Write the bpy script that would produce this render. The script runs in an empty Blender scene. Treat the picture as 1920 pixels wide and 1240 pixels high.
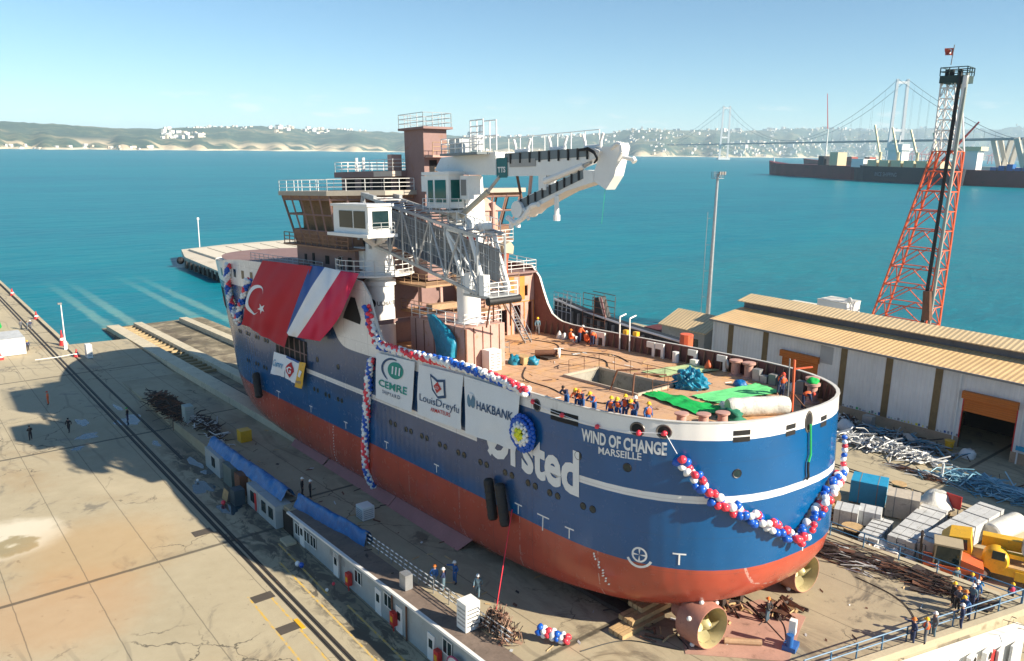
import bpy, bmesh, math, random
from mathutils import Vector, Matrix
random.seed(7)
R = math.radians
D = bpy.data
scene = bpy.context.scene
col = scene.collection

# ------------------------------------------------------------------ camera
# world frame: X = across the slipway (to starboard), Y = along it towards the sea, Z up
AZ = R(39.3); PITCH = R(12.76); ROLL = R(1.0)
CAM = Vector((-42.752, -24.4, 33.0)); FOC = 28.0 / 36.0 * 1920
fw0 = Vector((math.sin(AZ), math.cos(AZ), 0)); rt0 = Vector((math.cos(AZ), -math.sin(AZ), 0)); up0 = Vector((0, 0, 1))
fwd = fw0 * math.cos(PITCH) - up0 * math.sin(PITCH)
upc = fw0 * math.sin(PITCH) + up0 * math.cos(PITCH)
rgt = rt0 * math.cos(ROLL) + upc * math.sin(ROLL)
upp = upc * math.cos(ROLL) - rt0 * math.sin(ROLL)
cd = D.cameras.new('camera'); cam = D.objects.new('camera', cd); col.objects.link(cam)
cd.lens = 28; cd.sensor_width = 36; cd.clip_start = 0.5; cd.clip_end = 60000
cam.matrix_world = Matrix(((rgt.x, upp.x, -fwd.x, CAM.x), (rgt.y, upp.y, -fwd.y, CAM.y), (rgt.z, upp.z, -fwd.z, CAM.z), (0, 0, 0, 1)))
scene.camera = cam
scene.view_settings.view_transform = 'Standard'; scene.view_settings.look = 'None'
scene.view_settings.exposure = 1.05; scene.view_settings.gamma = 1

# ------------------------------------------------------------------ light
EL = R(30); SAZ = math.atan2(0.407, -0.914)     # compass-like angle of the sun from +Y towards +X
world = D.worlds.new('World'); scene.world = world; world.use_nodes = True
wn = world.node_tree; bg = wn.nodes['Background']
sky = wn.nodes.new('ShaderNodeTexSky'); sky.sky_type = 'NISHITA'; sky.sun_disc = False
sky.sun_elevation = EL; sky.sun_rotation = SAZ; sky.air_density = 0.8; sky.dust_density = 0.0; sky.ozone_density = 2.0
sky.altitude = 30
tint = wn.nodes.new('ShaderNodeMix'); tint.data_type = 'RGBA'; tint.blend_type = 'MULTIPLY'; tint.inputs[0].default_value = 1.0; tint.inputs[7].default_value = (*(0.8, 1.03, 1.08), 1)
tcw = wn.nodes.new('ShaderNodeTexCoord'); spw = wn.nodes.new('ShaderNodeSeparateXYZ'); wn.links.new(tcw.outputs['Generated'], spw.inputs[0])
mpw = wn.nodes.new('ShaderNodeVectorMath'); mpw.operation = 'MULTIPLY'; mpw.inputs[1].default_value = (9, 9, 42); wn.links.new(tcw.outputs['Generated'], mpw.inputs[0])
nsw = wn.nodes.new('ShaderNodeTexNoise'); nsw.inputs['Scale'].default_value = 1.6; nsw.inputs['Detail'].default_value = 6; nsw.inputs['Roughness'].default_value = 0.55; wn.links.new(mpw.outputs[0], nsw.inputs['Vector'])
def wmap(a, b, c_, sock):
    n = wn.nodes.new('ShaderNodeMapRange'); n.interpolation_type = 'SMOOTHSTEP'; n.inputs[1].default_value = a; n.inputs[2].default_value = b; n.inputs[4].default_value = c_; wn.links.new(sock, n.inputs[0]); return n.outputs[0]
def wmul(a, b): n = wn.nodes.new('ShaderNodeMath'); n.operation = 'MULTIPLY'; wn.links.new(a, n.inputs[0]); wn.links.new(b, n.inputs[1]); return n.outputs[0]
cl = wmul(wmul(wmap(0.575, 0.68, 0.5, nsw.outputs['Fac']), wmap(0.0, 0.02, 1, spw.outputs[2])), wmap(0.075, 0.03, 1, spw.outputs[2]))
cmx = wn.nodes.new('ShaderNodeMix'); cmx.data_type = 'RGBA'; wn.links.new(cl, cmx.inputs[0]); cmx.inputs[7].default_value = (9.5, 9.0, 8.3, 1)
wn.links.new(sky.outputs[0], tint.inputs[6]); wn.links.new(tint.outputs[2], cmx.inputs[6]); wn.links.new(cmx.outputs[2], bg.inputs[0]); bg.inputs[1].default_value = 0.062
sl = D.lights.new('sun', 'SUN'); sl.energy = 5.0; sl.angle = R(0.5); sl.color = (1.0, 0.88, 0.70)
so = D.objects.new('sun', sl); col.objects.link(so)
sdir = Vector((0.407 * math.cos(EL), -0.914 * math.cos(EL), math.sin(EL)))
so.rotation_euler = sdir.to_track_quat('Z', 'Y').to_euler(); so.location = (60, -60, 80)

# ------------------------------------------------------------------ frames and measuring helpers
TH = math.atan(0.0477)
SHIP = Matrix(((0, 1, 0, 0), (math.cos(TH), 0, math.sin(TH), 0), (-math.sin(TH), 0, math.cos(TH), 3.84), (0, 0, 0, 1)))
# SHIP maps ship coordinates (x forward from the stern, y to starboard, h above the keel line) to the world.
# that basis is left-handed as (x,y,h); keep meshes in world space and use this only to place points
def S(x, y, h): return SHIP @ Vector((x, y, h))
def ray(px, py):
    return (fwd * FOC + rgt * (px - 960) + upp * (620 - py))
def on(px, py, axis, val):          # world axis plane
    d = ray(px, py); t = (val - CAM[axis]) / d[axis]; return CAM + d * t
SHI = SHIP.inverted()
def son(px, py, axis, val):         # ship axis plane -> ship coordinates
    o = SHI @ CAM; d = SHI.to_3x3() @ ray(px, py); t = (val - o[axis]) / d[axis]; return o + d * t
def far(px, py, dist):
    d = ray(px, py); h = d.x * fw0.x + d.y * fw0.y; return CAM + d * (dist / h)
def slipz(y): return 3.5 - 0.037 * y

# ------------------------------------------------------------------ materials
MATS = {}
class NT:
    def __init__(s, name):
        s.m = D.materials.new(name); s.m.use_nodes = True; s.t = s.m.node_tree; s.n = s.t.nodes; s.l = s.t.links
        s.b = s.n['Principled BSDF']; MATS[name] = s.m
        s.pos = s.n.new('ShaderNodeNewGeometry').outputs['Position']
        s.obj = None
    def put(s, sock, v):
        if isinstance(v, bpy.types.NodeSocket): s.l.new(v, sock)
        elif isinstance(v, (tuple, list)) and len(v) == 3 and sock.type == 'RGBA': sock.default_value = (*v, 1)
        else: sock.default_value = v
    def math(s, op, a, b=0.0, c=0.0, clamp=False):
        n = s.n.new('ShaderNodeMath'); n.operation = op; n.use_clamp = clamp
        s.put(n.inputs[0], a); s.put(n.inputs[1], b)
        if op in ('MULTIPLY_ADD', 'SMOOTH_MIN', 'COMPARE'): s.put(n.inputs[2], c)
        return n.outputs[0]
    def sep(s, v):
        n = s.n.new('ShaderNodeSeparateXYZ'); s.put(n.inputs[0], v); return n.outputs
    def comb(s, x, y, z):
        n = s.n.new('ShaderNodeCombineXYZ'); s.put(n.inputs[0], x); s.put(n.inputs[1], y); s.put(n.inputs[2], z); return n.outputs[0]
    def scale(s, v, k):
        n = s.n.new('ShaderNodeVectorMath'); n.operation = 'MULTIPLY'; s.put(n.inputs[0], v); n.inputs[1].default_value = k; return n.outputs[0]
    def noise(s, scale, detail=3, rough=0.55, vec=None, dist=0.0, color=False):
        n = s.n.new('ShaderNodeTexNoise'); n.inputs['Scale'].default_value = scale; n.inputs['Detail'].default_value = detail
        n.inputs['Roughness'].default_value = rough; n.inputs['Distortion'].default_value = dist
        s.put(n.inputs['Vector'], vec if vec is not None else s.pos); return n.outputs['Color' if color else 'Fac']
    def ramp(s, f, stops, interp='LINEAR'):
        n = s.n.new('ShaderNodeValToRGB'); n.color_ramp.interpolation = interp; s.put(n.inputs[0], f)
        el = n.color_ramp.elements
        while len(el) < len(stops): el.new(0.5)
        for e, (p, c) in zip(el, stops):
            e.position = p; e.color = (*c, 1) if len(c) == 3 else c
        return n.outputs[0]
    def step(s, f, a, b):   # smooth 0..1 between a and b
        n = s.n.new('ShaderNodeMapRange'); n.interpolation_type = 'SMOOTHSTEP'; s.put(n.inputs[0], f)
        n.inputs[1].default_value = a; n.inputs[2].default_value = b; return n.outputs[0]
    def mix(s, f, a, b, mode='MIX'):
        n = s.n.new('ShaderNodeMix'); n.data_type = 'RGBA'; n.blend_type = mode
        s.put(n.inputs[0], f); s.put(n.inputs[6], a); s.put(n.inputs[7], b); return n.outputs[2]
    def bump(s, h, strength=0.3, dist=0.05):
        n = s.n.new('ShaderNodeBump'); n.inputs['Strength'].default_value = strength; n.inputs['Distance'].default_value = dist
        s.put(n.inputs['Height'], h); s.l.new(n.outputs[0], s.b.inputs['Normal'])
    def set(s, **k):
        for a, v in k.items(): s.put(s.b.inputs[{'color': 'Base Color', 'rough': 'Roughness', 'metal': 'Metallic', 'coat': 'Coat Weight', 'spec': 'Specular IOR Level', 'alpha': 'Alpha', 'trans': 'Transmission Weight', 'ior': 'IOR', 'coatr': 'Coat Roughness'}[a]], v)
        return s.m
def paint(name, c, rough=0.5, var=0.25, dirt=None, scale=0.6, metal=0.0, fine=6.0, coat=0.0, bump=0.0, thr=(0.55, 0.72)):
    """base colour with soft variation, optional dirt or rust colour in noise patches"""
    if name in MATS: return MATS[name]
    t = NT(name)
    n1 = t.noise(scale, 4); n2 = t.noise(fine, 3)
    dk = tuple(x * (1 - var) for x in c); lt = tuple(min(1, x * (1 + var * 0.5)) for x in c)
    k = t.math('ADD', t.math('MULTIPLY', n1, 0.65), t.math('MULTIPLY', n2, 0.35))
    cc = t.ramp(k, [(0.3, dk), (0.7, lt)])
    if dirt:
        f = t.step(t.noise(scale * 1.7, 6, 0.7, dist=0.6), *thr); cc = t.mix(f, cc, dirt)
    t.set(color=cc, rough=rough, metal=metal, coat=coat)
    if bump: t.bump(n2, bump, 0.05)
    return t.m

# ------------------------------------------------------------------ mesh helpers
class MB:
    def __init__(s): s.v = []; s.f = []; s.m = []; s.cm = 0
    def add(s, vs, fs):
        o = len(s.v); s.v += [Vector(v) for v in vs]; s.f += [[i + o for i in f] for f in fs]; s.m += [s.cm] * len(fs); return s
    def box(s, x0, x1, y0, y1, z0, z1, fn=None):
        p = [(x, y, z) for z in (z0, z1) for y in (y0, y1) for x in (x0, x1)]
        if fn: p = [fn(*q) for q in p]
        return s.add(p, [(0, 2, 3, 1), (4, 5, 7, 6), (0, 1, 5, 4), (2, 6, 7, 3), (0, 4, 6, 2), (1, 3, 7, 5)])
    def obox(s, c, ax, ay, az):     # centre and three half-axis vectors
        c, ax, ay, az = map(Vector, (c, ax, ay, az))
        p = [c + ax * i + ay * j + az * k for k in (-1, 1) for j in (-1, 1) for i in (-1, 1)]
        return s.add(p, [(0, 2, 3, 1), (4, 5, 7, 6), (0, 1, 5, 4), (2, 6, 7, 3), (0, 4, 6, 2), (1, 3, 7, 5)])
    def beam(s, a, b, w, h=None, up=(0, 0, 1)):
        a, b = Vector(a), Vector(b); d = (b - a); L = d.length
        if L < 1e-6: return s
        d /= L; u = Vector(up)
        if abs(d.dot(u)) > 0.98: u = Vector((1, 0, 0))
        sx = d.cross(u).normalized(); uz = sx.cross(d)
        return s.obox((a + b) / 2, d * L / 2, sx * w / 2, uz * (h or w) / 2)
    def tube(s, a, b, r, n=8, r2=None, caps=True):
        a, b = Vector(a), Vector(b); d = b - a
        if d.length < 1e-6: return s
        d.normalize(); u = Vector((0, 0, 1)) if abs(d.z) < 0.95 else Vector((1, 0, 0))
        x = d.cross(u).normalized(); y = x.cross(d); r2 = r if r2 is None else r2
        p = [a + (x * math.cos(t) + y * math.sin(t)) * r for t in [2 * math.pi * i / n for i in range(n)]]
        p += [b + (x * math.cos(t) + y * math.sin(t)) * r2 for t in [2 * math.pi * i / n for i in range(n)]]
        f = [(i, (i + 1) % n, n + (i + 1) % n, n + i) for i in range(n)]
        if caps: f += [tuple(range(n - 1, -1, -1)), tuple(range(n, 2 * n))]
        return s.add(p, f)
    def path(s, pts, r, n=6):
        for a, b in zip(pts, pts[1:]): s.tube(a, b, r, n)
        return s
    def lathe(s, c, prof, n=24, axis=(0, 0, 1), closed=False):   # prof: (radius, height) along axis
        c = Vector(c); d = Vector(axis).normalized(); u = Vector((0, 0, 1)) if abs(d.z) < 0.95 else Vector((1, 0, 0))
        x = d.cross(u).normalized(); y = x.cross(d); p = []; m = len(prof)
        for i in range(n):
            t = 2 * math.pi * i / n; e = x * math.cos(t) + y * math.sin(t)
            p += [c + e * r + d * h for r, h in prof]
        f = [(i * m + j, ((i + 1) % n) * m + j, ((i + 1) % n) * m + j + 1, i * m + j + 1) for i in range(n) for j in range(m - 1)]
        if closed: f += [(i * m + m - 1, ((i + 1) % n) * m + m - 1, ((i + 1) % n) * m, i * m) for i in range(n)]
        return s.add(p, f)
    def ball(s, c, r, n=8, m=6, k=(1, 1, 1)):
        c = Vector(c); p = [c + Vector((0, 0, r * k[2]))]
        for j in range(1, m):
            a = math.pi * j / m
            p += [c + Vector((r * k[0] * math.sin(a) * math.cos(2 * math.pi * i / n), r * k[1] * math.sin(a) * math.sin(2 * math.pi * i / n), r * k[2] * math.cos(a))) for i in range(n)]
        p.append(c - Vector((0, 0, r * k[2]))); e = len(p) - 1
        f = [(0, 1 + i, 1 + (i + 1) % n) for i in range(n)]
        for j in range(m - 2):
            b = 1 + j * n; f += [(b + i, b + n + i, b + n + (i + 1) % n, b + (i + 1) % n) for i in range(n)]
        b = 1 + (m - 2) * n; f += [(b + i, e, b + (i + 1) % n) for i in range(n)]
        return s.add(p, f)
    def prism(s, poly, off):        # poly: 3D points, extruded by off
        o = Vector(off); n = len(poly); p = [Vector(q) for q in poly]; p += [q + o for q in p]
        return s.add(p, [tuple(range(n - 1, -1, -1)), tuple(range(n, 2 * n))] + [(i, (i + 1) % n, n + (i + 1) % n, n + i) for i in range(n)])
    def grid(s, rows, closed=False):
        m = len(rows[0]); p = [q for r in rows for q in r]
        return s.add(p, [(i * m + j, i * m + j + 1, (i + 1) * m + j + 1, (i + 1) * m + j) for i in range(len(rows) - 1) for j in range(m - 1)])
    def rail(s, pts, h=1.05, sp=1.5, r=0.03, rails=(1.0, 0.66, 0.33), up=(0, 0, 1)):
        up = Vector(up)
        for a, b in zip(pts, pts[1:]):
            a, b = Vector(a), Vector(b); n = max(1, round((b - a).length / sp))
            for i in range(n + 1): q = a.lerp(b, i / n); s.tube(q, q + up * h, r, 5)
            for k in rails: s.tube(a + up * h * k, b + up * h * k, r * 0.9, 5)
        return s
    def build(s, name, mats, parent=None, smooth=False, org=None, recalc=True, **tags):
        if not isinstance(mats, (list, tuple)): mats = [mats]
        if parent is not None: M = WM[parent.name]
        else:
            if org is None:
                xs = [v.x for v in s.v]; ys = [v.y for v in s.v]; zs = [v.z for v in s.v]
                org = ((min(xs) + max(xs)) / 2, (min(ys) + max(ys)) / 2, min(zs))
            M = Matrix.Translation(org)
        I = M.inverted(); me = D.meshes.new(name)
        me.from_pydata([I @ v for v in s.v], [], s.f); 
        for m in mats: me.materials.append(m)
        if len(mats) > 1: me.polygons.foreach_set('material_index', s.m)
        if recalc:
            b = bmesh.new(); b.from_mesh(me); bmesh.ops.recalc_face_normals(b, faces=b.faces); b.to_mesh(me); b.free()
        if smooth:
            me.polygons.foreach_set('use_smooth', [True] * len(me.polygons))
            if smooth != 2: me.set_sharp_from_angle(angle=R(35))
        me.update()
        o = D.objects.new(name, me); col.objects.link(o); WM[o.name] = M
        if parent is not None: o.parent = parent; WM[o.name] = M
        else: o.matrix_world = M
        for k, v in tags.items(): o[k] = v
        return o
def each(mb, name, mats, parent, **k):
    """build every loose piece of mb as a part of its own"""
    par = list(range(len(mb.v)))
    def fd(a):
        while par[a] != a: par[a] = par[par[a]]; a = par[a]
        return a
    for f in mb.f:
        r = fd(f[0])
        for i in f[1:]: par[fd(i)] = r
    grp = {}
    for f, m in zip(mb.f, mb.m): grp.setdefault(fd(f[0]), []).append((f, m))
    for fs in grp.values():
        ids = sorted({i for f, _ in fs for i in f}); mp = {a: n for n, a in enumerate(ids)}; q = MB(); q.v = [mb.v[i] for i in ids]; q.f = [[mp[i] for i in f] for f, _ in fs]
        ms = mats[fs[0][1]] if isinstance(mats, (list, tuple)) else mats; q.m = [0] * len(q.f); q.build(name, ms, parent, **k)
WM = {}
def thing(name, label, cat, loc=(0, 0, 0), group=None, rotz=0.0):
    o = D.objects.new(name, None); col.objects.link(o); M = Matrix.Translation(Vector(loc)) @ Matrix.Rotation(rotz, 4, 'Z')
    o.matrix_world = M; o.empty_display_size = 0.3; WM[o.name] = M
    o['label'] = label; o['category'] = cat
    if group: o['group'] = group
    return o
def tag(o, label, cat, group=None):
    o['label'] = label; o['category'] = cat
    if group: o['group'] = group
    return o
def dup(src, M, label, group=None):
    """copy a thing with its parts and sub-parts to world matrix M"""
    def cp(o, par):
        c = o.copy(); col.objects.link(c)
        if par is None: c.matrix_world = M
        else: c.parent = par
        for ch in list(o.children): cp(ch, c)
        return c
    c = cp(src, None); c['label'] = label
    if group: c['group'] = group
    return c
# ================================================================== SETTING
def structure(o): o['kind'] = 'structure'; return o
def stuff(o): o['kind'] = 'stuff'; return o
WZ = -1.7
# ---- water
t = NT('sea_water'); P = t.sep(t.pos)
big = t.noise(0.004, 3, vec=t.scale(t.pos, (0.35, 1.6, 1))); mid = t.noise(0.03, 4, vec=t.scale(t.pos, (0.6, 1.3, 1)))
c = t.ramp(t.math('ADD', t.math('MULTIPLY', big, 0.6), t.math('MULTIPLY', mid, 0.4)), [(0.3, (0.0, 0.11, 0.18)), (0.5, (0.0, 0.16, 0.22)), (0.7, (0.0, 0.2, 0.245))])
# pale submerged tracks continuing the slipway beams under the shallow water
wob = t.math('MULTIPLY', t.math('SUBTRACT', t.noise(0.35, 3), 0.5), 1.6)
xx = t.math('ADD', P[0], wob)
msk = 0.0
for xc in (-8.0, -3.5, 8.5, 13.0):
    b = t.step(t.math('ABSOLUTE', t.math('SUBTRACT', xx, xc)), 1.6, 0.5)
    msk = b if msk == 0.0 else t.math('MAXIMUM', msk, b)
fade = t.math('MULTIPLY', t.step(P[1], 215, 138), t.step(P[1], 118, 125))
c = t.mix(t.math('MULTIPLY', t.math('MULTIPLY', msk, fade), 0.6), c, (0.22, 0.38, 0.33))
near = t.step(P[1], 165, 128)
c = t.mix(t.math('MULTIPLY', near, 0.25), c, (0.05, 0.16, 0.16))
w1 = t.noise(0.55, 5, 0.62, vec=t.scale(t.pos, (0.45, 1.0, 1)), dist=0.3); w2 = t.noise(0.12, 3, vec=t.scale(t.pos, (0.5, 1.1, 1)))
w3 = t.noise(0.03, 3, vec=t.scale(t.pos, (0.5, 1.1, 1)))
c = t.mix(t.math('MULTIPLY', t.step(w1, 0.50, 0.72), 0.5), c, (0.0, 0.25, 0.31))
t.set(color=c, rough=0.32, spec=0.07, ior=1.33)
t.bump(t.math('ADD', t.math('ADD', t.math('MULTIPLY', w1, 0.5), t.math('MULTIPLY', w2, 1.2)), t.math('MULTIPLY', w3, 2.0)), 0.75, 0.55)
mb = MB(); q = 40000
ring = [0, 300, 900, 2500, 7000, q]
mb.grid([[(x, y, WZ) for x in (-q, -3000, -600, 0, 600, 3000, q)] for y in (-q, -3000, -300, 100, 300, 900, 3000, 9000, q)])
structure(mb.build('water', t.m, org=(0, 0, WZ), recalc=False))

# ---- yard concrete
def concrete(name, a, b, dark, joints=True, stain=0.6):
    t = NT(name); P = t.sep(t.pos)
    n1 = t.noise(0.07, 5, 0.6, dist=0.4); n2 = t.noise(0.9, 4, 0.6); n3 = t.noise(6.0, 3)
    k = t.math('ADD', t.math('MULTIPLY', n1, 0.6), t.math('MULTIPLY', n2, 0.3)); k = t.math('ADD', k, t.math('MULTIPLY', n3, 0.1))
    c = t.ramp(k, [(0.32, a), (0.68, b)])
    # slab to slab tone
    sx = t.math('FLOOR', t.math('DIVIDE', t.math('ADD', P[0], 32.6), 5.1)); sy = t.math('FLOOR', t.math('DIVIDE', t.math('SUBTRACT', P[1], 38.9), 31.9))
    wn_ = t.n.new('ShaderNodeTexWhiteNoise'); t.put(wn_.inputs['Vector'], t.comb(sx, sy, 0.0))
    c = t.mix(t.math('MULTIPLY', wn_.outputs['Value'], 0.14), c, tuple(x * 0.6 for x in a))
    # grey oil and water stains, long rusty runs
    s1 = t.step(t.noise(0.16, 6, 0.72, dist=1.2), 0.56, 0.66); c = t.mix(t.math('MULTIPLY', s1, stain), c, dark)
    s2 = t.step(t.noise(0.05, 5, 0.6, dist=0.8), 0.55, 0.75); c = t.mix(t.math('MULTIPLY', s2, 0.45), c, (0.32, 0.2, 0.09))
    s3 = t.step(t.noise(0.6, 5, 0.75, dist=2.0), 0.64, 0.7); c = t.mix(t.math('MULTIPLY', s3, 0.7), c, tuple(x * 0.4 for x in dark))
    s4 = t.step(t.noise(0.045, 3, 0.5, vec=t.scale(t.pos, (1, 1, 1)), dist=0.2), 0.62, 0.72); c = t.mix(t.math('MULTIPLY', s4, 0.6), c, tuple(min(1, x * 1.25) for x in b))
    if name == 'yard_concrete':
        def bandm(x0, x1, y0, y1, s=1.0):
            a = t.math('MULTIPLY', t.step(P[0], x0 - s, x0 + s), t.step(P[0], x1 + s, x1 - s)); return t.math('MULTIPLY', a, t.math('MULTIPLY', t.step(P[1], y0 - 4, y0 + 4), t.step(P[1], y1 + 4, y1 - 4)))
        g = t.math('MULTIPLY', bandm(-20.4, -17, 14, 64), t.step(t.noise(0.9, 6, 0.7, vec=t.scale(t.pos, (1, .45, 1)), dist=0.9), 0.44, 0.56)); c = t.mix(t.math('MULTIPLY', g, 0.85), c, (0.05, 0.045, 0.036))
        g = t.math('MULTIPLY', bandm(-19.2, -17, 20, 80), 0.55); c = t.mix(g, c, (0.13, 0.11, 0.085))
        def disk(x, y, r0, r1):
            dx = t.math('SUBTRACT', P[0], x); dy = t.math('SUBTRACT', P[1], y); rr = t.math('SQRT', t.math('ADD', t.math('MULTIPLY', dx, dx), t.math('MULTIPLY', dy, dy)))
            return t.step(t.math('ADD', rr, t.math('MULTIPLY', t.noise(0.45, 4, .6), 3.2)), r1 + 1.6, r0 + 1.6)
        c = t.mix(t.math('MULTIPLY', disk(-36, 50.5, 2.6, 4.6), .9), c, (0.66, 0.61, 0.49)); c = t.mix(t.math('MULTIPLY', disk(-36.3, 49, 1.5, 2.1), .85), c, (0.27, 0.22, 0.11)); c = t.mix(disk(-36.5, 49, .3, .8), c, (0.6, 0.55, 0.42))
        c = t.mix(t.math('MULTIPLY', disk(-31, 44, 3, 9), .45), c, (0.48, 0.30, 0.13)); c = t.mix(t.math('MULTIPLY', disk(-35, 36, 3, 8), .4), c, (0.50, 0.27, 0.12))
    if name == 'slip_concrete':
        wet = t.math('MULTIPLY', t.step(P[1], 84, 112), t.step(t.noise(0.3, 4, .6), .3, .6)); c = t.mix(t.math('MULTIPLY', wet, .8), c, (0.10, 0.085, 0.05))
        gr = t.math('MULTIPLY', t.math('MULTIPLY', t.step(P[0], -14, -6), t.step(P[0], 6, -2)), t.step(t.noise(0.5, 6, .7, vec=t.scale(t.pos, (1, .35, 1)), dist=.6), .42, .6)); c = t.mix(t.math('MULTIPLY', gr, .6), c, (0.085, 0.06, 0.045))
    vo = t.n.new('ShaderNodeTexVoronoi'); vo.feature = 'DISTANCE_TO_EDGE'; vo.inputs['Scale'].default_value = 0.16
    wv = t.n.new('ShaderNodeVectorMath'); wv.operation = 'MULTIPLY_ADD'; t.put(wv.inputs[0], t.noise(0.5, 4, .6, color=True)); wv.inputs[1].default_value = (3.2, 3.2, 0); t.put(wv.inputs[2], t.pos); t.l.new(wv.outputs[0], vo.inputs['Vector'])
    ck = t.math('MULTIPLY', t.step(vo.outputs['Distance'], 0.012, 0.004), t.step(t.noise(0.08, 3, .5), 0.50, 0.58)); c = t.mix(t.math('MULTIPLY', ck, .75), c, tuple(x * .35 for x in dark))
    ty = t.math('SINE', t.math('ADD', t.math('MULTIPLY', P[0], 2.6), t.math('MULTIPLY', t.noise(0.05, 2, .5), 22.0))); c = t.mix(t.math('MULTIPLY', t.math('MULTIPLY', t.step(ty, .9, .99), t.step(t.noise(0.035, 3, .5, dist=.5), .52, .6)), .30), c, dark)
    if joints:
        wz_ = t.math('MULTIPLY', t.math('SUBTRACT', n2, 0.5), 0.12)
        fx = t.math('ABSOLUTE', t.math('SUBTRACT', t.math('FRACT', t.math('DIVIDE', t.math('ADD', t.math('ADD', P[0], 32.6), wz_), 5.1)), 0.5))
        fy = t.math('ABSOLUTE', t.math('SUBTRACT', t.math('FRACT', t.math('DIVIDE', t.math('ADD', t.math('SUBTRACT', P[1], 38.9), wz_), 31.9)), 0.5))
        j = t.math('MAXIMUM', t.math('MULTIPLY', t.step(fx, 0.488, 0.497), 0.7), t.step(fy, 0.4915, 0.4965))
        c = t.mix(t.math('MULTIPLY', j, 0.75), c, tuple(x * 0.35 for x in dark))
    t.set(color=c, rough=t.math('MULTIPLY_ADD', s1, -0.25, 0.85)); t.bump(t.math('ADD', n3, n2), 0.25, 0.04)
    return t.m
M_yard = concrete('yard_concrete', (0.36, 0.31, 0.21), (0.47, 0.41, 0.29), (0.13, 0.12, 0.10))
M_slip = concrete('slip_concrete', (0.33, 0.275, 0.185), (0.46, 0.395, 0.27), (0.09, 0.075, 0.055), joints=True, stain=0.7)
mb = MB()
for poly in ([(-420, -220), (112, -220), (112, 72), (74, 72), (74, 80), (17, 84), (17, 95), (-420, 95)],):
    mb.prism([(x, y, 0) for x, y in poly], (0, 0, -5))
mb.prism([(x, y, 0) for x, y in ((-420, 95.001), (-9.5, 95.001), (-9.5, 121.5), (-18.3, 122.5), (-18.3, 520), (-420, 520))], (0, 0, -5))
mb.prism([(x, y, 0) for x, y in ((9.5, 95.001), (17, 95.001), (17, 119.5), (9.5, 119.5))], (0, 0, -5))
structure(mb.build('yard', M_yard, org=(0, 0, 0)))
mb = MB()
def slab(x0, x1, y0, y1, dz=0.0, th=6):
    z0, z1 = slipz(y0) + dz, slipz(y1) + dz
    mb.add([(x0, y0, z0), (x1, y0, z0), (x1, y1, z1), (x0, y1, z1), (x0, y0, z0 - th), (x1, y0, z0 - th), (x1, y1, z1 - th), (x0, y1, z1 - th)], [(0, 1, 2, 3), (7, 6, 5, 4), (0, 4, 5, 1), (1, 5, 6, 2), (2, 6, 7, 3), (3, 7, 4, 0)])
SX0, SX1 = -16.9, 14.6
def frontY(x): return -5.4 - 0.27 * x
v = []
for x in (SX0, SX1):
    v += [(x, frontY(x), slipz(frontY(x))), (x, 94.5, slipz(94.5)), (x, frontY(x), -2), (x, 94.5, -2)]
mb.add(v, [(0, 4, 5, 1), (2, 3, 7, 6), (0, 1, 3, 2), (4, 6, 7, 5), (0, 2, 6, 4), (1, 5, 7, 3)])
slab(-9.5, 9.5, 94.501, 150)
structure(mb.build('slipway', M_slip, org=(0, 40, 0)))
# launching beams
M_beam = paint('beam_concrete', (0.60, 0.53, 0.39), 0.8, 0.2, (0.30, 0.26, 0.18), 0.5)
mb = MB()
for x0, x1 in ((-9.1, -7.0), (-4.3, -2.8), (4.2, 5.7)):
    slab(x0, x1, 40, 138, 0.85, 3)
b = mb.build('launching_beam', M_beam, None, org=(0, 90, 0)); structure(b); b.name = 'slipway_beams'
mb = MB()
for i in range(22):
    y = 92 + i * 2.15; slab(-7.0, -4.3, y, y + 0.5, 0.35, 1)
structure(mb.build('slipway_sleepers', paint('sleeper', (0.42, 0.32, 0.18), 0.85, 0.3, (0.1, 0.08, 0.05), 1.0)))

# ---- rails in the yard
M_rail = paint('rail_steel', (0.035, 0.032, 0.03), 0.6, 0.3, (0.12, 0.06, 0.03), 0.8)
M_groove = paint('rail_groove', (0.05, 0.045, 0.04), 0.9, 0.3)
def rails(name, xs, y0, y1, label, z=0.0):
    mb = MB()
    for x in xs:
        mb.box(x - 0.17, x + 0.17, y0, y1, z + 0.004, z + 0.012); mb.cm = 1; mb.box(x - 0.05, x + 0.05, y0, y1, z + 0.012, z + 0.05); mb.cm = 0
    tag(mb.build(name, [M_groove, M_rail]), label, 'rail')
rails('crane_rail', (-21.75, -21.2), -60, 300, 'dark pair of crane rails let into the open yard left of the slipway')
rails('crane_rail', (-19.1,), 60, 300, 'thin single rail line nearest the quay edge, left of the slipway')
rails('crane_rail', (36.3, 36.9), -90, 60, 'dark pair of crane rails between the crates and the warehouse')
rails('crane_rail', (33.2,), -90, 60, 'thin single rail line beside the stacked white beams')
# quay kerb with red bollards
M_kerb = paint('kerb_concrete', (0.50, 0.43, 0.30), 0.85, 0.2, (0.25, 0.2, 0.13), 0.4)
mb = MB(); mb.box(-18.9, -18.32, 122.5, 330, 0.002, 0.28); structure(mb.build('quay_kerb', M_kerb))

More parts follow.
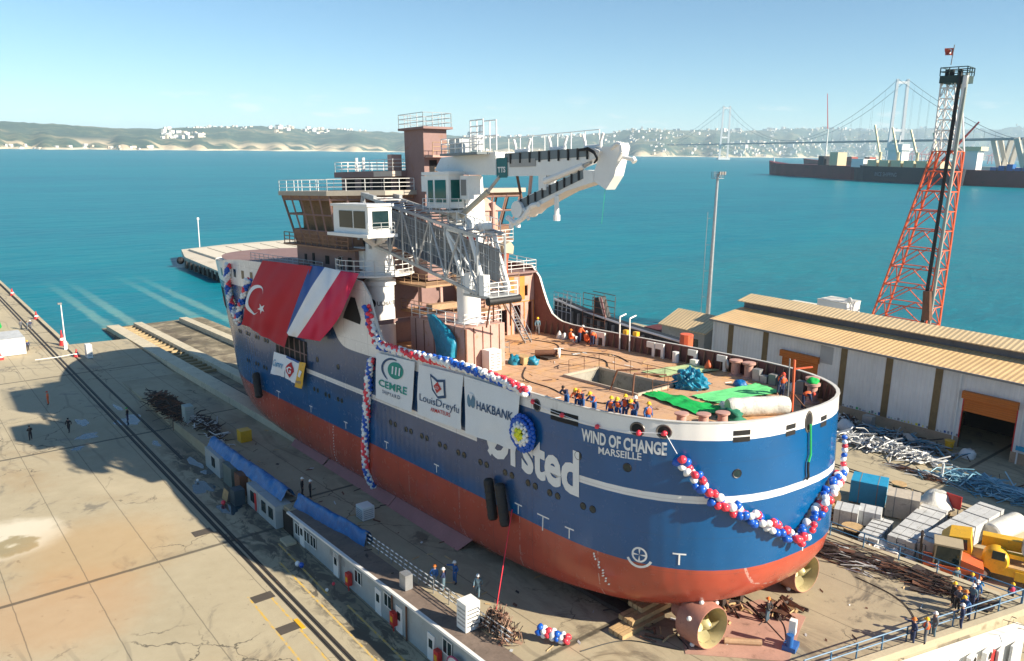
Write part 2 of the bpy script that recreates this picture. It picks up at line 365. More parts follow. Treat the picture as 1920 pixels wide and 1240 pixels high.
# ---- distant land
from mathutils import noise as mn
def lerp_t(tb, x):
    if x <= tb[0][0]: return tb[0][1]
    for (a, p), (b, q) in zip(tb, tb[1:]):
        if x <= b: return p + (q - p) * (x - a) / (b - a)
    return tb[-1][1]
SHORE = [(-300, 3300), (0, 3700), (300, 4600), (600, 6300), (760, 7000), (1000, 7400), (1200, 7200), (1350, 8200), (1500, 10500), (1700, 12500), (2200, 15000)]
RIDGE = [(-300, 226), (0, 228), (90, 232), (200, 239), (300, 242), (380, 240), (480, 236), (560, 241), (640, 243), (700, 247), (800, 251), (880, 256), (1000, 256), (1080, 253), (1140, 250), (1210, 243), (1300, 244), (1400, 245), (1520, 241), (1620, 243), (1760, 242), (1850, 243), (2200, 244)]
DEEP = [(-300, 2200), (300, 3000), (760, 4500), (2200, 7000)]
def hill_pt(px, f):
    ds = lerp_t(SHORE, px) * (1 + 0.03 * math.sin(px * 0.045) + 0.02 * math.sin(px * 0.13)); dd = ds + f * lerp_t(DEEP, px)
    p = far(px, 282, dd); drid = ds + 0.82 * lerp_t(DEEP, px)
    zr = far(px, lerp_t(RIDGE, px), drid).z
    zr *= 1 + 0.05 * mn.noise((px * 0.02, 0, 3)) + 0.03 * mn.noise((px * 0.09, 0, 5))
    prof = min(1, f / 0.82) ** 0.8
    cl = 1 - math.exp(-f * 30)
    q = Vector((p.x / 900, p.y / 900, 0)); n = mn.noise(q) + 0.5 * mn.noise(q * 2.3) + 0.3 * mn.noise(q * 5)
    amp = math.sin(math.pi * min(1, f / 0.82)) * 0.42
    z = WZ + cl * (prof * (zr - 12) + 12) * (1 + amp * n)
    return Vector((p.x, p.y, z))
t = NT('hills'); P = t.sep(t.pos)
k = t.math('ADD', t.math('MULTIPLY', t.noise(0.0014, 8, 0.7, dist=0.8), 0.65), t.math('MULTIPLY', t.noise(0.012, 6, .7), 0.35))
c = t.ramp(k, [(0.36, (0.022, 0.055, 0.05)), (0.49, (0.04, 0.085, 0.065)), (0.55, (0.12, 0.14, 0.09)), (0.62, (0.26, 0.22, 0.14)), (0.68, (0.08, 0.11, 0.08))])
bl = t.math('MULTIPLY', t.step(P[2], 75, 20), t.step(t.noise(0.0022, 4, 0.6), 0.47, 0.56))
c = t.mix(bl, c, (0.55, 0.45, 0.30)); c = t.mix(t.step(P[2], 10, 4), c, (0.6, 0.52, 0.38))
t.set(color=c, rough=0.95)
mb = MB(); fs = [0, 0.004, 0.012, 0.03, 0.06, 0.1, 0.16, 0.24, 0.33, 0.43, 0.54, 0.65, 0.75, 0.82, 0.9, 1.0, 1.25]
mb.grid([[hill_pt(px, f) if f <= 1 else hill_pt(px, 1) + (hill_pt(px, 1) - hill_pt(px, 0.9)) * 8 - Vector((0, 0, 60)) for f in fs] for px in range(-300, 2201, 9)])
structure(mb.build('hills', t.m, smooth=2, org=(0, 0, 0), recalc=False))
# towns on the far shore: uncountable small blocks
rn = random.Random(4); mb = MB()
def block(p, w, d, h, ang):
    u = Vector((math.cos(ang), math.sin(ang), 0)) * w / 2; v_ = Vector((-math.sin(ang), math.cos(ang), 0)) * d / 2
    mb.obox(p + Vector((0, 0, h / 2 - 3)), u, v_, Vector((0, 0, h / 2 + 3)))
TOWN = [(305, 385, .25, .5, 50, 30), (510, 615, .6, .82, 40, 40), (300, 700, .7, .84, 50, 26), (0, 300, 0.005, .04, 25, 18), (860, 1120, .6, .85, 60, 40), (1130, 1290, .25, .6, 90, 30), (1150, 1400, .55, .85, 70, 40), (1370, 1920, .02, .3, 420, 46), (1440, 1920, .3, .8, 170, 40), (1200, 1420, .03, .2, 60, 30), (880, 1250, .01, .1, 40, 26), (1350, 1920, .72, .86, 110, 60)]
for a, b_, f0, f1, n, s in TOWN:
    for i in range(n):
        px = rn.uniform(a, b_); f = rn.uniform(f0, f1); mb.cm = rn.choice((0, 0, 1, 2)); k = rn.uniform(0.6, 1.5)
        block(hill_pt(px, f), s * k * 1.1, s * 0.6, s * k * rn.uniform(0.25, 0.6), rn.choice((0.3, 0.7, 1.9)))
stuff(mb.build('distant_town', [paint('town_white', (0.75, 0.72, 0.66), 0.8, 0.1), paint('town_cream', (0.62, 0.52, 0.40), 0.8, 0.1), paint('town_grey', (0.45, 0.46, 0.47), 0.8, 0.1)], org=(0, 0, 0), label='pale town buildings scattered over the hazy far shore', category='town'))
# two far office towers on the horizon
M_twr = paint('tower_glass', (0.25, 0.30, 0.34), 0.4, 0.15)
def fartower(px, f, w, h, label):
    p = hill_pt(px, f); mb = MB(); n = 10; M = []
    for i in range(n): mb.lathe((p.x, p.y, p.z + h * i / n), [(w * 0.5 * (1 - 0.25 * (i / n) ** 3), 0), (w * 0.5 * (1 - 0.25 * ((i + .8) / n) ** 3), h / n * 0.85), (w * 0.44 * (1 - 0.25 * ((i + 1) / n) ** 3), h / n * 0.86), (w * 0.44, h / n)], 12)
    mb.tube((p.x, p.y, p.z + h), (p.x, p.y, p.z + h * 1.01), w * 0.3, 12)
    tag(mb.build('tower_block', M_twr), label, 'tower')
fartower(902, 0.8, 70, 150, 'slim rounded grey tower on the horizon right of the ship mast')
fartower(884, 0.82, 130, 70, 'broad low grey tower block left of the slim horizon tower')

# ---- suspension bridge
M_br = paint('bridge_white', (0.62, 0.64, 0.66), 0.5, 0.06)
M_brd = paint('bridge_deck_grey', (0.20, 0.24, 0.27), 0.6, 0.1)
T1 = far(1357, 285, 5000); T2 = far(1677, 285, 3100)
bd = Vector((T2.x - T1.x, T2.y - T1.y, 0)).normalized(); bl_ = Vector((-bd.y, bd.x, 0))
br = thing('suspension_bridge', 'long white suspension bridge with two tall twin-legged towers far across the bay', 'bridge', (T1.x, T1.y, WZ))
ZT, ZD = 315, 92
def at(p, s, l, z): return Vector((p.x, p.y, 0)) + bd * s + bl_ * l + Vector((0, 0, z))
for T in (T1, T2):
    mb = MB()
    for sd in (-1, 1): mb.tube(at(T, 0, sd * 25, WZ), at(T, 0, sd * 20.5, ZT), 8.2, 4, 6.4)
    for z in (ZT - 12, ZD + 38, ZD - 6): mb.beam(at(T, 0, -21, z), at(T, 0, 21, z), 7, 9)
    mb.build('tower', M_br, br)
    mb = MB(); mb.box(-36, 36, -18, 18, WZ - 3, 10, lambda x, y, z: at(T, y, x, z)); mb.build('pier', M_br, br)
span = (T2 - T1).length; 
END1 = -1250; END2 = span + 640; END3 = span + 1500
mb = MB(); mb.obox(at(T1, (END1 + END3) / 2, 0, ZD), bd * (END3 - END1) / 2, bl_ * 16, Vector((0, 0, 2.6)))
mb.obox(at(T1, (END1 + END3) / 2, 0, ZD - 3.4), bd * (END3 - END1) / 2, bl_ * 9, Vector((0, 0, 1.2))); mb.build('deck', M_brd, br)
def cable(sd):
    pts = [at(T1, END1, sd * 18, ZD), ]
    for i in range(1, 9): u = i / 8; pts.append(at(T1, END1 * (1 - u), sd * 18, ZD + (ZT - ZD) * (u ** 1.35)))
    for i in range(1, 25): u = i / 24; pts.append(at(T1, span * u, sd * 18, ZT - (ZT - ZD - 8) * (1 - (2 * u - 1) ** 2)))
    for i in range(1, 13): u = i / 12; pts.append(at(T1, span + (END2 - span) * u, sd * 18, ZD + (ZT - ZD) * ((1 - u) ** 1.3)))
    return pts
for sd in (-1, 1):
    pts = cable(sd); MB().path(pts, 0.85, 5).build('main_cable', M_brd, br)
    mb = MB(); 
    for a, b_ in zip(pts, pts[1:]):
        n = max(1, int((b_ - a).length / 62))
        for i in range(n): q = a.lerp(b_, i / n); mb.tube(q, (q.x, q.y, ZD), 0.28, 3) if q.z > ZD + 2 else None
    each(mb, 'hanger', M_brd, br)
# V shaped approach pier
M_pier = paint('pier_concrete', (0.48, 0.44, 0.37), 0.8, 0.1)
def vpier(px0, px1, pxt0, pxt1, dist):
    a = far((px0 + px1) / 2, 312, dist); mb = MB()
    for pb, pt in ((px0, pxt0), (px1, pxt1)):
        lo = far(pb, 312, dist); hi = far(pt, 272, dist); lo.z = WZ; hi.z = ZD * 0.98
        for s_ in (-12, 12): mb.tube(lo + bl_ * s_, hi + bl_ * s_, 9, 4, 9)
    return mb.build('approach_pier', M_pier, br)
vpier(1882, 1886, 1868, 1902, 2560)
vpier(1930, 1936, 1912, 1950, 2300)
mb = MB(); lo = far(1884, 312, 2560); mb.obox((lo.x, lo.y, 2), bd * 90, bl_ * 60, (0, 0, 5)); mb.build('pier_island', M_pier, br)
# ================================================================== WAREHOUSE AND QUAY STRUCTURES
def corr(name, c, period, axis=1, var=0.3, rough=0.5, dirt=None, amt=0.35):
    t = NT(name); P = t.sep(t.pos)
    w = t.math('SINE', t.math('MULTIPLY', P[axis], 6.28318 / period))
    k = t.noise(0.25, 4, 0.6)
    cc = t.ramp(k, [(0.3, tuple(x * (1 - var) for x in c)), (0.7, tuple(min(1, x * 1.08) for x in c))])
    if dirt: cc = t.mix(t.math('MULTIPLY', t.step(t.noise(0.5, 5, 0.7, vec=t.scale(t.pos, (1, 1, 0.25))), 0.5, 0.75), 0.5), cc, dirt)
    g = t.step(w, 0.55, 0.95); cc = t.mix(t.math('MULTIPLY', g, amt), cc, tuple(x * 0.45 for x in c))
    t.set(color=cc, rough=rough); t.bump(w, 0.5, 0.04); return t.m
M_roof = corr('roof_sheet', (0.74, 0.50, 0.25), 0.62, 1, 0.12, 0.55, (0.62, 0.40, 0.20), 0.4)
M_roof2 = corr('roof_sheet_pale', (0.66, 0.50, 0.29), 0.62, 1, 0.12, 0.55, None, 0.45)
M_wall = corr('wall_sheet', (0.72, 0.72, 0.72), 0.5, 1, 0.10, 0.6, (0.50, 0.49, 0.46), 0.10)
M_louv = paint('louvre_grey', (0.16, 0.17, 0.19), 0.7, 0.2)
M_brown = paint('brown_strip', (0.20, 0.135, 0.06), 0.7, 0.3, (0.12, 0.10, 0.06), 1.0)
M_orange = corr('orange_shutter', (0.55, 0.15, 0.015), 0.25, 2, 0.15, 0.6, None, 0.3)
M_plinth = paint('plinth', (0.42, 0.30, 0.21), 0.85, 0.2, (0.2, 0.16, 0.12), 0.8)
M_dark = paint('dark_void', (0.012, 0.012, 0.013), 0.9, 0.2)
M_white = paint('white_paint', (0.78, 0.78, 0.76), 0.45, 0.06, (0.6, 0.55, 0.46), 0.8, thr=(0.62, 0.8))
M_wgrey = paint('trim_grey', (0.22, 0.22, 0.22), 0.6, 0.1)
M_galv = paint('galvanised', (0.42, 0.44, 0.46), 0.42, 0.2, metal=0.6, scale=2)
M_black = paint('black_rubber', (0.012, 0.012, 0.014), 0.6, 0.3)
M_glass = paint('dark_glass', (0.01, 0.03, 0.035), 0.08, 0.2)
M_red = paint('red_paint', (0.55, 0.03, 0.03), 0.45, 0.15)
M_yel = paint('yellow_paint', (0.75, 0.42, 0.02), 0.45, 0.15, (0.3, 0.18, 0.05), 1.5)
M_blue = paint('blue_paint', (0.02, 0.12, 0.38), 0.45, 0.15)
M_wood = paint('bare_wood', (0.50, 0.34, 0.17), 0.8, 0.3, (0.3, 0.2, 0.1), 2.5)
M_rust = paint('rust_steel', (0.16, 0.07, 0.04), 0.8, 0.35, (0.08, 0.05, 0.04), 1.5)

WXX, WYA, WYB = 53.5, 46.1, -70.0; EZ = 9.05
wh = thing('warehouse', 'long white warehouse with tan corrugated roof and raised ridge vent right of the ship', 'warehouse', (WXX, WYA, 0))
openings = [(34.3, 28.9, 0.0, 6.5), (10.6, 5.1, 0.0, 6.5), (-14, -19.5, 0, 6.5)]
mb = MB(); y = WYA
for (a, b, z0, z1) in openings:
    mb.box(WXX, WXX + 0.2, a, y, 1.25, EZ); mb.box(WXX, WXX + 0.2, b, a, z1, EZ); y = b
mb.box(WXX, WXX + 0.2, WYB, y, 1.25, EZ)
mb.prism([(WXX + .2, WYA - .2, 0), (WXX + .2, WYA - .2, EZ), (60.8, WYA - .2, 9.95), (68, WYA - .2, EZ), (68, WYA - .2, 0)], (0, 0.2, 0))
mb.box(67.8, 68, WYB, WYA - 0.2, 0, EZ); mb.box(WXX + .2, 68, WYB, WYB + 0.2, 0, EZ)
mb.build('wall', M_wall, wh)
mb = MB(); y = WYA
for (a, b, z0, z1) in openings: mb.box(WXX - 0.15, WXX + 0.2, a, y, 0, 1.25); y = b
mb.box(WXX - 0.15, WXX + 0.2, WYB, y, 0, 1.25); mb.build('plinth', M_plinth, wh)
mb = MB()
mb.prism([(WXX - 0.45, WYA + 0.4, EZ), (60.9, WYA + 0.4, 9.98), (60.9, WYA + 0.4, 10.08), (WXX - 0.45, WYA + 0.4, EZ + 0.12)], (0, WYB - WYA - 0.8, 0))
mb.prism([(66.1, WYA + 0.4, 9.98), (68.5, WYA + 0.4, EZ + .4), (68.5, WYA + 0.4, EZ + .5), (66.1, WYA + 0.4, 10.08)], (0, WYB - WYA - 0.8, 0))
roof = mb.build('roof', M_roof, wh)
mb = MB(); mb.box(WXX - 0.62, WXX - 0.45, WYB, WYA + 0.4, EZ - 0.08, EZ + 0.14); mb.box(WXX - 0.45, WXX - 0.002, WYB, WYA + 0.4, EZ - 0.14, EZ - 0.002); mb.build('gutter', M_wgrey, wh)
mb = MB(); mb.box(60.9, 66.1, WYB, WYA, 9.6, 11.0)
for i in range(36): yy = WYA - 1.6 - i * 3.2; mb.box(60.83, 60.9, yy - 0.06, yy + 0.06, 9.98, 11.0)
mb.box(60.78, 60.9, WYB, WYA, 10.15, 10.28)
mb.build('ridge_vent', M_louv, wh)
mb = MB(); mb.prism([(60.1, WYA + 0.7, 11.02), (63.5, WYA + 0.7, 11.75), (66.9, WYA + 0.7, 11.02), (66.9, WYA + 0.7, 11.12), (63.5, WYA + 0.7, 11.87), (60.1, WYA + 0.7, 11.14)], (0, WYB - WYA - 1.0, 0)); mb.build('vent_roof', M_roof2, wh)
for yc in (42.9, 37.1, 25.5, 19.6, 13.7, 1.6, -4.3, -10.2):
    MB().box(WXX - 0.06, WXX - 0.002, yc - 0.42, yc + 0.42, 1.25, EZ - 0.15).build('brown_panel', M_brown, wh)
MB().box(WXX - 0.05, WXX - 0.002, 28.9 - 1.9, 28.8, 6.3, 8.6).build('grey_panel', paint('grey_panel', (0.42, 0.42, 0.42), 0.7, 0.1), wh)
for (a, b, z0, z1), drop in zip(openings, (6.4, 2.0, 3.0)):
    mb = MB(); mb.box(WXX + 0.02, WXX + 0.1, b, a, 6.5 - drop, 6.5); mb.box(WXX - 0.55, WXX - 0.003, b - 0.15, a + 0.15, 6.1, 6.95)
    mb.build('roller_shutter', M_orange, wh)
    mb = MB(); mb.box(WXX - 0.05, WXX + 0.2, a, a + 0.12, 0, 6.5); mb.box(WXX - 0.05, WXX + 0.2, b - 0.12, b, 0, 6.5); each(mb, 'door_jamb', M_red if b == 5.1 else M_white, wh)
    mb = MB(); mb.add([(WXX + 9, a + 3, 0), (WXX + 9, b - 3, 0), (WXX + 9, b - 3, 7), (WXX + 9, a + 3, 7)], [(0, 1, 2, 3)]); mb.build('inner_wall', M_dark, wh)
for yy in (11.2, 4.4, 45.8): MB().tube((WXX - 0.2, yy, 0), (WXX - 0.2, yy, EZ - 0.15), 0.09, 6).build('downpipe', M_white, wh)
rn = random.Random(11)
mb = MB()
stick = [paint('sticker_green', (0.05, 0.45, 0.15), 0.6), paint('sticker_yellow', (0.8, 0.7, 0.05), 0.6), M_blue, paint('sticker_grey', (0.3, 0.3, 0.32), 0.7)]
for i in range(44):
    yy = 29 - i * 0.42 + rn.uniform(-.1, .1)
    if 5 < yy < 10.8: continue
    mb.cm = rn.choice((3, 3, 2, 0, 1)); w = rn.uniform(0.06, 0.14); mb.box(WXX - 0.03, WXX - 0.003, yy - w, yy + w, 1.32, 1.32 + w * rn.uniform(1.5, 3))
each(mb, 'wall_sticker', stick, wh)

# small tan-roofed hut
hx, hy0, hy1 = 55.2, 48.8, 57.2
hut = thing('site_hut', 'small beige hut with tan gable roof beyond the end of the warehouse', 'hut', (hx, hy0, 0))
mb = MB(); mb.box(hx, hx + 9, hy0, hy1, 0, 6.2)
for yy in (hy0, hy1 - 0.1): mb.prism([(hx, yy, 6.2), (hx + 9, yy, 6.2), (hx + 4.5, yy, 8.0)], (0, 0.1, 0))
mb.build('wall', paint('hut_wall', (0.42, 0.39, 0.34), 0.8, 0.12, (0.3, 0.27, 0.22), 0.8), hut)
mb = MB()
for s_ in (0, 1):
    a = hx - 0.4 if not s_ else hx + 9.4
    mb.prism([(a, hy0 - 0.5, 6.08), (hx + 4.5, hy0 - 0.5, 8.05), (hx + 4.5, hy0 - 0.5, 8.2), (a, hy0 - 0.5, 6.23)], (0, hy1 - hy0 + 1, 0))
mb.build('roof', M_roof2, hut)
mb = MB(); mb.box(hx - 0.04, hx - 0.003, hy0 + 1.1, hy0 + 2.1, 0, 5.0); mb.build('door', M_glass, hut)
for yy in (52.2, 54.4): MB().box(hx - 0.04, hx - 0.003, yy, yy + 1.2, 2.6, 5.0).build('window', paint('hut_window', (0.5, 0.46, 0.4), 0.6, 0.4, (0.3, 0.1, 0.1), 6), hut)
tag(MB().box(61, 66, 61, 66, 0, 3.4).build('shed', paint('maroon_shed', (0.10, 0.02, 0.025), 0.8, 0.3)), 'low dark maroon shed left of the beige hut at the water edge', 'shed')

# tall lighting mast
lm = thing('lighting_mast', 'very tall pale steel lighting mast standing beside the beige hut', 'lamp post', (66, 60.5, 0))
LX, LY = 62.2, on(1327, 590, 0, 62.2).y
lm.matrix_world = Matrix.Translation((LX, LY, 0)); WM[lm.name] = lm.matrix_world.copy()
MB().tube((LX, LY, 0), (LX, LY, 30), 0.42, 10, 0.2).build('pole', M_galv, lm, True)
mb = MB(); mb.tube((LX - 1.0, LY + 0.6, 0), (LX - 1.0, LY + 0.6, 24), 0.03, 4); mb.tube((LX - .7, LY + 0.9, 0), (LX - .7, LY + 0.9, 24), 0.03, 4)
for i in range(60): mb.tube((LX - 1.0, LY + 0.6, i * .4), (LX - .7, LY + 0.9, i * .4), 0.02, 4)
for i in range(6): mb.tube((LX - .85, LY + 0.75, 2 + i * 4.2), (LX, LY, 2 + i * 4.2), 0.03, 4)
mb.build('ladder', M_galv, lm)
mb = MB(); mb.box(LX - .7, LX + .7, LY - .7, LY + .7, 29.2, 29.3); mb.rail([(LX - .7, LY - .7, 29.3), (LX + .7, LY - .7, 29.3), (LX + .7, LY + .7, 29.3), (LX - .7, LY + .7, 29.3), (LX - .7, LY - .7, 29.3)], 0.9, 0.7); mb.build('platform', M_galv, lm)
for a in (-0.6, 0.0, 0.6): MB().box(LX + a - 0.2, LX + a + 0.2, LY - 0.95, LY - 0.72, 29.8, 30.3).build('floodlight', M_wgrey, lm)

# white portable cabins behind the warehouse
def cabin(name, x0, x1, y0, y1, z0, z1, label, doorside=True):
    o = thing(name, label, 'cabin', (x0, y0, z0), 'white portable cabins on the far quay')
    mb = MB(); mb.box(x0, x1, y0, y1, z0, z1 - 0.15); mb.build('wall', M_white, o)
    mb = MB(); mb.box(x0 - 0.1, x1 + 0.1, y0 - 0.1, y1 + 0.1, z1 - 0.147, z1); mb.build('roof', paint('cabin_roof', (0.72, 0.68, 0.60), 0.6, 0.1), o)
    MB().box(x0 - 0.03, x0 - 0.003, y0 + 2.2, y0 + 3.1, z0 + .1, z0 + 2.1).build('door', M_glass, o)
    for k in (0.8, 4.2): MB().box(x0 - 0.03, x0 - 0.003, y0 + k, y0 + k + .8, z0 + 1, z0 + 2).build('window', M_glass, o)
ca = on(1470, 565, 0, 100); cb = on(1527, 578, 0, 100); cabin('cabin', 100, 104, cb.y, ca.y, 0, (ca.z + cb.z) / 2, 'white cabin with grey roof left of the other cabin behind the warehouse')
ca = on(1533, 562, 0, 98); cb = on(1588, 572, 0, 98); cabin('cabin', 98, 103, cb.y, ca.y, 0, ca.z + .2, 'white cabin with dark door and windows, nearest the red lattice tower')
p = on(1595, 590, 0, 98); tp = on(1594, 563, 0, 98)
ds = thing('satellite_dish', 'small white round dish on a thin pole right of the white cabins', 'dish', (98, tp.y, 0))
MB().tube((98, tp.y, 0), (98, tp.y, tp.z), 0.06, 6).build('pole', M_galv, ds); MB().ball((97.8, tp.y, tp.z), 0.55, 12, 8, (0.4, 1, 1)).build('dish', M_white, ds, True)

# red lattice piling tower
M_ro = paint('lattice_orange', (0.72, 0.13, 0.05), 0.5, 0.2, (0.35, 0.06, 0.04), 0.5)
M_wh2 = paint('lattice_white', (0.75, 0.73, 0.72), 0.5, 0.1)
CX = 104.0
pl = thing('lattice_tower', 'tall raked lattice piling tower, orange below and white above, behind the warehouse', 'tower', (CX, 40, 0))
bl0, br0 = on(1645, 600, 0, CX), on(1747, 618, 0, CX); tl0, tr0 = on(1756, 284, 0, CX), on(1801, 284, 0, CX); ul, ur = on(1772, 146, 0, CX), on(1812, 142, 0, CX)
def ext(b, t_, z): return b + (t_ - b) * ((z - b.z) / (t_.z - b.z))
ZJ = tl0.z
def corner(z, iy, ix):
    if z <= ZJ: l = ext(bl0, tl0, z); r = ext(br0, tr0, z); w = 3.0 + (1.4 - 3.0) * z / ZJ
    else: k = (z - ZJ) / (ul.z - ZJ); l = tl0.lerp(ul, k); r = tr0.lerp(ur, k); r = l.lerp(r, 0.62); w = 1.3
    q = l.lerp(r, iy); return Vector((CX + ix * w, q.y, z))
def lattice(parent, z0, z1, n, rl, rb, mat, nm):
    zs = [z0 + (z1 - z0) * i / n for i in range(n + 1)]
    cs = [(0, -1), (1, -1), (1, 1), (0, 1)]
    for c in cs: MB().tube(corner(z0, *c), corner(z1, *c), rl, 6).build('leg', mat, parent)
    mb = MB()
    for i in range(n):
        for a, b in zip(cs, cs[1:] + cs[:1]):
            mb.tube(corner(zs[i + 1], *a), corner(zs[i + 1], *b), rb, 5)
            m_ = corner(zs[i + 1], *a).lerp(corner(zs[i + 1], *b), 0.5)
            mb.tube(corner(zs[i], *a), m_, rb, 5); mb.tube(corner(zs[i], *b), m_, rb, 5)
    mb.build('bracing', mat, parent)
lattice(pl, 0, ZJ, 10, 0.21, 0.10, M_ro, '')
lattice(pl, ZJ, ul.z, 7, 0.16, 0.08, M_wh2, '')
la, lb = on(1727, 620, 0, CX - 4.5), on(1801, 138, 0, CX - 3)
la = la + (la - lb) * 0.12
MB().tube(la, lb, 0.33, 8).build('leader', M_black, pl); MB().tube(la + Vector((0, -1.2, 0)), lb + Vector((0, -1.1, 0)), 0.3, 8).build('leader_tube', M_wh2 if False else paint('leader_green', (0.30, 0.34, 0.31), 0.5), pl)
MB().tube(on(1790, 282, 0, CX - 3), on(1812, 142, 0, CX - 3), 0.45, 8).build('mast_tube', M_wh2, pl)
tz = ur.z - 1.2; cy_ = (on(1773, 135, 0, CX).y + on(1818, 130, 0, CX).y) / 2; mb = MB()
y0, y1 = on(1818, 132, 0, CX).y, on(1773, 137, 0, CX).y
mb.box(CX - 2, CX + 2, y0, y1, tz, tz + 1.2); mb.rail([(CX - 2, y0 - .5, tz + 1.2), (CX - 2, y1, tz + 1.2), (CX + 2, y1, tz + 1.2), (CX + 2, y0, tz + 1.2), (CX - 2, y0 - .5, tz + 1.2)], 1.3, 1.6, 0.09, (1, .5)); mb.build('top_platform', paint('platform_green', (0.02, 0.05, 0.05), 0.7), pl)
for k in (0.25, 0.6, 0.8): MB().tube((CX - 1, y0 + (y1 - y0) * k, tz + 1.2), (CX - 1, y0 + (y1 - y0) * k, tz + 2.2), 0.4, 8).build('sheave_housing', M_black, pl)
f0 = on(1783, 122, 0, CX); f1 = on(1790, 84, 0, CX)
MB().tube(f0, f1, 0.08, 5).build('flag_pole', M_wgrey, pl)
for q, q2 in (((1783, 440), (1735, 500)), ((1796, 150), (1640, 470)), ((1796, 150), (1600, 480))):
    pass
mb = MB(); 
for e in ((1690, 480), (1668, 520)): mb.tube(on(1762, 230, 0, CX), on(*e, 0, CX), 0.035, 3)
mb.build('stay_cable', M_black, pl)
mb = MB(); q = on(1738, 600, 0, CX - 4.5); mb.tube(q, q + Vector((0, 0.5, 5)), 0.9, 8, 0.8); mb.tube(q + Vector((0, 3, -4)), q + Vector((0, 3, -1)), 1.2, 8); mb.build('hammer', M_rust, pl)
def flagmesh(a, b, c, d, n=14, m=10, amp=0.1, nrm=(0, 1, 0), seed=0, bulge=0.0):
    """cloth sheet between corners a(top-left) b(top-right) c(bottom-right) d(bottom-left); returns rows and uv getter"""
    a, b, c, d = map(Vector, (a, b, c, d)); nrm = Vector(nrm).normalized()
    def pt(u, v):
        p = a.lerp(b, u).lerp(d.lerp(c, u), v)
        w = amp * (0.25 + v) * (0.38 * math.sin(u * 24 + v * 5 + seed * 3) + 0.22 * math.sin(u * 9 + v * 19 + seed) + math.sin(u * 11 + v * 2 + seed) * 0.6 + math.sin(u * 5 - v * 4 + seed * 2) * 0.7) + bulge * math.sin(math.pi * min(1, v * 1.05)) * (0.5 + 0.5 * math.sin(math.pi * u))
        return p + nrm * w
    return pt
fl = thing('flag', 'small orange-red flag with white crescent flying on top of the lattice tower', 'flag', f1)
fa, fb = on(1789, 90, 0, CX), on(1772, 91, 0, CX); fc, fd = on(1771, 104, 0, CX), on(1787, 104, 0, CX)
pt = flagmesh(fa, fb, fc, fd, amp=0.25, nrm=(1, 0, 0)); M_flag = paint('flag_red', (0.60, 0.10, 0.06), 0.7, 0.1)
MB().grid([[pt(i / 14, j / 8) for j in range(9)] for i in range(15)]).build('cloth', M_flag, fl, 2)
M_fw = paint('flag_white', (0.80, 0.78, 0.76), 0.7, 0.05)
def crescent(pt, off, cu, cv, r, asp, n=24):
    mb = MB(); rows = []
    for i in range(n + 1):
        a = 0.55 + (2 * math.pi - 1.1) * i / n; x, y = math.cos(a) * r, math.sin(a) * r
        # inner circle shifted towards the opening
        k = 1.0; xi, yi = math.cos(a) * r * 0.8 + r * 0.22 , math.sin(a) * r * 0.8
        w = math.sin(math.pi * i / n) ** 0.5
        xi = x + (xi - x) * w; yi = y + (yi - y) * w
        rows.append([pt(cu + x, cv + y * asp) + off, pt(cu + xi, cv + yi * asp) + off])
    mb.grid(rows)
    return mb
def star(mb, pt, off, cu, cv, r, asp, rot=0):
    pts = [pt(cu + math.cos(rot + math.pi * i / 5) * (r if i % 2 == 0 else r * 0.4), cv + math.sin(rot + math.pi * i / 5) * (r if i % 2 == 0 else r * 0.4) * asp) + off for i in range(10)]
    mb.add([pt(cu, cv) + off] + pts, [(0, 1 + i, 1 + (i + 1) % 10) for i in range(10)]); return mb
mb = crescent(pt, Vector((-0.05, 0, 0)), 0.45, 0.5, 0.3, 1.3); mb.build('crescent', M_fw, fl)

# ---- distant pier with light
pier = thing('pier', 'low pale concrete pier on dark piles behind the bow of the ship', 'pier', (50, 210, 0))
poly = [(27, 178), (28.5, 212), (33, 230), (48, 236), (80, 240), (95, 190), (60, 165)]
MB().prism([(x, y, 0.15) for x, y in poly], (0, 0, 1.2)).build('deck', paint('pier_deck', (0.56, 0.51, 0.42), 0.8, 0.15, (0.35, 0.3, 0.22), 0.2), pier)
mb = MB(); rn = random.Random(3)
for i in range(30):
    a, b = Vector((27.4, 180, 0)), Vector((28.8, 211, 0)); q = a.lerp(b, i / 29); mb.tube((q.x + .5, q.y, -4), (q.x + .5, q.y, 0.2), 0.45, 6)
each(mb, 'pile', M_dark, pier)
mb = MB()
for i in range(9): mb.box(27.0, 27.4, 181 + i * 3.6, 182.5 + i * 3.6, -1.2, 0.9) if i < 8 else None
each(mb, 'fender', M_black, pier)
mb = MB()
for i in range(7):
    x = 34 + i * 6; mb.box(x, x + 5.4, 186 + i * .8, 226 + i, 1.352, 1.9)
each(mb, 'deck_slab', paint('pier_slab', (0.62, 0.57, 0.47), 0.8, 0.1), pier)
MB().ball((27.5, 213, 0.3), 1.1, 8, 6).build('bollard', M_black, pier)
lt = thing('light_pole', 'thin white light pole standing on the end of the far pier', 'lamp post', (40, 234, 1.3))
lb_ = Vector((39.6, 233, 1.35)); MB().tube(lb_, lb_ + Vector((0, 0, 8.6)), 0.14, 6).build('pole', M_white, lt); MB().box(lb_.x - .3, lb_.x + .3, lb_.y - .3, lb_.y + .3, lb_.z + 8.6, lb_.z + 9.3).build('lamp', M_white, lt)

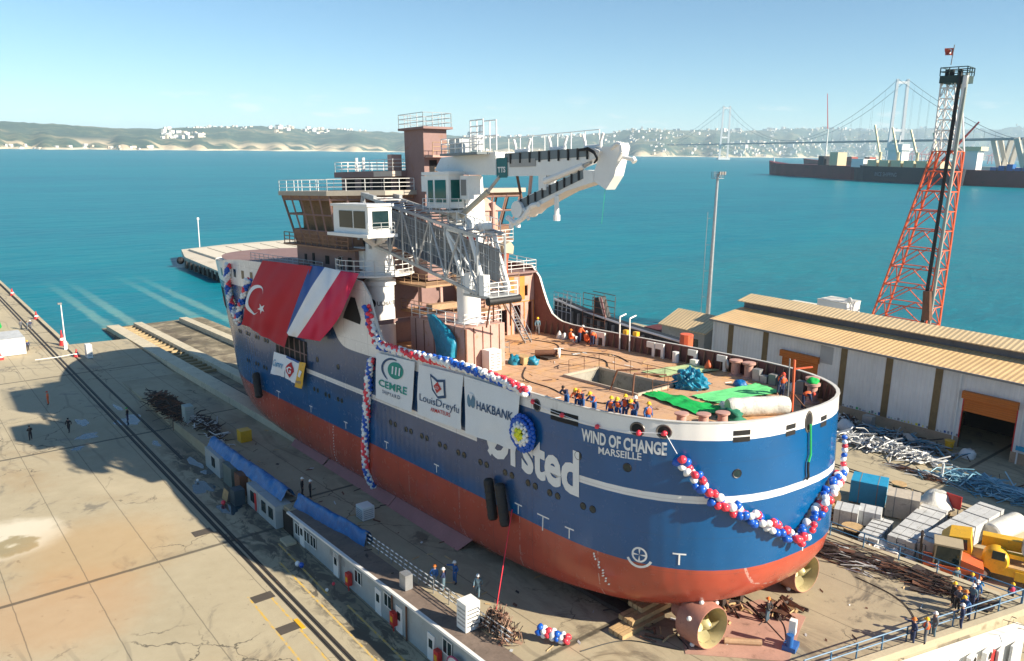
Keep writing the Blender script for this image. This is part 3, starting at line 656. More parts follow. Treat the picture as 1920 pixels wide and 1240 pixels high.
# ---- dark steel dock wall on the far side of the ship
dw = thing('dock_wall', 'dark steel side wall of a floating dock with scaffolding, on the far side of the ship', 'dock', (26, 70, 0))
M_dk = paint('dock_steel', (0.018, 0.022, 0.026), 0.6, 0.4, (0.05, 0.03, 0.025), 0.5)
DX = 24.0
tb = [(on(px, py, 0, DX).y, on(px, py, 0, DX).z) for px, py in ((1040, 560), (1075, 575), (1120, 592), (1180, 612), (1285, 643))]
prof = [(DX, y, z) for y, z in tb] + [(DX, tb[-1][0], -3), (DX, tb[0][0], -3)]
MB().prism(prof, (1.2, 0, 0)).build('side_plate', M_dk, dw)
mb = MB(); mb.path([Vector((DX - .1, y, z)) for y, z in tb], 0.14, 5)
mb.build('top_edge', M_wh2, dw)
mb = MB()
for i in range(16):
    q = i / 15; a = Vector((DX, tb[1][0], tb[1][1])).lerp(Vector((DX, tb[-1][0], tb[-1][1])), q); mb.box(DX - 0.35, DX - 0.003, a.y - .08, a.y + .08, a.z - 3.4, a.z - 0.6)
each(mb, 'stiffener', M_wgrey, dw)
def scaff(px0, px1, pyt, pyb, n, m):
    mb = MB(); a, b = on(px0, pyb, 0, DX - .6), on(px1, pyb, 0, DX - .6); tz = on(px0, pyt, 0, DX - .6).z
    for dx in (0, 1.6):
        for i in range(n + 1):
            q = a.lerp(b, i / n); mb.tube((q.x + dx, q.y, min(a.z, b.z) - 2), (q.x + dx, q.y, tz - random.uniform(0, .8)), 0.05, 4)
        for j in range(m + 1): z = a.z + (tz - a.z) * j / m; mb.tube((a.x + dx, a.y, z), (b.x + dx, b.y, z), 0.045, 4)
    return mb
scaff(1038, 1070, 547, 580, 4, 4).build('scaffold', M_galv, dw); scaff(1092, 1134, 548, 605, 2, 5).build('scaffold', M_rust, dw)
a = on(1113, 598, 0, DX); mb = MB(); mb.prism([on(1113, 598, 0, DX), on(1113, 560, 0, DX), on(1122, 557, 0, DX), on(1134, 603, 0, DX)], (1.2, 0, 0)); mb.build('buttress', [M_dk], dw)
MB().prism([on(1124, 558, 0, DX - .05), on(1128, 558, 0, DX - .05), on(1137, 600, 0, DX - .05), on(1134, 602, 0, DX - .05)], (0.04, 0, 0)).build('pink_flange', paint('pink_primer2', (0.5, 0.25, 0.24), 0.7), dw)
p = on(1287, 637, 0, DX); tag(MB().tube((p.x, p.y, p.z - 1), (p.x, p.y, p.z + .6), 0.7, 10).build('buoy', M_ro), 'orange round drum at the end of the dark dock wall', 'drum')

# ---- far ships
M_hull1 = paint('far_hull_maroon', (0.15, 0.025, 0.035), 0.6, 0.3, (0.05, 0.015, 0.02), 0.05); M_hull2 = paint('far_hull_dark', (0.012, 0.02, 0.035), 0.6, 0.2)
M_cream = paint('cream_paint', (0.70, 0.60, 0.38), 0.6, 0.1); M_deckr = paint('deck_red', (0.35, 0.07, 0.05), 0.7, 0.3)
def cargo(name, label, a, b, hgt, matl, deckm, beam=26, flare=6, bow=True):
    a = on(*a, 2, WZ); b = on(*b, 2, WZ); d = (b - a); L = d.length; d.normalize(); n = Vector((-d.y, d.x, 0))
    if n.dot(CAM - a) > 0: n = -n
    o = thing(name, label, 'ship', (a.x, a.y, WZ))
    rows = []
    for s_, hw in ((-flare, 0.03), (0, .35), (L * .06, .7), (L * .15, .96), (L * .25, 1), (L * .85, 1), (L * .96, .9), (L, .55), (L + 1, .05)):
        top = hgt * (1 + (0.18 * max(0, 1 - s_ / (L * .12)) if bow else 0)); c = n * beam / 2
        sk = 1 if s_ > 0 else 0.0
        rows.append([a + d * (s_ if j else max(s_, 0)) + c + n * side * beam / 2 * hw * (1 if j else (.9 * min(1, hw + .1))) + Vector((0, 0, (top if j else -1.0))) for j, side in ((0, -1), (1, -1), (1, 1), (0, 1))])
    mb = MB().grid(rows); mb.build('hull', matl, o)
    mb = MB(); mb.add([r[k] - Vector((0, 0, 1.4)) for r in rows for k in (1, 2)], [(2 * i, 2 * i + 1, 2 * i + 3, 2 * i + 2) for i in range(len(rows) - 1)]); mb.build('deck', deckm, o, recalc=False)
    def loc(s_, w, z): return a + d * s_ + n * beam * w + Vector((0, 0, z + hgt * 0.9))
    return o, loc, L, d, n
def fbox(o, nm, loc, s0, s1, w0, w1, z0, z1, m): return MB().box(s0, s1, w0, w1, z0, z1, lambda x, y, z: loc(x, y, z)).build(nm, m, o)
def fcrane(o, loc, s, h, ds_, dz, m=None):
    m = m or M_cream
    mb = MB(); mb.tube(loc(s, .5, 0), loc(s, .5, h), 2.0, 8); mb.beam(loc(s, .5, h * .7), loc(s + ds_, .5, h * .7 + dz), 1.9, 2.2); mb.build('deck_crane', m, o)
o, loc, L, d, n = cargo('cargo_ship', 'long low maroon tanker with red deck, leftmost of the moored ships', (1432, 327), (1600, 338), 20, M_hull1, M_deckr)
fbox(o, 'superstructure', loc, L * .62, L * .68, .1, .9, 0, 16, M_hull2); fbox(o, 'funnel', loc, L * .72, L * .8, .2, .8, 0, 22, M_cream)
mb = MB(); mb.tube(loc(9, .5, 0), loc(9, .5, 13), 1.0, 6); mb.build('mast', M_wh2, o)
mb = MB(); mb.tube(loc(L * .645, .4, 10), loc(L * .645, .4, 58), 1.4, 6, 1); mb.build('crane_mast', M_white, o)
mb = MB(); mb.tube(loc(L * .64, .4, 58), loc(L * .60, .4, 112), 0.8, 4, .5); mb.build('crane_jib', M_red, o)
mb = MB()
for i in range(30): mb.box(14 + i * 4.6, 16.5 + i * 4.6, .1, .9, 0, random.uniform(.6, 2.2), lambda x, y, z: loc(x, y, z))
mb.build('deck_pipes', M_deckr, o)
o2, loc2, L2, d2, n2 = cargo('cargo_ship', 'red-decked ship lying behind the moored ships with a white wheelhouse', (1500, 316), (1740, 325), 22, M_hull1, M_deckr, 30)
for i in range(6): fbox(o2, 'deck_house', loc2, L2 * (.18 + .07 * i), L2 * (.22 + .07 * i), .1, .8, 0, 8 + 5 * (i % 2), M_deckr)
fbox(o2, 'superstructure', loc2, L2 * .70, L2 * .80, .1, .9, 0, 44, M_white); fbox(o2, 'bridge', loc2, L2 * .69, L2 * .81, -.1, 1.1, 30, 35, M_white)
mb = MB(); mb.tube(loc2(L2 * .75, .5, 40), loc2(L2 * .75, .5, 64), 1.5, 6); mb.build('mast', M_wh2, o2)
o, loc, L, d, n = cargo('cargo_ship', 'dark blue bulk carrier with four cream deck cranes and white lettering', (1590, 338), (1785, 349), 21, M_hull2, M_cream)
for i in range(4): fcrane(o, loc, L * (.24 + .18 * i), 22, (-L * .09 if i != 3 else -L * .06), 44 - 4 * i)
for i in range(6): fbox(o, 'hatch_cover', loc, L * (.17 + .12 * i), L * (.265 + .12 * i), .12, .88, 0, 11, M_cream)
fbox(o, 'forecastle', loc, 0, L * .13, .1, .9, 0, 12, M_white)
ft = D.curves.new('t', 'FONT'); ft.body = 'INCE SHIPPING'; ft.size = 8; to = D.objects.new('t', ft); col.objects.link(to)
def text_mesh(body, size, bold=0.0, spacing=1.0, shear=0.0):
    c = D.curves.new('txt', 'FONT'); c.body = body; c.size = size; c.offset = bold; c.space_character = spacing; c.shear = shear; c.resolution_u = 3
    ob = D.objects.new('txt', c); col.objects.link(ob); dg = bpy.context.evaluated_depsgraph_get(); me = D.meshes.new_from_object(ob.evaluated_get(dg))
    vs = [Vector((v.co.x, v.co.y)) for v in me.vertices]; fs = [tuple(p.vertices) for p in me.polygons]
    D.objects.remove(ob); D.curves.remove(c); D.meshes.remove(me); return vs, fs
D.objects.remove(to); D.curves.remove(ft)
vs, fs = text_mesh('INCE SHIPPING', 8, 0.0)
mb = MB(); mb.add([loc(L * .28 + v.x * .75, 0.0, -11 + v.y) - n * 0.6 for v in vs], fs); mb.build('lettering', paint('faint_letters', (0.22, 0.27, 0.32), .6), o, recalc=False)
o, loc, L, d, n = cargo('cargo_ship', 'maroon ship with a white deckhouse and blue covers, rightmost of the moored ships', (1778, 347), (2000, 356), 20, M_hull1, M_deckr)
fbox(o, 'superstructure', loc, L * .02, L * .22, .1, .9, 0, 26, M_white); fbox(o, 'bridge', loc, L * .0, L * .25, 0, 1, 26, 31, M_cream)
for i in range(5): fbox(o, 'blue_cover', loc, L * (.34 + .07 * i), L * (.39 + .07 * i), .2, .7, 0, 6 + 2 * (i % 3), M_blue)
mb = MB(); mb.tube(loc(-L * .15, .6, 8), loc(L * .16, .6, 62), 2.2, 5, 1.2); mb.build('crane_jib', M_red, o)
# harbour cranes on the far shore
def portcrane(px, label):
    p = far(px, 303, 5200); p.z = WZ; mb = MB()
    for dx in (-14, 14): mb.beam(p + rt0 * dx, p + rt0 * dx * .6 + Vector((0, 0, 52)), 4)
    mb.beam(p + rt0 * -24 + Vector((0, 0, 52)), p + rt0 * 30 + Vector((0, 0, 55)), 4); mb.beam(p + Vector((0, 0, 55)), p + rt0 * 38 + Vector((0, 0, 98)), 3.5); mb.beam(p + rt0 * -12 + Vector((0, 0, 20)), p + rt0 * 12 + Vector((0, 0, 20)), 3)
    tag(mb.build('harbour_crane', paint('far_crane', (0.45, 0.16, 0.18), 0.6)), label, 'crane', 'harbour cranes on the far shore')
for i, (px, l) in enumerate(((1706, 'farthest left of the harbour cranes seen under the bridge deck'), (1724, 'harbour crane second from the left under the bridge deck'), (1738, 'third harbour crane, beside the white ship mast under the bridge'), (1836, 'harbour crane just right of the raked red jib on the far shore'), (1856, 'rightmost harbour crane on the far shore, before the bridge pier'))): portcrane(px, l)

# unseen building added right of frame to shade the ground before the open door
ws = thing('shade_building', 'unseen tall building with tan roof, added beyond the right edge to shade the ground', 'shade_building', (47, -12.5, 0))
MB().box(46.5, 53.2, -60, -12.5, 0, 11.5).build('wall', M_wall, ws); MB().box(46.1, 53.3, -60.4, -12.1, 11.503, 11.8).build('roof', M_roof, ws)
for y in (-16, -22, -28): MB().box(46.44, 46.497, y - 1.2, y + 1.2, 5, 7).build('window', M_glass, ws)
MB().box(46.4, 46.497, -36, -31, 0, 5).build('door', M_orange, ws)
# ================================================================== THE SHIP
ship = thing('ship', 'large blue and white offshore service ship with red bottom standing on the slipway', 'ship', S(0, 0, 0))
WM['ship_s'] = WM[ship.name]
LV = [-0.3, 0.0, 0.5, 1.1, 1.8, 2.6, 3.8, 5.0, 7.0, 9.2, 11.0, 12.8, 13.5, 14.13]
def tab(t_, x): return lerp_t(t_, x)
T_B = [(-0.3, 7.4), (0, 8.3), (0.5, 9.0), (1.1, 9.4), (1.8, 9.62), (2.6, 9.7), (99, 9.7)]
T_XS = [(-0.3, 17), (0, 13.5), (0.5, 9.0), (1.1, 5.2), (1.8, 2.4), (2.6, 1.1), (3.8, 0.35), (5, 0.05), (7, 0), (99, 0)]
T_XE = [(-0.3, 71), (0, 73), (0.5, 75.5), (1.1, 77.5), (2.6, 79), (5, 80), (9.2, 81), (13, 82.5), (20, 85)]
T_LE = [(-0.3, 30), (1.8, 26), (5, 22), (20, 20)]
TOPT = [(0, 14.13), (29.5, 14.13), (31.4, 14.3), (32.6, 14.85), (33.5, 16.1), (34.2, 17.8), (34.7, 18.8), (35.4, 19.4), (36.6, 19.7), (60, 19.65), (66, 19.25), (72, 18.7), (90, 18.2)]
XST = [13, 16, 20, 24, 27, 29.5, 30.6, 31.4, 32, 32.6, 33.1, 33.5, 33.9, 34.2, 34.7, 35.4, 36.6, 39, 42, 46, 50, 54, 58, 63]
NE = 14
def outline(h, side=-1, inset=0.0):
    """half outline at height h from the stern centre to the bow centre"""
    xs, xe, B, le = tab(T_XS, h), tab(T_XE, h), tab(T_B, h), tab(T_LE, h); B -= inset; xs += inset; xe -= inset
    xs -= 0.95; out = []; n = 2.6; LS = 13.0
    for i in range(NE):
        a = (i / NE) * math.pi / 2; q_ = LS * (1 - math.cos(a) ** (2 / n)); yy = side * B * math.sin(a) ** (2 / n)
        out.append((xs + q_ - 0.06 * yy * max(0, 1 - q_ / LS), yy))
    x0 = xs + LS; x1 = xe - le
    for x in XST: out.append((x0 + (x - 13) / 50.0 * (x1 - x0), side * B))
    n = 2.4
    for i in range(1, NE + 1):
        a = (i / NE) * math.pi / 2; out.append((x1 + le * math.sin(a) ** (2 / n), side * B * max(0, math.cos(a)) ** (2 / n)))
    return out
NL = 9
def column(i_ol):  # not used
    pass
def hull_rows(side, inset=0.0, lo=-1, hi=99, upper=True):
    rows = []
    ols = [(h, outline(h, side, inset)) for h in LV if lo <= h <= hi]
    top = outline(19.7, side, inset); base = outline(14.13, side, inset)
    n = len(base)
    for k in range(n):
        r = [S(o[k][0], o[k][1], h) for h, o in ols]
        if upper:
            xt = base[k][0]; T = tab(TOPT, xt)
            for j in range(1, 4):
                h = 14.13 + (T - 14.13) * j / 3; f = (h - 14.13) / (19.7 - 14.13)
                r.append(S(base[k][0] + (top[k][0] - base[k][0]) * f if k >= NE + len(XST) - 3 else base[k][0], base[k][1] + (top[k][1] - base[k][1]) * f, h))
        rows.append(r)
    return rows
# arc-length lookup of the port/starboard side at a height
def hullpt(x, h, side=-1, off=0.0):
    """point on the hull skin at ship x (0..85); off outwards"""
    o = outline(min(h, 19.7), side)
    for (a, b), (c, d) in zip(o, o[1:]):
        if a <= x <= c + 1e-6:
            u = (x - a) / max(1e-6, c - a); y = b + (d - b) * u; nx, ny = -(d - b) * side, (c - a) * side
            # outward normal in plan
            L_ = math.hypot(nx, ny) or 1; nx, ny = nx / L_, ny / L_
            if ny * side < 0: nx, ny = -nx, -ny
            return S(x + nx * off, y + ny * off, h)
    return S(x, o[-1][1], h)
ARC = {}
def arcpt(s_, h, off=0.0):
    """walk round the stern: s_=0 at the stern centre, negative to port, positive to starboard (metres of girth)"""
    side = -1 if s_ < 0 else 1
    if h < 2.6:            # below the turn of the bilge keep the station and follow the section inwards
        p = SHI @ arcpt(s_, 2.6, off); o = outline(max(h, -.3), side)
        for (a, b), (c, d) in zip(o, o[1:]):
            if a <= p.x <= c + 1e-6: return S(p.x, b + (d - b) * (p.x - a) / max(1e-6, c - a) + side * off * .7, h)
        return S(p.x, p.y, h)
    key = (round(h, 1), side)
    if key not in ARC: ARC[key] = outline(h, side)
    o = ARC[key]; r = abs(s_)
    for (a, b), (c, d) in zip(o, o[1:]):
        L_ = math.hypot(c - a, d - b)
        if r <= L_:
            u = r / max(L_, 1e-6); nx, ny = -(d - b), (c - a); q = math.hypot(nx, ny) or 1
            nx, ny = nx / q, ny / q
            if side < 0: nx, ny = -nx, -ny
            return S(a + (c - a) * u - abs(nx) * 0 + nx * off, b + (d - b) * u + ny * off, h)
        r -= L_
    return S(*o[-1], h)
def hullhit(px, py):
    """where the view ray meets the outer skin: returns (girth s, h)"""
    best = None
    d = ray(px, py).normalized(); 
    for side in (-1, 1):
        for si in range(0, 900):
            s_ = side * si * 0.1
            # intersect the ray with the vertical line at girth s_: compare horizontal bearing
            p = arcpt(s_, 9.0); v1 = p - CAM
            cr = d.x * v1.y - d.y * v1.x
            if si and prev * cr <= 0 and (v1.x * d.x + v1.y * d.y) > 0:
                dist = math.hypot(v1.x, v1.y) / math.hypot(d.x, d.y); z = CAM.z + d.z * dist
                if best is None or dist < best[0]: best = (dist, s_, z)
            prev = cr
    if best is None:       # just outside the silhouette: take the nearest bearing
        cand = []
        for si in range(-950, 400):
            w = arcpt(si * .1, 9.0) - CAM; cand.append((abs(d.x * w.y - d.y * w.x) / w.length, si * .1, w))
        e = min(cand, key=lambda k: k[0]); w = e[2]; z = CAM.z + d.z * math.hypot(w.x, w.y) / math.hypot(d.x, d.y)
        return e[1], (SHI @ Vector((CAM.x + w.x, CAM.y + w.y, z))).z
    dist, s_, z = best
    p = arcpt(s_, 9.0); q = SHI @ Vector((p.x, p.y, z))
    h = q.z
    for _ in range(3):
        p = arcpt(s_, min(max(h, 2), 14)); 
        v1 = p - CAM; 
        # refine s_ for the height
        e = []
        for ds_ in (-0.6, -0.4, -0.2, 0, 0.2, 0.4, 0.6):
            w = arcpt(s_ + ds_, min(max(h, 2), 14)) - CAM; e.append((abs(d.x * w.y - d.y * w.x), s_ + ds_, w))
        e.sort(key=lambda k: k[0]); s_, w = e[0][1], e[0][2]
        z = CAM.z + d.z * math.hypot(w.x, w.y) / math.hypot(d.x, d.y); h = (SHI @ Vector((CAM.x + w.x, CAM.y + w.y, z))).z
    return s_, h
# hull paint: bottom red, navy, white band, white stripe; these limits are real paint lines in ship height
t = NT('hull_paint')
q = t.n.new('ShaderNodeVectorMath'); q.operation = 'SUBTRACT'; t.put(q.inputs[0], t.pos); q.inputs[1].default_value = (0, 0, 3.84)
P = t.sep(q.outputs[0]); cs_, sn_ = math.cos(TH), math.sin(TH)
XH = t.math('SUBTRACT', t.math('MULTIPLY', P[1], cs_), t.math('MULTIPLY', P[2], sn_)); HH = t.math('ADD', t.math('MULTIPLY', P[1], sn_), t.math('MULTIPLY', P[2], cs_)); YH = P[0]
fc = t.n.new('ShaderNodeFloatCurve'); t.put(fc.inputs['Value'], t.math('DIVIDE', XH, 100.0)); cv = fc.mapping.curves[0]
WLT = [(0, 13.08), (36.5, 13.08), (39.3, 13.15), (40.6, 13.6), (41.7, 14.7), (43.2, 15.9), (46, 16.35), (50, 16.42), (60, 16.42), (100, 16.3)]
while len(cv.points) < len(WLT): cv.points.new(0.5, 0.5)
for pt_, (a, b) in zip(cv.points, WLT): pt_.location = (a / 100, b / 20); pt_.handle_type = 'AUTO_CLAMPED'
fc.mapping.update()
WLv = t.math('MULTIPLY', fc.outputs[0], 20.0)
isw = t.math('GREATER_THAN', HH, WLv); isr = t.math('LESS_THAN', HH, 5.0)
ax = t.math('ABSOLUTE', YH)
st = t.math('MULTIPLY', t.math('GREATER_THAN', HH, 9.22), t.math('LESS_THAN', HH, 9.68))
port = t.math('LESS_THAN', YH, 0.0)
gap = t.math('MULTIPLY', t.math('GREATER_THAN', XH, 8.9), t.math('LESS_THAN', XH, 19.4)); gap = t.math('MAXIMUM', gap, t.math('GREATER_THAN', XH, 48.2)); gap = t.math('MULTIPLY', gap, port)
st = t.math('MULTIPLY', st, t.math('SUBTRACT', 1.0, gap))
n1 = t.noise(0.25, 4); n2 = t.noise(1.6, 4, 0.65)
navy = t.ramp(n1, [(0.3, (0.0, 0.075, 0.22)), (0.7, (0.0, 0.092, 0.27))]); red = t.ramp(n1, [(0.3, (0.36, 0.062, 0.036)), (0.7, (0.5, 0.09, 0.05))])
red = t.mix(t.math('MULTIPLY', t.step(n2, 0.5, 0.75), 0.25), red, (0.16, 0.05, 0.035))
# grey reflection of the sunlit yard, painted into the blue on the port side
yard_refl = t.math('MULTIPLY', t.step(t.math('ADD', XH, t.math('MULTIPLY', t.noise(0.3, 3), 4.0)), 13.5, 17.5), t.step(t.math('SUBTRACT', t.math('ADD', HH, t.math('MULTIPLY', t.noise(0.18, 4, 0.6), 3.2)), t.math('MULTIPLY', t.step(XH, 26, 40), 2.8)), 6.6, 7.8))
yard_refl = t.math('MULTIPLY', yard_refl, t.math('LESS_THAN', YH, -9.0))
navy = t.mix(t.math('MULTIPLY', yard_refl, 0.38), navy, (0.058, 0.058, 0.076))
wht = t.ramp(n1, [(0.3, (0.70, 0.69, 0.68)), (0.7, (0.82, 0.81, 0.80))])
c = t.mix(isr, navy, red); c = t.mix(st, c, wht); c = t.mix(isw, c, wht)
seam = t.math('ABSOLUTE', t.math('SUBTRACT', t.math('FRACT', t.math('DIVIDE', XH, 4.4)), 0.5)); sm = t.math('MULTIPLY', t.step(seam, 0.494, 0.498), t.math('GREATER_THAN', XH, 11.5))
c = t.mix(t.math('MULTIPLY', sm, 0.55), c, (0.03, 0.03, 0.04))
hs_ = t.math('ABSOLUTE', t.math('SUBTRACT', t.math('FRACT', t.math('DIVIDE', HH, 2.35)), 0.5)); c = t.mix(t.math('MULTIPLY', t.step(hs_, 0.488, 0.496), 0.22), c, (0.03, 0.03, 0.04))
chk = t.math('MULTIPLY', t.step(t.math('ABSOLUTE', t.math('SUBTRACT', t.math('FRACT', t.math('DIVIDE', t.math('ADD', XH, t.math('MULTIPLY', n2, .06)), 7.3)), 0.5)), .4935, .4965), t.math('MULTIPLY', isr, t.step(t.noise(4, 2), .45, .5))); c = t.mix(t.math('MULTIPLY', chk, .5), c, (0.6, 0.5, 0.45))
st2 = t.step(t.noise(1.2, 5, 0.7, vec=t.scale(t.pos, (1, 1, 0.12))), 0.60, 0.80); c = t.mix(t.math('MULTIPLY', st2, 0.38), c, (0.10, 0.09, 0.09))
t.set(color=c, rough=t.math('MULTIPLY_ADD', n2, 0.12, 0.20), spec=0.5, coat=0.22, coatr=0.12)
fr = t.math('SINE', t.math('MULTIPLY', XH, 6.28318 / 0.75))
t.bump(t.math('ADD', t.math('MULTIPLY', fr, 0.25), t.math('MULTIPLY', t.noise(0.5, 3), 1.6)), 0.28, 0.05)
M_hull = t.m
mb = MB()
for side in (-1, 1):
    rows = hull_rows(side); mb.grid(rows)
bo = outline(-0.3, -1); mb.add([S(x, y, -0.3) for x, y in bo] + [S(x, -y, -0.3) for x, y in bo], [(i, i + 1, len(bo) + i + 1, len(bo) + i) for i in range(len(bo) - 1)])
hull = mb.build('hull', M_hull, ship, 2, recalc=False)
bm_ = bmesh.new(); bm_.from_mesh(hull.data); bmesh.ops.remove_doubles(bm_, verts=bm_.verts, dist=0.004); bmesh.ops.recalc_face_normals(bm_, faces=bm_.faces); bm_.to_mesh(hull.data); bm_.free()
hull.data.set_sharp_from_angle(angle=R(40))

# inner bulwark, cap rail, stanchions
M_in = paint('bulwark_inside', (0.17, 0.07, 0.065), 0.8, 0.3, (0.25, 0.13, 0.07), 1.2)
M_pink = paint('primer_pink', (0.50, 0.31, 0.265), 0.75, 0.18, (0.40, 0.20, 0.09), 0.5, thr=(0.52, 0.7))
M_pinkd = paint('primer_pink_shaded', (0.26, 0.165, 0.155), 0.75, 0.18, (0.24, 0.13, 0.08), 0.5)  # same pink primer, darkened to the tone it shows in shade
M_brnz = paint('rusty_frames', (0.27, 0.155, 0.10), 0.8, 0.3, (0.18, 0.08, 0.04), 0.9)
M_capr = paint('cap_rail', (0.62, 0.60, 0.56), 0.5, 0.1)
T = 0.16
mb = MB(); cap = MB(); st_ = MB()
for side in (-1, 1):
    base = outline(14.13, side, T); bo_ = outline(14.13, side, -0.04)
    rows = []; crow = []
    for (x, y), (x2, y2) in zip(base, bo_):
        if x > 44: break
        tp = tab(TOPT, x) - 0.0
        rows.append([S(x, y, 12.8), S(x, y, (12.8 + tp) / 2), S(x, y, tp)])
        crow.append([S(x, y, tp + 0.01), S(x, y, tp + 0.06), S(x2, y2, tp + 0.06), S(x2, y2, tp + 0.01)])
    mb.grid(rows); cap.grid(crow)
    s_ = 0.0; prev = None
    for k in range(0, 62):
        ss = side * (0.4 + k * 0.85); p = arcpt(ss, 13.5, -T - 0.002); q2 = arcpt(ss, 13.5, -T - 0.36)
        xx_ = (SHI @ p).x
        if xx_ > 33.5: break
        u3 = Vector((SHIP[0][2], SHIP[1][2], SHIP[2][2])).normalized(); b0 = p - u3 * 0.66; t0 = p + u3 * 0.56; b1 = q2 - u3 * 0.66
        dr = (q2 - p).normalized(); sd_ = dr.cross(u3) * 0.03
        pr = [b0 - sd_, t0 - sd_, (t0 + dr * .1) - sd_, b1 - sd_]; st_.prism(pr, sd_ * 2)
mb.build('bulwark_lining', M_in, ship, recalc=False); cap.build('cap_rail', M_capr, ship); each(st_, 'bulwark_bracket', M_brnz, ship)
# decks
t = NT('rusty_deck'); P = t.sep(t.pos)
n1 = t.noise(0.22, 5, 0.65, dist=0.5); n2 = t.noise(2.2, 5, 0.7); n3 = t.noise(0.7, 5, 0.7, dist=1.0)
c = t.ramp(t.math('ADD', t.math('MULTIPLY', n1, 0.6), t.math('MULTIPLY', n2, 0.4)), [(0.34, (0.40, 0.21, 0.12)), (0.5, (0.55, 0.34, 0.21)), (0.66, (0.64, 0.39, 0.20))])
c = t.mix(t.math('MULTIPLY', t.step(n3, 0.52, 0.66), 0.7), c, (0.58, 0.29, 0.08))
c = t.mix(t.math('MULTIPLY', t.step(t.noise(1.1, 6, 0.75, dist=1.5), 0.6, 0.68), 0.75), c, (0.14, 0.07, 0.05))
sx = t.math('ABSOLUTE', t.math('SUBTRACT', t.math('FRACT', t.math('DIVIDE', P[0], 2.4)), 0.5)); sy = t.math('ABSOLUTE', t.math('SUBTRACT', t.math('FRACT', t.math('DIVIDE', P[1], 5.8)), 0.5))
j = t.math('MAXIMUM', t.step(sx, 0.475, 0.49), t.step(sy, 0.488, 0.494)); c = t.mix(t.math('MULTIPLY', j, t.math('MULTIPLY_ADD', n3, 0.9, 0.1)), c, (0.16, 0.08, 0.04))
t.set(color=c, rough=0.8); t.bump(n2, 0.2, 0.03); M_deck = t.m
DH = 12.8
HX0, HX1, HY0, HY1 = 11.3, 19.0, -1.4, 2.5      # open hatch in the working deck
def deckplate(h, x0, x1, mat, nm, hole=None, inset=T):
    o = [(x, -y if y else 0) for x, y in outline(h if h < 14 else 14.13, -1, inset)]; o2 = [(x, y) for x, y in outline(h if h < 14 else 14.13, 1, inset)]
    xs_ = sorted(set([x for x, y in o + o2 if x0 <= x <= x1] + [x0, x1] + ([hole[0], hole[1]] if hole else [])))
    def hb(x, o=o):
        if x <= o[0][0]: return 0.0
        for (a, b), (c_, d) in zip(o, o[1:]):
            if a <= x <= c_ + 1e-9: return b + (d - b) * (x - a) / max(1e-6, c_ - a)
        return o[-1][1]
    mb = MB()
    for a, b in zip(xs_, xs_[1:]):
        ha, hb_ = hb(a), hb(b); sa, sb_ = hb(a, o2), hb(b, o2)
        if hole and a >= hole[0] - 1e-6 and b <= hole[1] + 1e-6:
            mb.add([S(a, -ha, h), S(b, -hb_, h), S(b, hole[2], h), S(a, hole[2], h)], [(0, 1, 2, 3)]); mb.add([S(a, hole[3], h), S(b, hole[3], h), S(b, sb_, h), S(a, sa, h)], [(0, 1, 2, 3)])
        else: mb.add([S(a, -ha, h), S(b, -hb_, h), S(b, sb_, h), S(a, sa, h)], [(0, 1, 2, 3)])
    return mb.build(nm, mat, ship)
x_st = outline(DH, -1, T)[0][0]
deckplate(DH, x_st, 42, M_deck, 'working_deck', (HX0, HX1, HY0, HY1))
deckplate(19.05, 41, 84, M_pinkd, 'foredeck')
# hatch well
mb = MB(); w = [(HX0, HY0), (HX1, HY0), (HX1, HY1), (HX0, HY1)]
for (a, b), (c_, d) in zip(w, w[1:] + w[:1]):
    dn = 0.0
    mb.add([S(a, b, DH + .12), S(c_, d, DH + .12), S(c_, d, DH - 4), S(a, b, DH - 4)], [(0, 1, 2, 3)])
mb.add([S(a, b, DH - 4) for a, b in w], [(0, 1, 2, 3)]); mb.build('hatch_well', paint('hatch_lining', (0.36, 0.34, 0.29), 0.8, 0.25, (0.08, 0.07, 0.06), 0.6), ship, recalc=False)
mb = MB()
for (a, b), (c_, d) in zip(w, w[1:] + w[:1]): mb.beam(S(a, b, DH + .09), S(c_, d, DH + .09), 0.14, 0.2)
mb.build('hatch_coaming', paint('coaming', (0.50, 0.42, 0.33), 0.7, 0.2), ship)
uS = Vector((SHIP[0][2], SHIP[1][2], SHIP[2][2]))
mb = MB(); e = 0.5
mb.rail([S(HX1 + e, HY1 + e, DH), S(HX0 - e, HY1 + e, DH), S(HX0 - e, HY0 + 1, DH)], 1.1, 1.9, 0.025, (1, .5), uS)
mb.rail([S(HX1 + e, HY1 + e, DH), S(HX1 + e, HY0 + 1, DH)], 1.1, 1.6, 0.025, (1, .5), uS)
mb.path([S(HX0 + 2.4, HY0 - .3, DH), S(HX0 + 1.8, HY0 - .2, DH + 1.6), S(HX0 + .6, HY0 + .9, DH + 1.7)], 0.07, 6); mb.path([S(HX0 + .3, HY0 - .2, DH), S(HX0 + .5, HY0 + .2, DH + 1.5), S(HX0 - .4, HY0 + 2.6, DH + 1.2)], 0.07, 6)
mb.build('hatch_railing', M_rust, ship)

# ---- upper works.  bx: box in ship coordinates
def sb(x0, x1, y0, y1, h0, h1): return (x0, x1, y0, y1, h0, h1, lambda x, y, z: S(x, y, z))
def sbox(nm, mat, *b, parent=None):
    return MB().box(*b, lambda x, y, z: S(x, y, z)).build(nm, mat, parent or ship)
def srail(nm, pts, mat, h=1.05, sp=1.5, r=0.035, rails=(1, .66, .33), parent=None): return MB().rail([S(*p) for p in pts], h, sp, r, rails, uS).build(nm, mat, parent or ship)
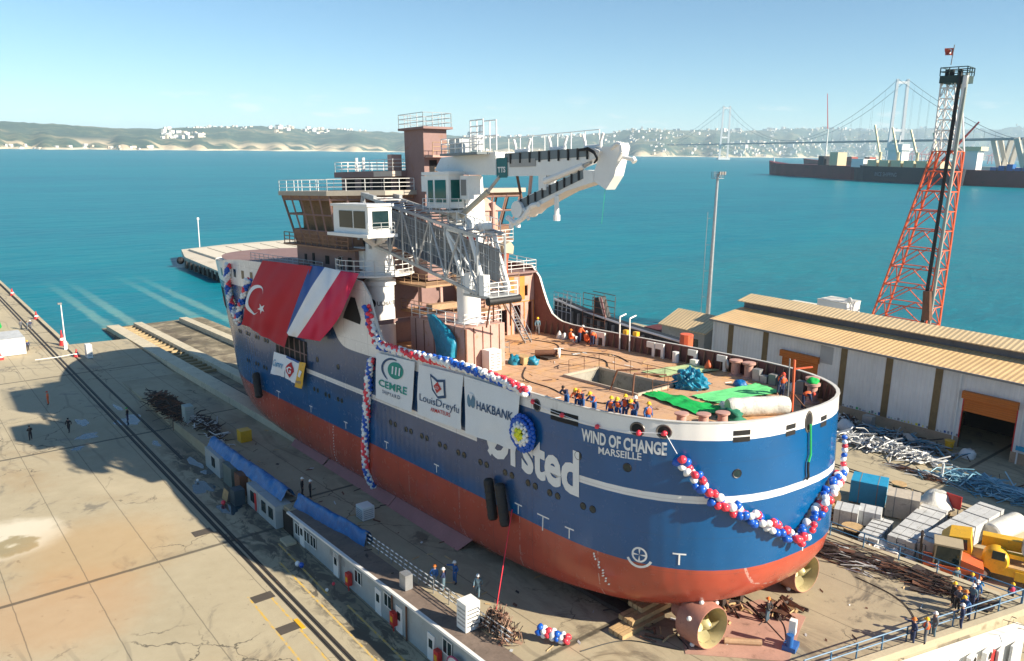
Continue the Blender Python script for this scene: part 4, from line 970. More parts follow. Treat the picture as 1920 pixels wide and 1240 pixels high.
# house wall facing aft on the starboard side with two doors and a window
def wallx(x, y0, y1, h0, h1, holes, mat, nm, th=0.15):
    ys = sorted({y0, y1, *[v for q in holes for v in q[:2]]}); hs = sorted({h0, h1, *[v for q in holes for v in q[2:]]}); mb = MB()
    for a, b in zip(ys, ys[1:]):
        for c_, d in zip(hs, hs[1:]):
            m1, m2 = (a + b) / 2, (c_ + d) / 2
            if any(q[0] < m1 < q[1] and q[2] < m2 < q[3] for q in holes): continue
            mb.box(x, x + th, a, b, c_, d, lambda X, Y, Z: S(X, Y, Z))
    return mb.build(nm, mat, ship)
AW = 35.3
wallx(AW, 2.6, 9.55, DH, 19.05, [(6.9, 7.75, DH, 15.7), (8.75, 9.3, DH, 15.9), (7.6, 8.7, 16.55, 17.6), (5.0, 6.0, DH, 15.4)], M_pink, 'aft_wall')
wallx(AW, -9.55, 2.6, 15.6, 16.0, [], M_pinkd, 'deck_edge_beam')
sbox('inner_bulkhead', M_pinkd, 39.5, 39.7, -9.5, 9.5, DH, 19.0)
mb = MB()
for y in (6.5, 8.2, 9.4): mb.box(AW - 0.07, AW - 0.003, y - .04, y + .04, DH, 16.0, lambda X, Y, Z: S(X, Y, Z))
for y in (6.85, 8.2): mb.box(AW - 0.02, AW - 0.002, y - .55, y + .1, 16.2, 18.6, lambda X, Y, Z: S(X, Y, Z))
mb.box(AW - 0.05, AW - 0.003, 2.6, 9.5, 15.98, 16.06, lambda X, Y, Z: S(X, Y, Z))
mb.build('rust_streak', paint('rust_orange', (0.55, 0.24, 0.05), 0.85, 0.3), ship)
# upper deck over it
sbox('boat_deck', M_pinkd, AW - 0.6, 42, 2.6, 9.5, 18.9, 19.05)
sbox('boat_deck', M_pinkd, 39.5, 44, -9.5, 2.6, 18.9, 19.05)
srail('railing', [(AW - .5, 3.0, 19.1), (AW - .5, 9.4, 19.1)], M_white); srail('railing', [(AW - .5, 9.4, 19.1), (44, 9.5, 19.7)], M_white)
# platforms, beams and ladders of the open well under the gangway
M_ochre = paint('ochre_primer', (0.42, 0.27, 0.16), 0.75, 0.3, (0.3, 0.14, 0.07), 0.8)
for (x0, x1, y0, y1, h) in ((32.5, 39.5, -3.6, 2.5, 15.9), (33.5, 39.5, -4.6, -1.0, 18.7), (30, 34, -1.0, 3.2, 18.6)):
    sbox('platform', M_ochre, x0, x1, y0, y1, h, h + 0.18)
    srail('railing', [(x0, y1, h + .18), (x0, y0, h + .18), (x1, y0, h + .18)], M_ochre, 1.0, 1.2, 0.03)
for (x, y) in ((33, -3.4), (33, 0.4), (34, 2.3), (36.5, -3.4)): sbox('pillar', M_pink, x, x + .25, y, y + .25, DH, 18.7)
for (x, y0, y1, h) in ((33.1, -5.6, -3.6, 17.2), (33.4, -1, 3, 17.5)):
    sbox('cross_beam', M_in, x, x + .2, y0, y1, h - .4, h)
def ladder(a, b, w=0.7, n=12, mat=None, nm='ladder'):
    a, b = Vector(a), Vector(b); mb = MB(); d = Vector((0, w, 0))
    A, B = [S(*a), S(*b)], [S(*(a + d)), S(*(b + d))]
    mb.beam(A[0], A[1], .06, .2); mb.beam(B[0], B[1], .06, .2)
    for i in range(1, n): k = i / n; mb.beam(A[0].lerp(A[1], k), B[0].lerp(B[1], k), .16, .04)
    for P_ in (A, B): mb.tube(P_[0] + uS * .9, P_[1] + uS * .9, 0.03, 5); mb.tube(P_[0], P_[0] + uS * .9, .03, 5); mb.tube(P_[1], P_[1] + uS * .9, .03, 5)
    return mb.build(nm, mat or M_ochre, ship)
ladder((31.2, -1.6, 15.9), (33.6, -1.6, 19.0), 0.7); ladder((31.0, 4.7, DH), (34.6, 4.7, 17.0), 0.75, 16, M_galv); ladder((33, 3.4, 15.9), (35, 3.4, 19), 0.6)
sbox('yellow_beam', M_ochre, 31.5, 32.3, -5.4, -2.6, 17.0, 17.5)
# deck house carrying the crane
ch = (25.15, 33.2, -6.5, -2.4, DH, 16.45)
sbox('crane_house', M_pink, *ch)
mb = MB()
for y in (-5.6, -4.7, -3.9, -3.0): mb.box(25.09, 25.147, y, y + .05, DH, 16.4, lambda X, Y, Z: S(X, Y, Z))
for x in (26.5, 28, 29.5, 31, 32.3): mb.box(x, x + .05, -6.56, -6.503, DH, 16.4, lambda X, Y, Z: S(X, Y, Z))
mb.build('weld_seams', M_rust, ship)
srail('railing', [(33.1, -6.4, 16.45), (25.3, -6.4, 16.45), (25.3, -2.6, 16.45), (27, -2.5, 16.45)], M_white, 1.05, 1.3)
sbox('side_pipe', M_rust, 25.0, 25.14, -6.5, -6.36, DH, 16.4)
# funnel casing to starboard
mb = MB(); mb.box(35.4, 38.6, 3.1, 5.1, 19.05, 25.2, lambda X, Y, Z: S(X, Y, Z)); mb.prism([S(35.2, 2.6, 25.2), S(35.2, 5.6, 25.2), S(36.0, 3.4, 26.9)], S(38.8, 0, 0) - S(35.2, 0, 0)); mb.build('funnel_casing', M_pink, ship)
mb = MB(); mb.tube(S(35.2, 4.4, 19), S(35.2, 4.4, 26), .22, 8); mb.tube(S(35.2, 3.4, 19.5), S(35.2, 3.4, 24), .1, 6); mb.build('exhaust_pipe', M_pink, ship)
sbox('platform', M_white, 34.2, 35.4, 2.2, 6.0, 22.2, 22.3); srail('railing', [(35.4, 6.0, 22.3), (34.2, 6.0, 22.3), (34.2, 2.2, 22.3)], M_white)
for y in (3.5, 4.6): sbox('louvre', M_ochre, 35.33, 35.4, y - .4, y + .3, 23.2, 24.0)
# mushroom ventilator
mb = MB(); mb.tube(S(33, 4.0, 18.0), S(33, 4.0, 21.3), .27, 10); mb.tube(S(33, 4.0, 20.6), S(33, 4.0, 21.4), .3, 10, .45); mb.build('vent_pipe', paint('vent_red', (0.50, 0.11, 0.05), 0.6, 0.2), ship)
mb = MB(); mb.prism([S(32.5, 3.5, 21.4), S(32.5, 4.6, 21.2), S(32.5, 4.7, 21.9), S(32.5, 4.3, 22.4), S(32.5, 3.4, 22.0)], S(33.5, 0, 0) - S(32.5, 0, 0)); mb.build('vent_cowl', paint('cowl_beige', (0.5, 0.42, 0.3), 0.7), ship)

# ---- wheelhouse
hb0, ht0 = 22.0, 26.85
BOT = [(50.2, -8.9), (41.5, -8.9), (38.8, -5.6), (38.8, 9.0), (50.2, 9.0)]; TOPP = [(51.3, -9.75), (41.0, -9.75), (37.4, -6.2), (37.4, 9.75), (51.3, 9.75)]
# lower accommodation block below
sbox('accommodation', M_pinkd, 39.6, 52, -8.2, 8.2, 19.05, 22.0)
mb = MB()
for (x, w_, h0, h1) in ((42.5, .7, 19.2, 21.2), (40.6, .7, 19.2, 21.2), (45.2, .8, 20.3, 21.1), (48.2, .5, 19.3, 21.2), (50, .5, 20.3, 21)):
    mb.box(x - w_ / 2, x + w_ / 2, -8.24, -8.203, h0, h1, lambda X, Y, Z: S(X, Y, Z))
each(mb, 'door_opening', M_dark, ship)
sbox('bridge_deck', M_brnz, 38.4, 52.3, -9.5, 9.5, 21.95, 22.1)
srail('railing', [(52.2, -9.4, 22.1), (38.5, -9.4, 22.1)], M_brnz, 1.1, 1.2, .05)
wb = MB(); n = 5; fr_ = MB(); gl = MB()
def wl_(i, u, k): a, b = BOT[i], BOT[(i + 1) % n]; c_, d = TOPP[i], TOPP[(i + 1) % n]; p = Vector((a[0] + (b[0] - a[0]) * u, a[1] + (b[1] - a[1]) * u, hb0 + .1)); q = Vector((c_[0] + (d[0] - c_[0]) * u, c_[1] + (d[1] - c_[1]) * u, ht0)); r_ = p.lerp(q, k); return S(*r_)
def band(mb, i, u0, u1, k0, k1): mb.add([wl_(i, u0, k0), wl_(i, u1, k0), wl_(i, u1, k1), wl_(i, u0, k1)], [(0, 1, 2, 3)])
for i in range(n):
    L_ = math.hypot(BOT[(i + 1) % n][0] - BOT[i][0], BOT[(i + 1) % n][1] - BOT[i][1]); m = max(2, round(L_ / 1.7))
    for j in range(m):
        u0, u1 = j / m, (j + 1) / m; g = 0.16 / L_ * 1.0
        band(wb, i, u0, u1, 0, .30); band(wb, i, u0, u1, .90, 1.0); band(wb, i, u0, u0 + g, .30, .90); band(wb, i, u1 - g, u1, .30, .90); band(wb, i, u0 + g, u1 - g, .60, .64)
        for k in (0.0, .3, .62, .92): fr_.tube(wl_(i, u0, k), wl_(i, u1, k), .07, 4)
        fr_.tube(wl_(i, u0, 0), wl_(i, u0, 1), .09, 4)
wb.build('wheelhouse_wall', M_brnz, ship, recalc=False); fr_.build('wheelhouse_frames', M_pinkd, ship)
sbox('wheelhouse_core', paint('core_ochre', (0.24, 0.145, 0.075), 0.8, 0.4, (0.07, 0.04, 0.03), 0.9), 41.2, 50.1, -8.2, 8.2, 22.1, 26.8)
rf = [S(x, y, ht0) for x, y in ((51.6, -10.0), (41.0, -10.0), (37.0, -6.3), (37.0, 10), (51.6, 10))]
MB().prism(rf, uS * 0.42).build('wheelhouse_roof', paint('roof_edge', (0.40, 0.36, 0.30), 0.7, 0.15), ship)
srail('railing', [(51.5, 9.9, 27.27), (51.5, -9.9, 27.27), (41.0, -9.9, 27.27), (37.1, -6.3, 27.27), (37.1, -3.2, 27.27)], M_white, 1.05, 1.9, .03)
# upper house on the wheelhouse roof and mast tower
wallo = MB(); wallo.box(39.5, 49.6, -4.0, 5.0, 27.27, 28.5, lambda X, Y, Z: S(X, Y, Z)); wallo.build('upper_house', M_pinkd, ship)
mb = MB()
for x in (47.6, 44.6, 42.4, 40.6): mb.box(x - .8, x + .8, -4.04, -4.003, 27.3, 28.35, lambda X, Y, Z: S(X, Y, Z))
for y in (-3, -1.2, 1): mb.box(39.46, 39.497, y - .5, y + .6, 27.3, 28.3, lambda X, Y, Z: S(X, Y, Z))
each(mb, 'window_opening', M_dark, ship)
sbox('upper_roof', M_pinkd, 38.6, 50.2, -4.5, 5.6, 28.5, 29.05)
sbox('roof_block', paint('cream_block', (0.6, 0.5, 0.42), 0.7), 38.55, 42, -4.55, -3.6, 28.52, 29.0)
srail('railing', [(50.1, 5.5, 29.05), (50.1, -4.4, 29.05), (38.7, -4.4, 29.05), (38.7, -3.2, 29.05)], M_white, 1.0, 1.4, .032)
mb = MB(); mb.tube(S(47, -3.6, 29), S(47, -3.6, 30.4), .15, 6); mb.tube(S(45.6, -3.6, 29), S(45.6, -3.6, 30.4), .15, 6); mb.build('vent_post', M_white, ship)
sbox('roof_locker', M_pink, 39.4, 40.1, -4.1, -3.0, 29.05, 30.5)
mx0, mx1, my0, my1 = 35.6, 38.8, -3.0, -0.5
sbox('mast_tower', M_pinkd, mx0, mx1, my0, my1, 19.05, 32.75)
mb = MB(); mb.box(mx0 - .04, mx0 - .003, my0 + .55, my0 + 1.35, 28.7, 31.1 - 1.2, lambda X, Y, Z: S(X, Y, Z)); mb.box(mx0 - .04, mx0 - .003, my0 + .6, my0 + 1.6, 25.4, 27.2, lambda X, Y, Z: S(X, Y, Z)); mb.build('mast_doorway', M_dark, ship)
sbox('mast_platform', M_pinkd, mx0 - .6, mx1 + .5, my0 - .35, my1 + .3, 32.6, 32.8)
srail('railing', [(mx0 - .5, my1 + .2, 32.8), (mx0 - .5, my0 - .3, 32.8), (mx1 + .4, my0 - .3, 32.8), (mx1 + .4, my1 + .2, 32.8), (mx0 - .5, my1 + .2, 32.8)], M_galv, 1.2, 1.0, .035)
sbox('mast_balcony', M_pink, mx0 - 1.3, mx0 - .003, my0 + .1, my1 + 1.3, 30.1, 30.3); srail('railing', [(mx0, my1 + 1.2, 30.3), (mx0 - 1.25, my1 + 1.2, 30.3), (mx0 - 1.25, my0 + .15, 30.3)], M_ochre, 1.1, .8)
mb = MB(); mb.path([S(mx0 - .6, my1 + 1.2, 30.1), S(mx0 - .6, my1 + 1.9, 29.6), S(mx0 - .6, my1 + 2.1, 28)], .07, 6); mb.build('brace', M_white, ship)
sbox('mast_deck', M_pink, mx0 - 1.8, mx0 - .003, my0, my1 + .8, 27.9, 28.1); srail('railing', [(mx0, my1 + 2.3, 28.1), (mx0 - 1.7, my1 + 2.3, 28.1), (mx0 - 1.7, my0, 28.1)], M_ochre, 1.1, .9)
sbox('mast_wing', M_brnz, mx0 - .0, mx1, my1 + .003, my1 + 1.5, 27.9, 30.1)
# foredeck railing
srail('foredeck_railing', [(62, -9.3, 19.6), (47, -9.3, 19.7), (44, -9.3, 19.7)], M_galv, 0.9, 1.3, .03)

# ---- hull fittings
M_holer = paint('hole_rim', (0.03, 0.03, 0.035), 0.5)
def disc(s_, h, r, rh=None, n=16, mats=None, nm='porthole'):
    """dark porthole with a raised rim, set on the skin at girth s_"""
    rh = rh or r; mb = MB(); c0 = arcpt(s_, h, .03); ins = []; out = []; out2 = []
    for i in range(n):
        a = 2 * math.pi * i / n; ins.append(arcpt(s_ + math.cos(a) * r * .82, h + math.sin(a) * rh * .82, .02)); out.append(arcpt(s_ + math.cos(a) * r, h + math.sin(a) * rh, .05)); out2.append(arcpt(s_ + math.cos(a) * r * 1.08, h + math.sin(a) * rh * 1.08, .0))
    mb.add([c0] + ins, [(0, 1 + i, 1 + (i + 1) % n) for i in range(n)])
    mb.cm = 1; mb.add(ins + out + out2, [(i, (i + 1) % n, n + (i + 1) % n, n + i) for i in range(n)] + [(n + i, n + (i + 1) % n, 2 * n + (i + 1) % n, 2 * n + i) for i in range(n)])
    return mb.build(nm, mats or [M_glass, M_holer], ship, recalc=False)
PH = [(450, 621), (465, 626), (482, 632.4), (499, 639), (466, 676), (482.7, 682.5), (497.5, 689.7), (592.7, 731), (614.5, 741.3), (637.3, 750.2), (736.4, 794.2), (765.8, 807.3), (796, 820), (829.8, 835.6), (865.5, 851.2), (907.5, 869.3), (953.3, 889), (996.5, 908.8), (1037.9, 927.3), (1102, 952.3)]
for px, py in PH:
    s_, h = hullhit(px, py)
    for ds_ in (-0.36, 0.36): disc(s_ + ds_ * (1.05), h, .23)
for px, py in ((594.4, 674.4), (633.4, 688.6), (1082.5, 854.3), (1173.5, 876.8), (1381, 888)):
    s_, h = hullhit(px, py); disc(s_, h, .27)
for px, py, r, rh in ((1005, 760, .36, .42), (1195, 805, .45, .42), (1245.4, 810, .45, .42), (1516, 791, .38, .66)):
    s_, h = hullhit(px, py); disc(s_, h, r, rh, 20, [M_dark, paint('fairlead_rim', (0.13, 0.12, 0.11), 0.35, 0.2)], 'mooring_hole')
def patch(s_, h, w, hh, mat, nm, off=.02, n=4, parent=None):
    mb = MB(); mb.grid([[arcpt(s_ + w * (i / n - .5), h - hh / 2, off), arcpt(s_ + w * (i / n - .5), h + hh / 2, off)] for i in range(n + 1)]); return mb.build(nm, mat, parent or ship, recalc=False)
for px, py, w in ((1043, 779, .9), (1057, 783, .6), (1075, 787.5, 1.0), (1392, 818, 1.05), (1482, 806, .85), (1544, 789.5, .75)):
    s_, h = hullhit(px, py)
    patch(s_, h + .2, w, .3, M_dark, 'freeing_port'); patch(s_, h - .2, w, .3, M_dark, 'freeing_port')
for px, py in ((428, 509), (442, 512.5), (456.5, 515.8), (472.4, 519)):
    s_, h = hullhit(px, py); patch(s_, h, .8, .95, M_glass, 'window')
s_, h = hullhit(422, 557); patch(s_, h, 2.4, 2.6, M_dark, 'anchor_pocket', .03, 6); s_, h = hullhit(423, 560); patch(s_, h - .3, 1.0, 1.2, M_red, 'anchor', .09)
s_, h = hullhit(435, 572); patch(s_, h, .9, 3.2, M_dark, 'hull_slot', .03, 3)
# windowed opening in the white side plate
mb = MB(); mb.add([hullpt(x, h, -1, .03) for x, h in ((39.6, 15.9), (36.4, 15.7), (36.2, 16.2), (37.1, 18.0), (37.9, 18.0), (39.2, 16.5))], [(0, 1, 2, 3, 4, 5)]); mb.build('side_opening', M_dark, ship, recalc=False)
mb = MB(); mb.add([hullpt(x, h, -1, .03) for x, h in ((55.4, 12.5), (47.7, 12.4), (47.9, 9.8), (55.6, 9.8))], [(0, 1, 2, 3)]); mb.build('side_shell_door', M_dark, ship, recalc=False)
mb = MB()
for x in (54.5, 53.2, 51.9, 50.6, 49.3, 48.3): mb.beam(hullpt(x, 12.4, -1, .08), hullpt(x, 9.9, -1, .08), .14, .08)
mb.beam(hullpt(55.4, 11.1, -1, .06), hullpt(47.8, 11.1, -1, .06), .1, .1); mb.build('door_frames', M_pinkd, ship)
disc(-(0), 0, .01) if False else None
def hulltext(body, sx, h0, h1, size, width, mat, nm, bold=0.0, cut=.25, clip=None, parent=None, off=.035, flip=True, spacing=1.0):
    """lettering wrapped round the skin: starts at girth sx and runs aft (reading left to right from outside)"""
    vs, fs = text_mesh(body, 1.0, bold, spacing); x0 = min(v.x for v in vs); x1 = max(v.x for v in vs); k = width / (x1 - x0)
    me = D.meshes.new('t'); me.from_pydata([(v.x - x0, v.y, 0) for v in vs], [], fs); b = bmesh.new(); b.from_mesh(me)
    n = int(width / cut)
    for i in range(1, n):
        g = b.verts[:] + b.edges[:] + b.faces[:]; bmesh.ops.bisect_plane(b, geom=g, plane_co=(i * cut / k, 0, 0), plane_no=(1, 0, 0))
    mb = MB(); b.verts.ensure_lookup_table(); b.verts.index_update()
    mb.add([arcpt(sx + v.co.x * k, h0 + (h1 - h0) * v.co.x * k / width + v.co.y * size, off) for v in b.verts], [tuple(v.index for v in f.verts) for f in b.faces])
    b.free(); D.meshes.remove(me)
    return mb.build(nm, mat, parent or ship, recalc=False)
M_let = paint('letter_white', (0.80, 0.80, 0.79), 0.45, 0.04)
def span_(p0, p1): a, h0 = hullhit(*p0); b, h1 = hullhit(*p1); return a, b, h0, h1
a, b, h0, h1 = span_((1090, 829), (1248, 854)); hulltext('WIND OF CHANGE', a, h0 + .15, h1 + .03, 1.05, b - a, M_let, 'name_lettering', .035)
a, b, h0, h1 = span_((1121, 850), (1202, 863)); hulltext('MARSEILLE', a, h0, h1, .62, b - a, M_let, 'port_lettering', .02)
a, b, h0, h1 = span_((913, 846), (1087, 929)); hulltext('Ørsted', a, h0, h1, 4.0, b - a, M_let, 'owner_lettering', .035)
# white T marks (tug push marks) and draught symbols
def tmark(px, py, w=1.0, hgt=.9, th=.14):
    s_, h = hullhit(px, py); mb = MB()
    for (w_, h_, dh) in ((w, th, 0), (th, hgt, -hgt / 2)):
        mb.grid([[arcpt(s_ + w_ * (i / 3 - .5), h + dh - h_ / 2, .03), arcpt(s_ + w_ * (i / 3 - .5), h + dh + h_ / 2, .03)] for i in range(4)])
    mb.build('tug_mark', M_let, ship, recalc=False)
for px, py, w in ((522, 734, 1.3), (583, 762, .9), (648, 792, .9), (724, 829, .9), (818, 872, .9), (1018, 968, 1.5), (1067, 991, 1.0), (1274, 1039, 1.0), (1505, 1013, 1.0), (972, 946, 1.0)): tmark(px, py, w * .8, w * .7, .1)
s_, h = hullhit(1198, 1040); mb = MB(); n = 24
def ring(mb, r0, r1, a0=0, a1=2 * math.pi, dh=0, n=24): mb.grid([[arcpt(s_ + math.cos(a0 + (a1 - a0) * i / n) * r, h + dh + math.sin(a0 + (a1 - a0) * i / n) * r, .035) for r in (r0, r1)] for i in range(n + 1)])
ring(mb, .38, .5); ring(mb, .72, .88, math.pi * 1.13, math.pi * 1.87)
for k in range(4): a = math.pi / 4 * (1 + 2 * k) - math.pi / 4; mb.grid([[arcpt(s_ + math.cos(a + da) * r, h + math.sin(a + da) * r, .035) for r in (0.02, .42)] for da in (-.18, .18)])
mb.build('thruster_symbol', M_let, ship, recalc=False)
# draught mark ticks
def ticks(px0, py0, px1, py1, n):
    mb = MB()
    for i in range(n):
        k = i / (n - 1); s_, h = hullhit(px0 + (px1 - px0) * k, py0 + (py1 - py0) * k); mb.grid([[arcpt(s_ + w, h - .07, .03), arcpt(s_ + w, h + .07, .03)] for w in (-.06, .06)])
    mb.build('draught_marks', M_let, ship, recalc=False)
ticks(1114, 1038, 1140, 1095, 12); ticks(625, 800, 628, 880, 16)
# bilge keel
mb = MB(); a = [(x, y) for x, y in ((53.7, -9.2), (21.5, -9.2))]
for x0, x1 in ((53.7, 45.6), (45.3, 32.5), (32.4, 21.0)):
    mb.prism([S(x0, -9.0, .75), S(x1, -9.0, .75), S(x1 + (0.9 if x1 < 22 else 0), -10.35, -.35), S(x0 - (.6 if x0 > 53 else 0), -10.35, -.35)], uS * .06)
mb.build('bilge_keel', paint('keel_pink', (0.42, 0.17, 0.16), 0.7, 0.2), ship)
# rubber fenders hanging on the side
def fender(p0, p1, r, label):
    s0, h0 = hullhit(*p0); s1, h1 = hullhit(*p1); a, b = arcpt(s0, h0, r + .1), arcpt(s1, h1, r + .25); o = thing('rubber_fender', label, 'fender', b, 'long black rubber fenders on the hull side')
    d = (b - a).normalized(); L_ = (b - a).length
    MB().lathe(a, [(0, 0), (r * .7, 0.05), (r, r * .5), (r, L_ - r * .5), (r * .7, L_ - .05), (0, L_)], 16, d).build('body', M_black, o, True)
    mb = MB(); 
    for i in range(int(L_ / .55)): mb.lathe(a + d * (.35 + i * .55), [(r * 1.01, 0), (r * 1.06, .06), (r * 1.06, .14), (r * 1.01, .2)], 16, d)
    mb.build('ribs', M_black, o)
fender((924, 893), (936, 972), .36, 'black rubber fender, left one of the pair low amidships')
fender((945, 902), (962, 984), .36, 'black rubber fender, right one of the pair low amidships')
fender((488, 697), (497, 745), .42, 'black rubber fender low near the bow, left of the small sponsor flags')

# ---- azimuth thrusters
M_noz = paint('nozzle_pink', (0.42, 0.19, 0.14), 0.6, 0.25, (0.25, 0.12, 0.09), 1.2)
M_nozi = paint('nozzle_inside', (0.45, 0.38, 0.20), 0.6, 0.2, (0.2, 0.17, 0.1), 1.0); M_brz = paint('bronze_primer', (0.62, 0.55, 0.30), 0.45, 0.2, metal=0.2)
def thruster(y):
    cx, ch_ = 2.0, 1.02; r = 1.38; F = Vector((-0.99, -0.10, 0.0)); c0 = S(cx, y, ch_); d = (S(cx + F.x, y + F.y, ch_) - c0).normalized()
    mb = MB(); mb.lathe(c0 - d * .9, [(r * .86, 0.06), (r * 1.02, 0), (r * 1.06, .5), (r, 1.5), (r * .96, 1.75), (r * .93, 1.75)], 40, d)
    o = mb.build('thruster_nozzle', M_noz, ship, True)
    MB().lathe(c0 - d * .9, [(r * .86, .06), (r * .84, .7), (r * .86, 1.4), (r * .93, 1.75)], 40, d).build('nozzle_lining', M_nozi, o, True)
    MB().lathe(c0 - d * .7, [(.05, 1.35), (.22, 1.25), (.38, .9), (.4, .2), (.3, -.6), (0, -.8)], 20, d).build('hub', M_brz, o, True)
    x = d.cross(Vector((0, 0, 1))).normalized(); z = x.cross(d)
    for k in range(4):
        a = math.pi / 2 * k + .5; e = x * math.cos(a) + z * math.sin(a); t_ = d.cross(e); rows = []
        for i in range(9):
            rr = .32 + (r * .82 - .32) * i / 8; w = .33 + .28 * math.sin(math.pi * (i / 8) ** .8) + .12 * i / 8; pit = R(58 - 30 * i / 8)
            dirc = t_ * math.cos(pit) + d * math.sin(pit); c_ = c0 + d * .1 + e * rr
            rows.append([c_ + dirc * w * u + d * .05 * (1 - u * u) for u in (-1, -.5, 0, .5, 1)])
        g = MB().grid(rows); g.grid([[p - d * .06 for p in r_] for r_ in rows]); g.build('blade', M_brz, o, 2)
    mb = MB()
    hb = 2.2
    mb.lathe(S(cx + .9, y, ch_ + 0), [(0.0, -.5), (.55, -.45), (.7, 0), (.6, .6), (.55, 1.6), (.8, 2.0)], 20, uS); mb.lathe(c0 - d * 1.6, [(0, -.9), (.5, -.6), (.62, 0), (.5, 1.2)], 20, d); mb.build('thruster_leg', M_noz, o, True)
    mb = MB()
    for a in (.5, 1.4, 2.4, 3.3, 4.4, 5.4):
        e = x * math.cos(a) + z * math.sin(a); mb.ball(c0 + e * r * 1.06 + d * .1, .16, 8, 6, (1, 1, 1))
    each(mb, 'anode', M_white, o, smooth=2)
thruster(-5.5); thruster(5.0)
# keel blocks and cradle timber under the hull
for i, x in enumerate([8, 13, 17, 21, 25, 30, 36, 42, 48, 54, 60, 66]):
    for y in ((-4.5, 0, 4.5) if x > 14 else (0,)):
        base = slipz(x); p = S(x, y, -0.31 if x > 16 else .9); hgt = p.z - slipz(p.y)
        if hgt < .15: continue
        o = tag(MB().box(p.x - .8, p.x + .8, p.y - .5, p.y + .5, slipz(p.y) - .02, p.z - .01).build('keel_block', M_wood if (i + int(y)) % 3 == 0 else paint('block_concrete', (0.36, 0.33, 0.27), 0.85, 0.25)), 'weathered support block wedged under the ship bottom among its row', 'block', 'keel blocks under the hull')
tb_ = thing('timber_cradle', 'stepped stack of bare squared timber under the stern left of the big nozzle', 'timber stack', (-4.2, 7, slipz(7)))
a = on(1150, 1125, 2, 4.6); b = on(1245, 1160, 2, 4.2)
for i in range(3):
    for j in range(3): MB().box(-9.2 + i * 1.2, -5.2 + i * 1.0, 5.2 + j * .42 + i * .3, 5.55 + j * .42 + i * .3, slipz(6) + i * .36, slipz(6) + .33 + i * .36).build('timber', M_wood, tb_)
# ================================================================== GANGWAY, CRANE, FLAGS, BANNERS, BALLOONS
M_al = paint('aluminium', (0.44, 0.46, 0.48), 0.42, 0.2, metal=0.3, scale=2)
M_wcl = paint('clean_white', (0.80, 0.80, 0.79), 0.4, 0.06, (0.55, 0.52, 0.46), 1.0, thr=(0.6, 0.85))
M_teal = paint('teal_glass', (0.01, 0.12, 0.11), 0.06, 0.2)
def cyl(nm, par, x, y, h0, h1, r, mat, n=24, r2=None, sm=True): return MB().tube(S(x, y, h0), S(x, y, h1), r, n, r2).build(nm, mat, par, sm)
def pbox(nm, par, mat, *b): return MB().box(*b, lambda X, Y, Z: S(X, Y, Z)).build(nm, mat, par)
# ---- walk-to-work gangway on its white column
GX, GY = 37.7, -6.8
_q0, _q1 = son(692, 443, 1, -12.0), son(624, 386, 1, -12.0)
CXa, CXb, CYa, CYb, CHa, CHb = _q0.x, _q1.x, -12.0, -9.9, _q0.z + .1, _q1.z
gw = thing('access_gangway', 'grey lattice access gangway with white cabin on a thick white column beside the flags', 'gangway', S(GX, GY, 12.8))
col_ = MB(); col_.lathe(S(GX, GY, 12.8), [(0, 0), (1.5, 0), (1.5, .15), (1.25, .2), (1.25, 6.0), (1.42, 6.05), (1.42, 6.5), (1.2, 6.6), (1.2, 7.0), (1.75, 7.05), (1.75, 7.3), (0, 7.3)], 32, uS); col_.build('column', M_wcl, gw, True)
vs, fs = text_mesh('ULMATEC', .52, .02); mb = MB()
cen = (SHI @ CAM); ang0 = math.atan2(cen.y - GY, cen.x - GX)
def colpt(a, h, r=1.27): return S(GX + math.cos(a) * r, GY + math.sin(a) * r, h)
mb.add([colpt(ang0 + .30 - v.x / 1.27, 17.1 + v.y) for v in vs], fs); mb.build('column_lettering', M_wgrey, gw, recalc=False)
mb = MB(); mb.add([colpt(ang0 + .66, 17.3, 1.275)] + [colpt(ang0 + .66 + math.cos(t_) * .3, 17.3 + math.sin(t_) * .4, 1.275) for t_ in [i * math.pi / 8 for i in range(16)]], [(0, 1 + i, 1 + (i + 1) % 16) for i in range(16)]); mb.build('column_emblem', M_black, gw, recalc=False)
mb = MB(); mb.lathe(S(GX + 1.2, GY + .2, 19.75), [(0, 0), (3.6, 0), (3.6, .14), (0, .14)], 28, uS); mb.build('platform', M_wcl, gw)
mb = MB(); ring_ = [S(GX + 1.2 + math.cos(a) * 3.5, GY + .2 + math.sin(a) * 3.5, 19.89) for a in [i * math.pi / 12 for i in range(25)]]; mb.rail(ring_, 1.35, .95, .04, (1, .66, .33), uS); mb.build('platform_railing', M_wcl, gw)
cyl('turret', gw, GX, GY, 20.1, 22.6, 1.3, M_wcl, 24, 1.15); pbox('turret_box', gw, M_wcl, GX + .9, GX + 3.0, GY - 1.0, GY + 1.2, 20.2, 22.2)
mb = MB(); mb.beam(S(GX, GY, 22.3), S((CXa + CXb) / 2, -10.6, CHa - .35), .6, .5); mb.beam(S(GX + 1, GY, 22.3), S(CXa + .3, -10.4, CHa - .3), .4, .4); mb.build('cabin_arm', M_wcl, gw)
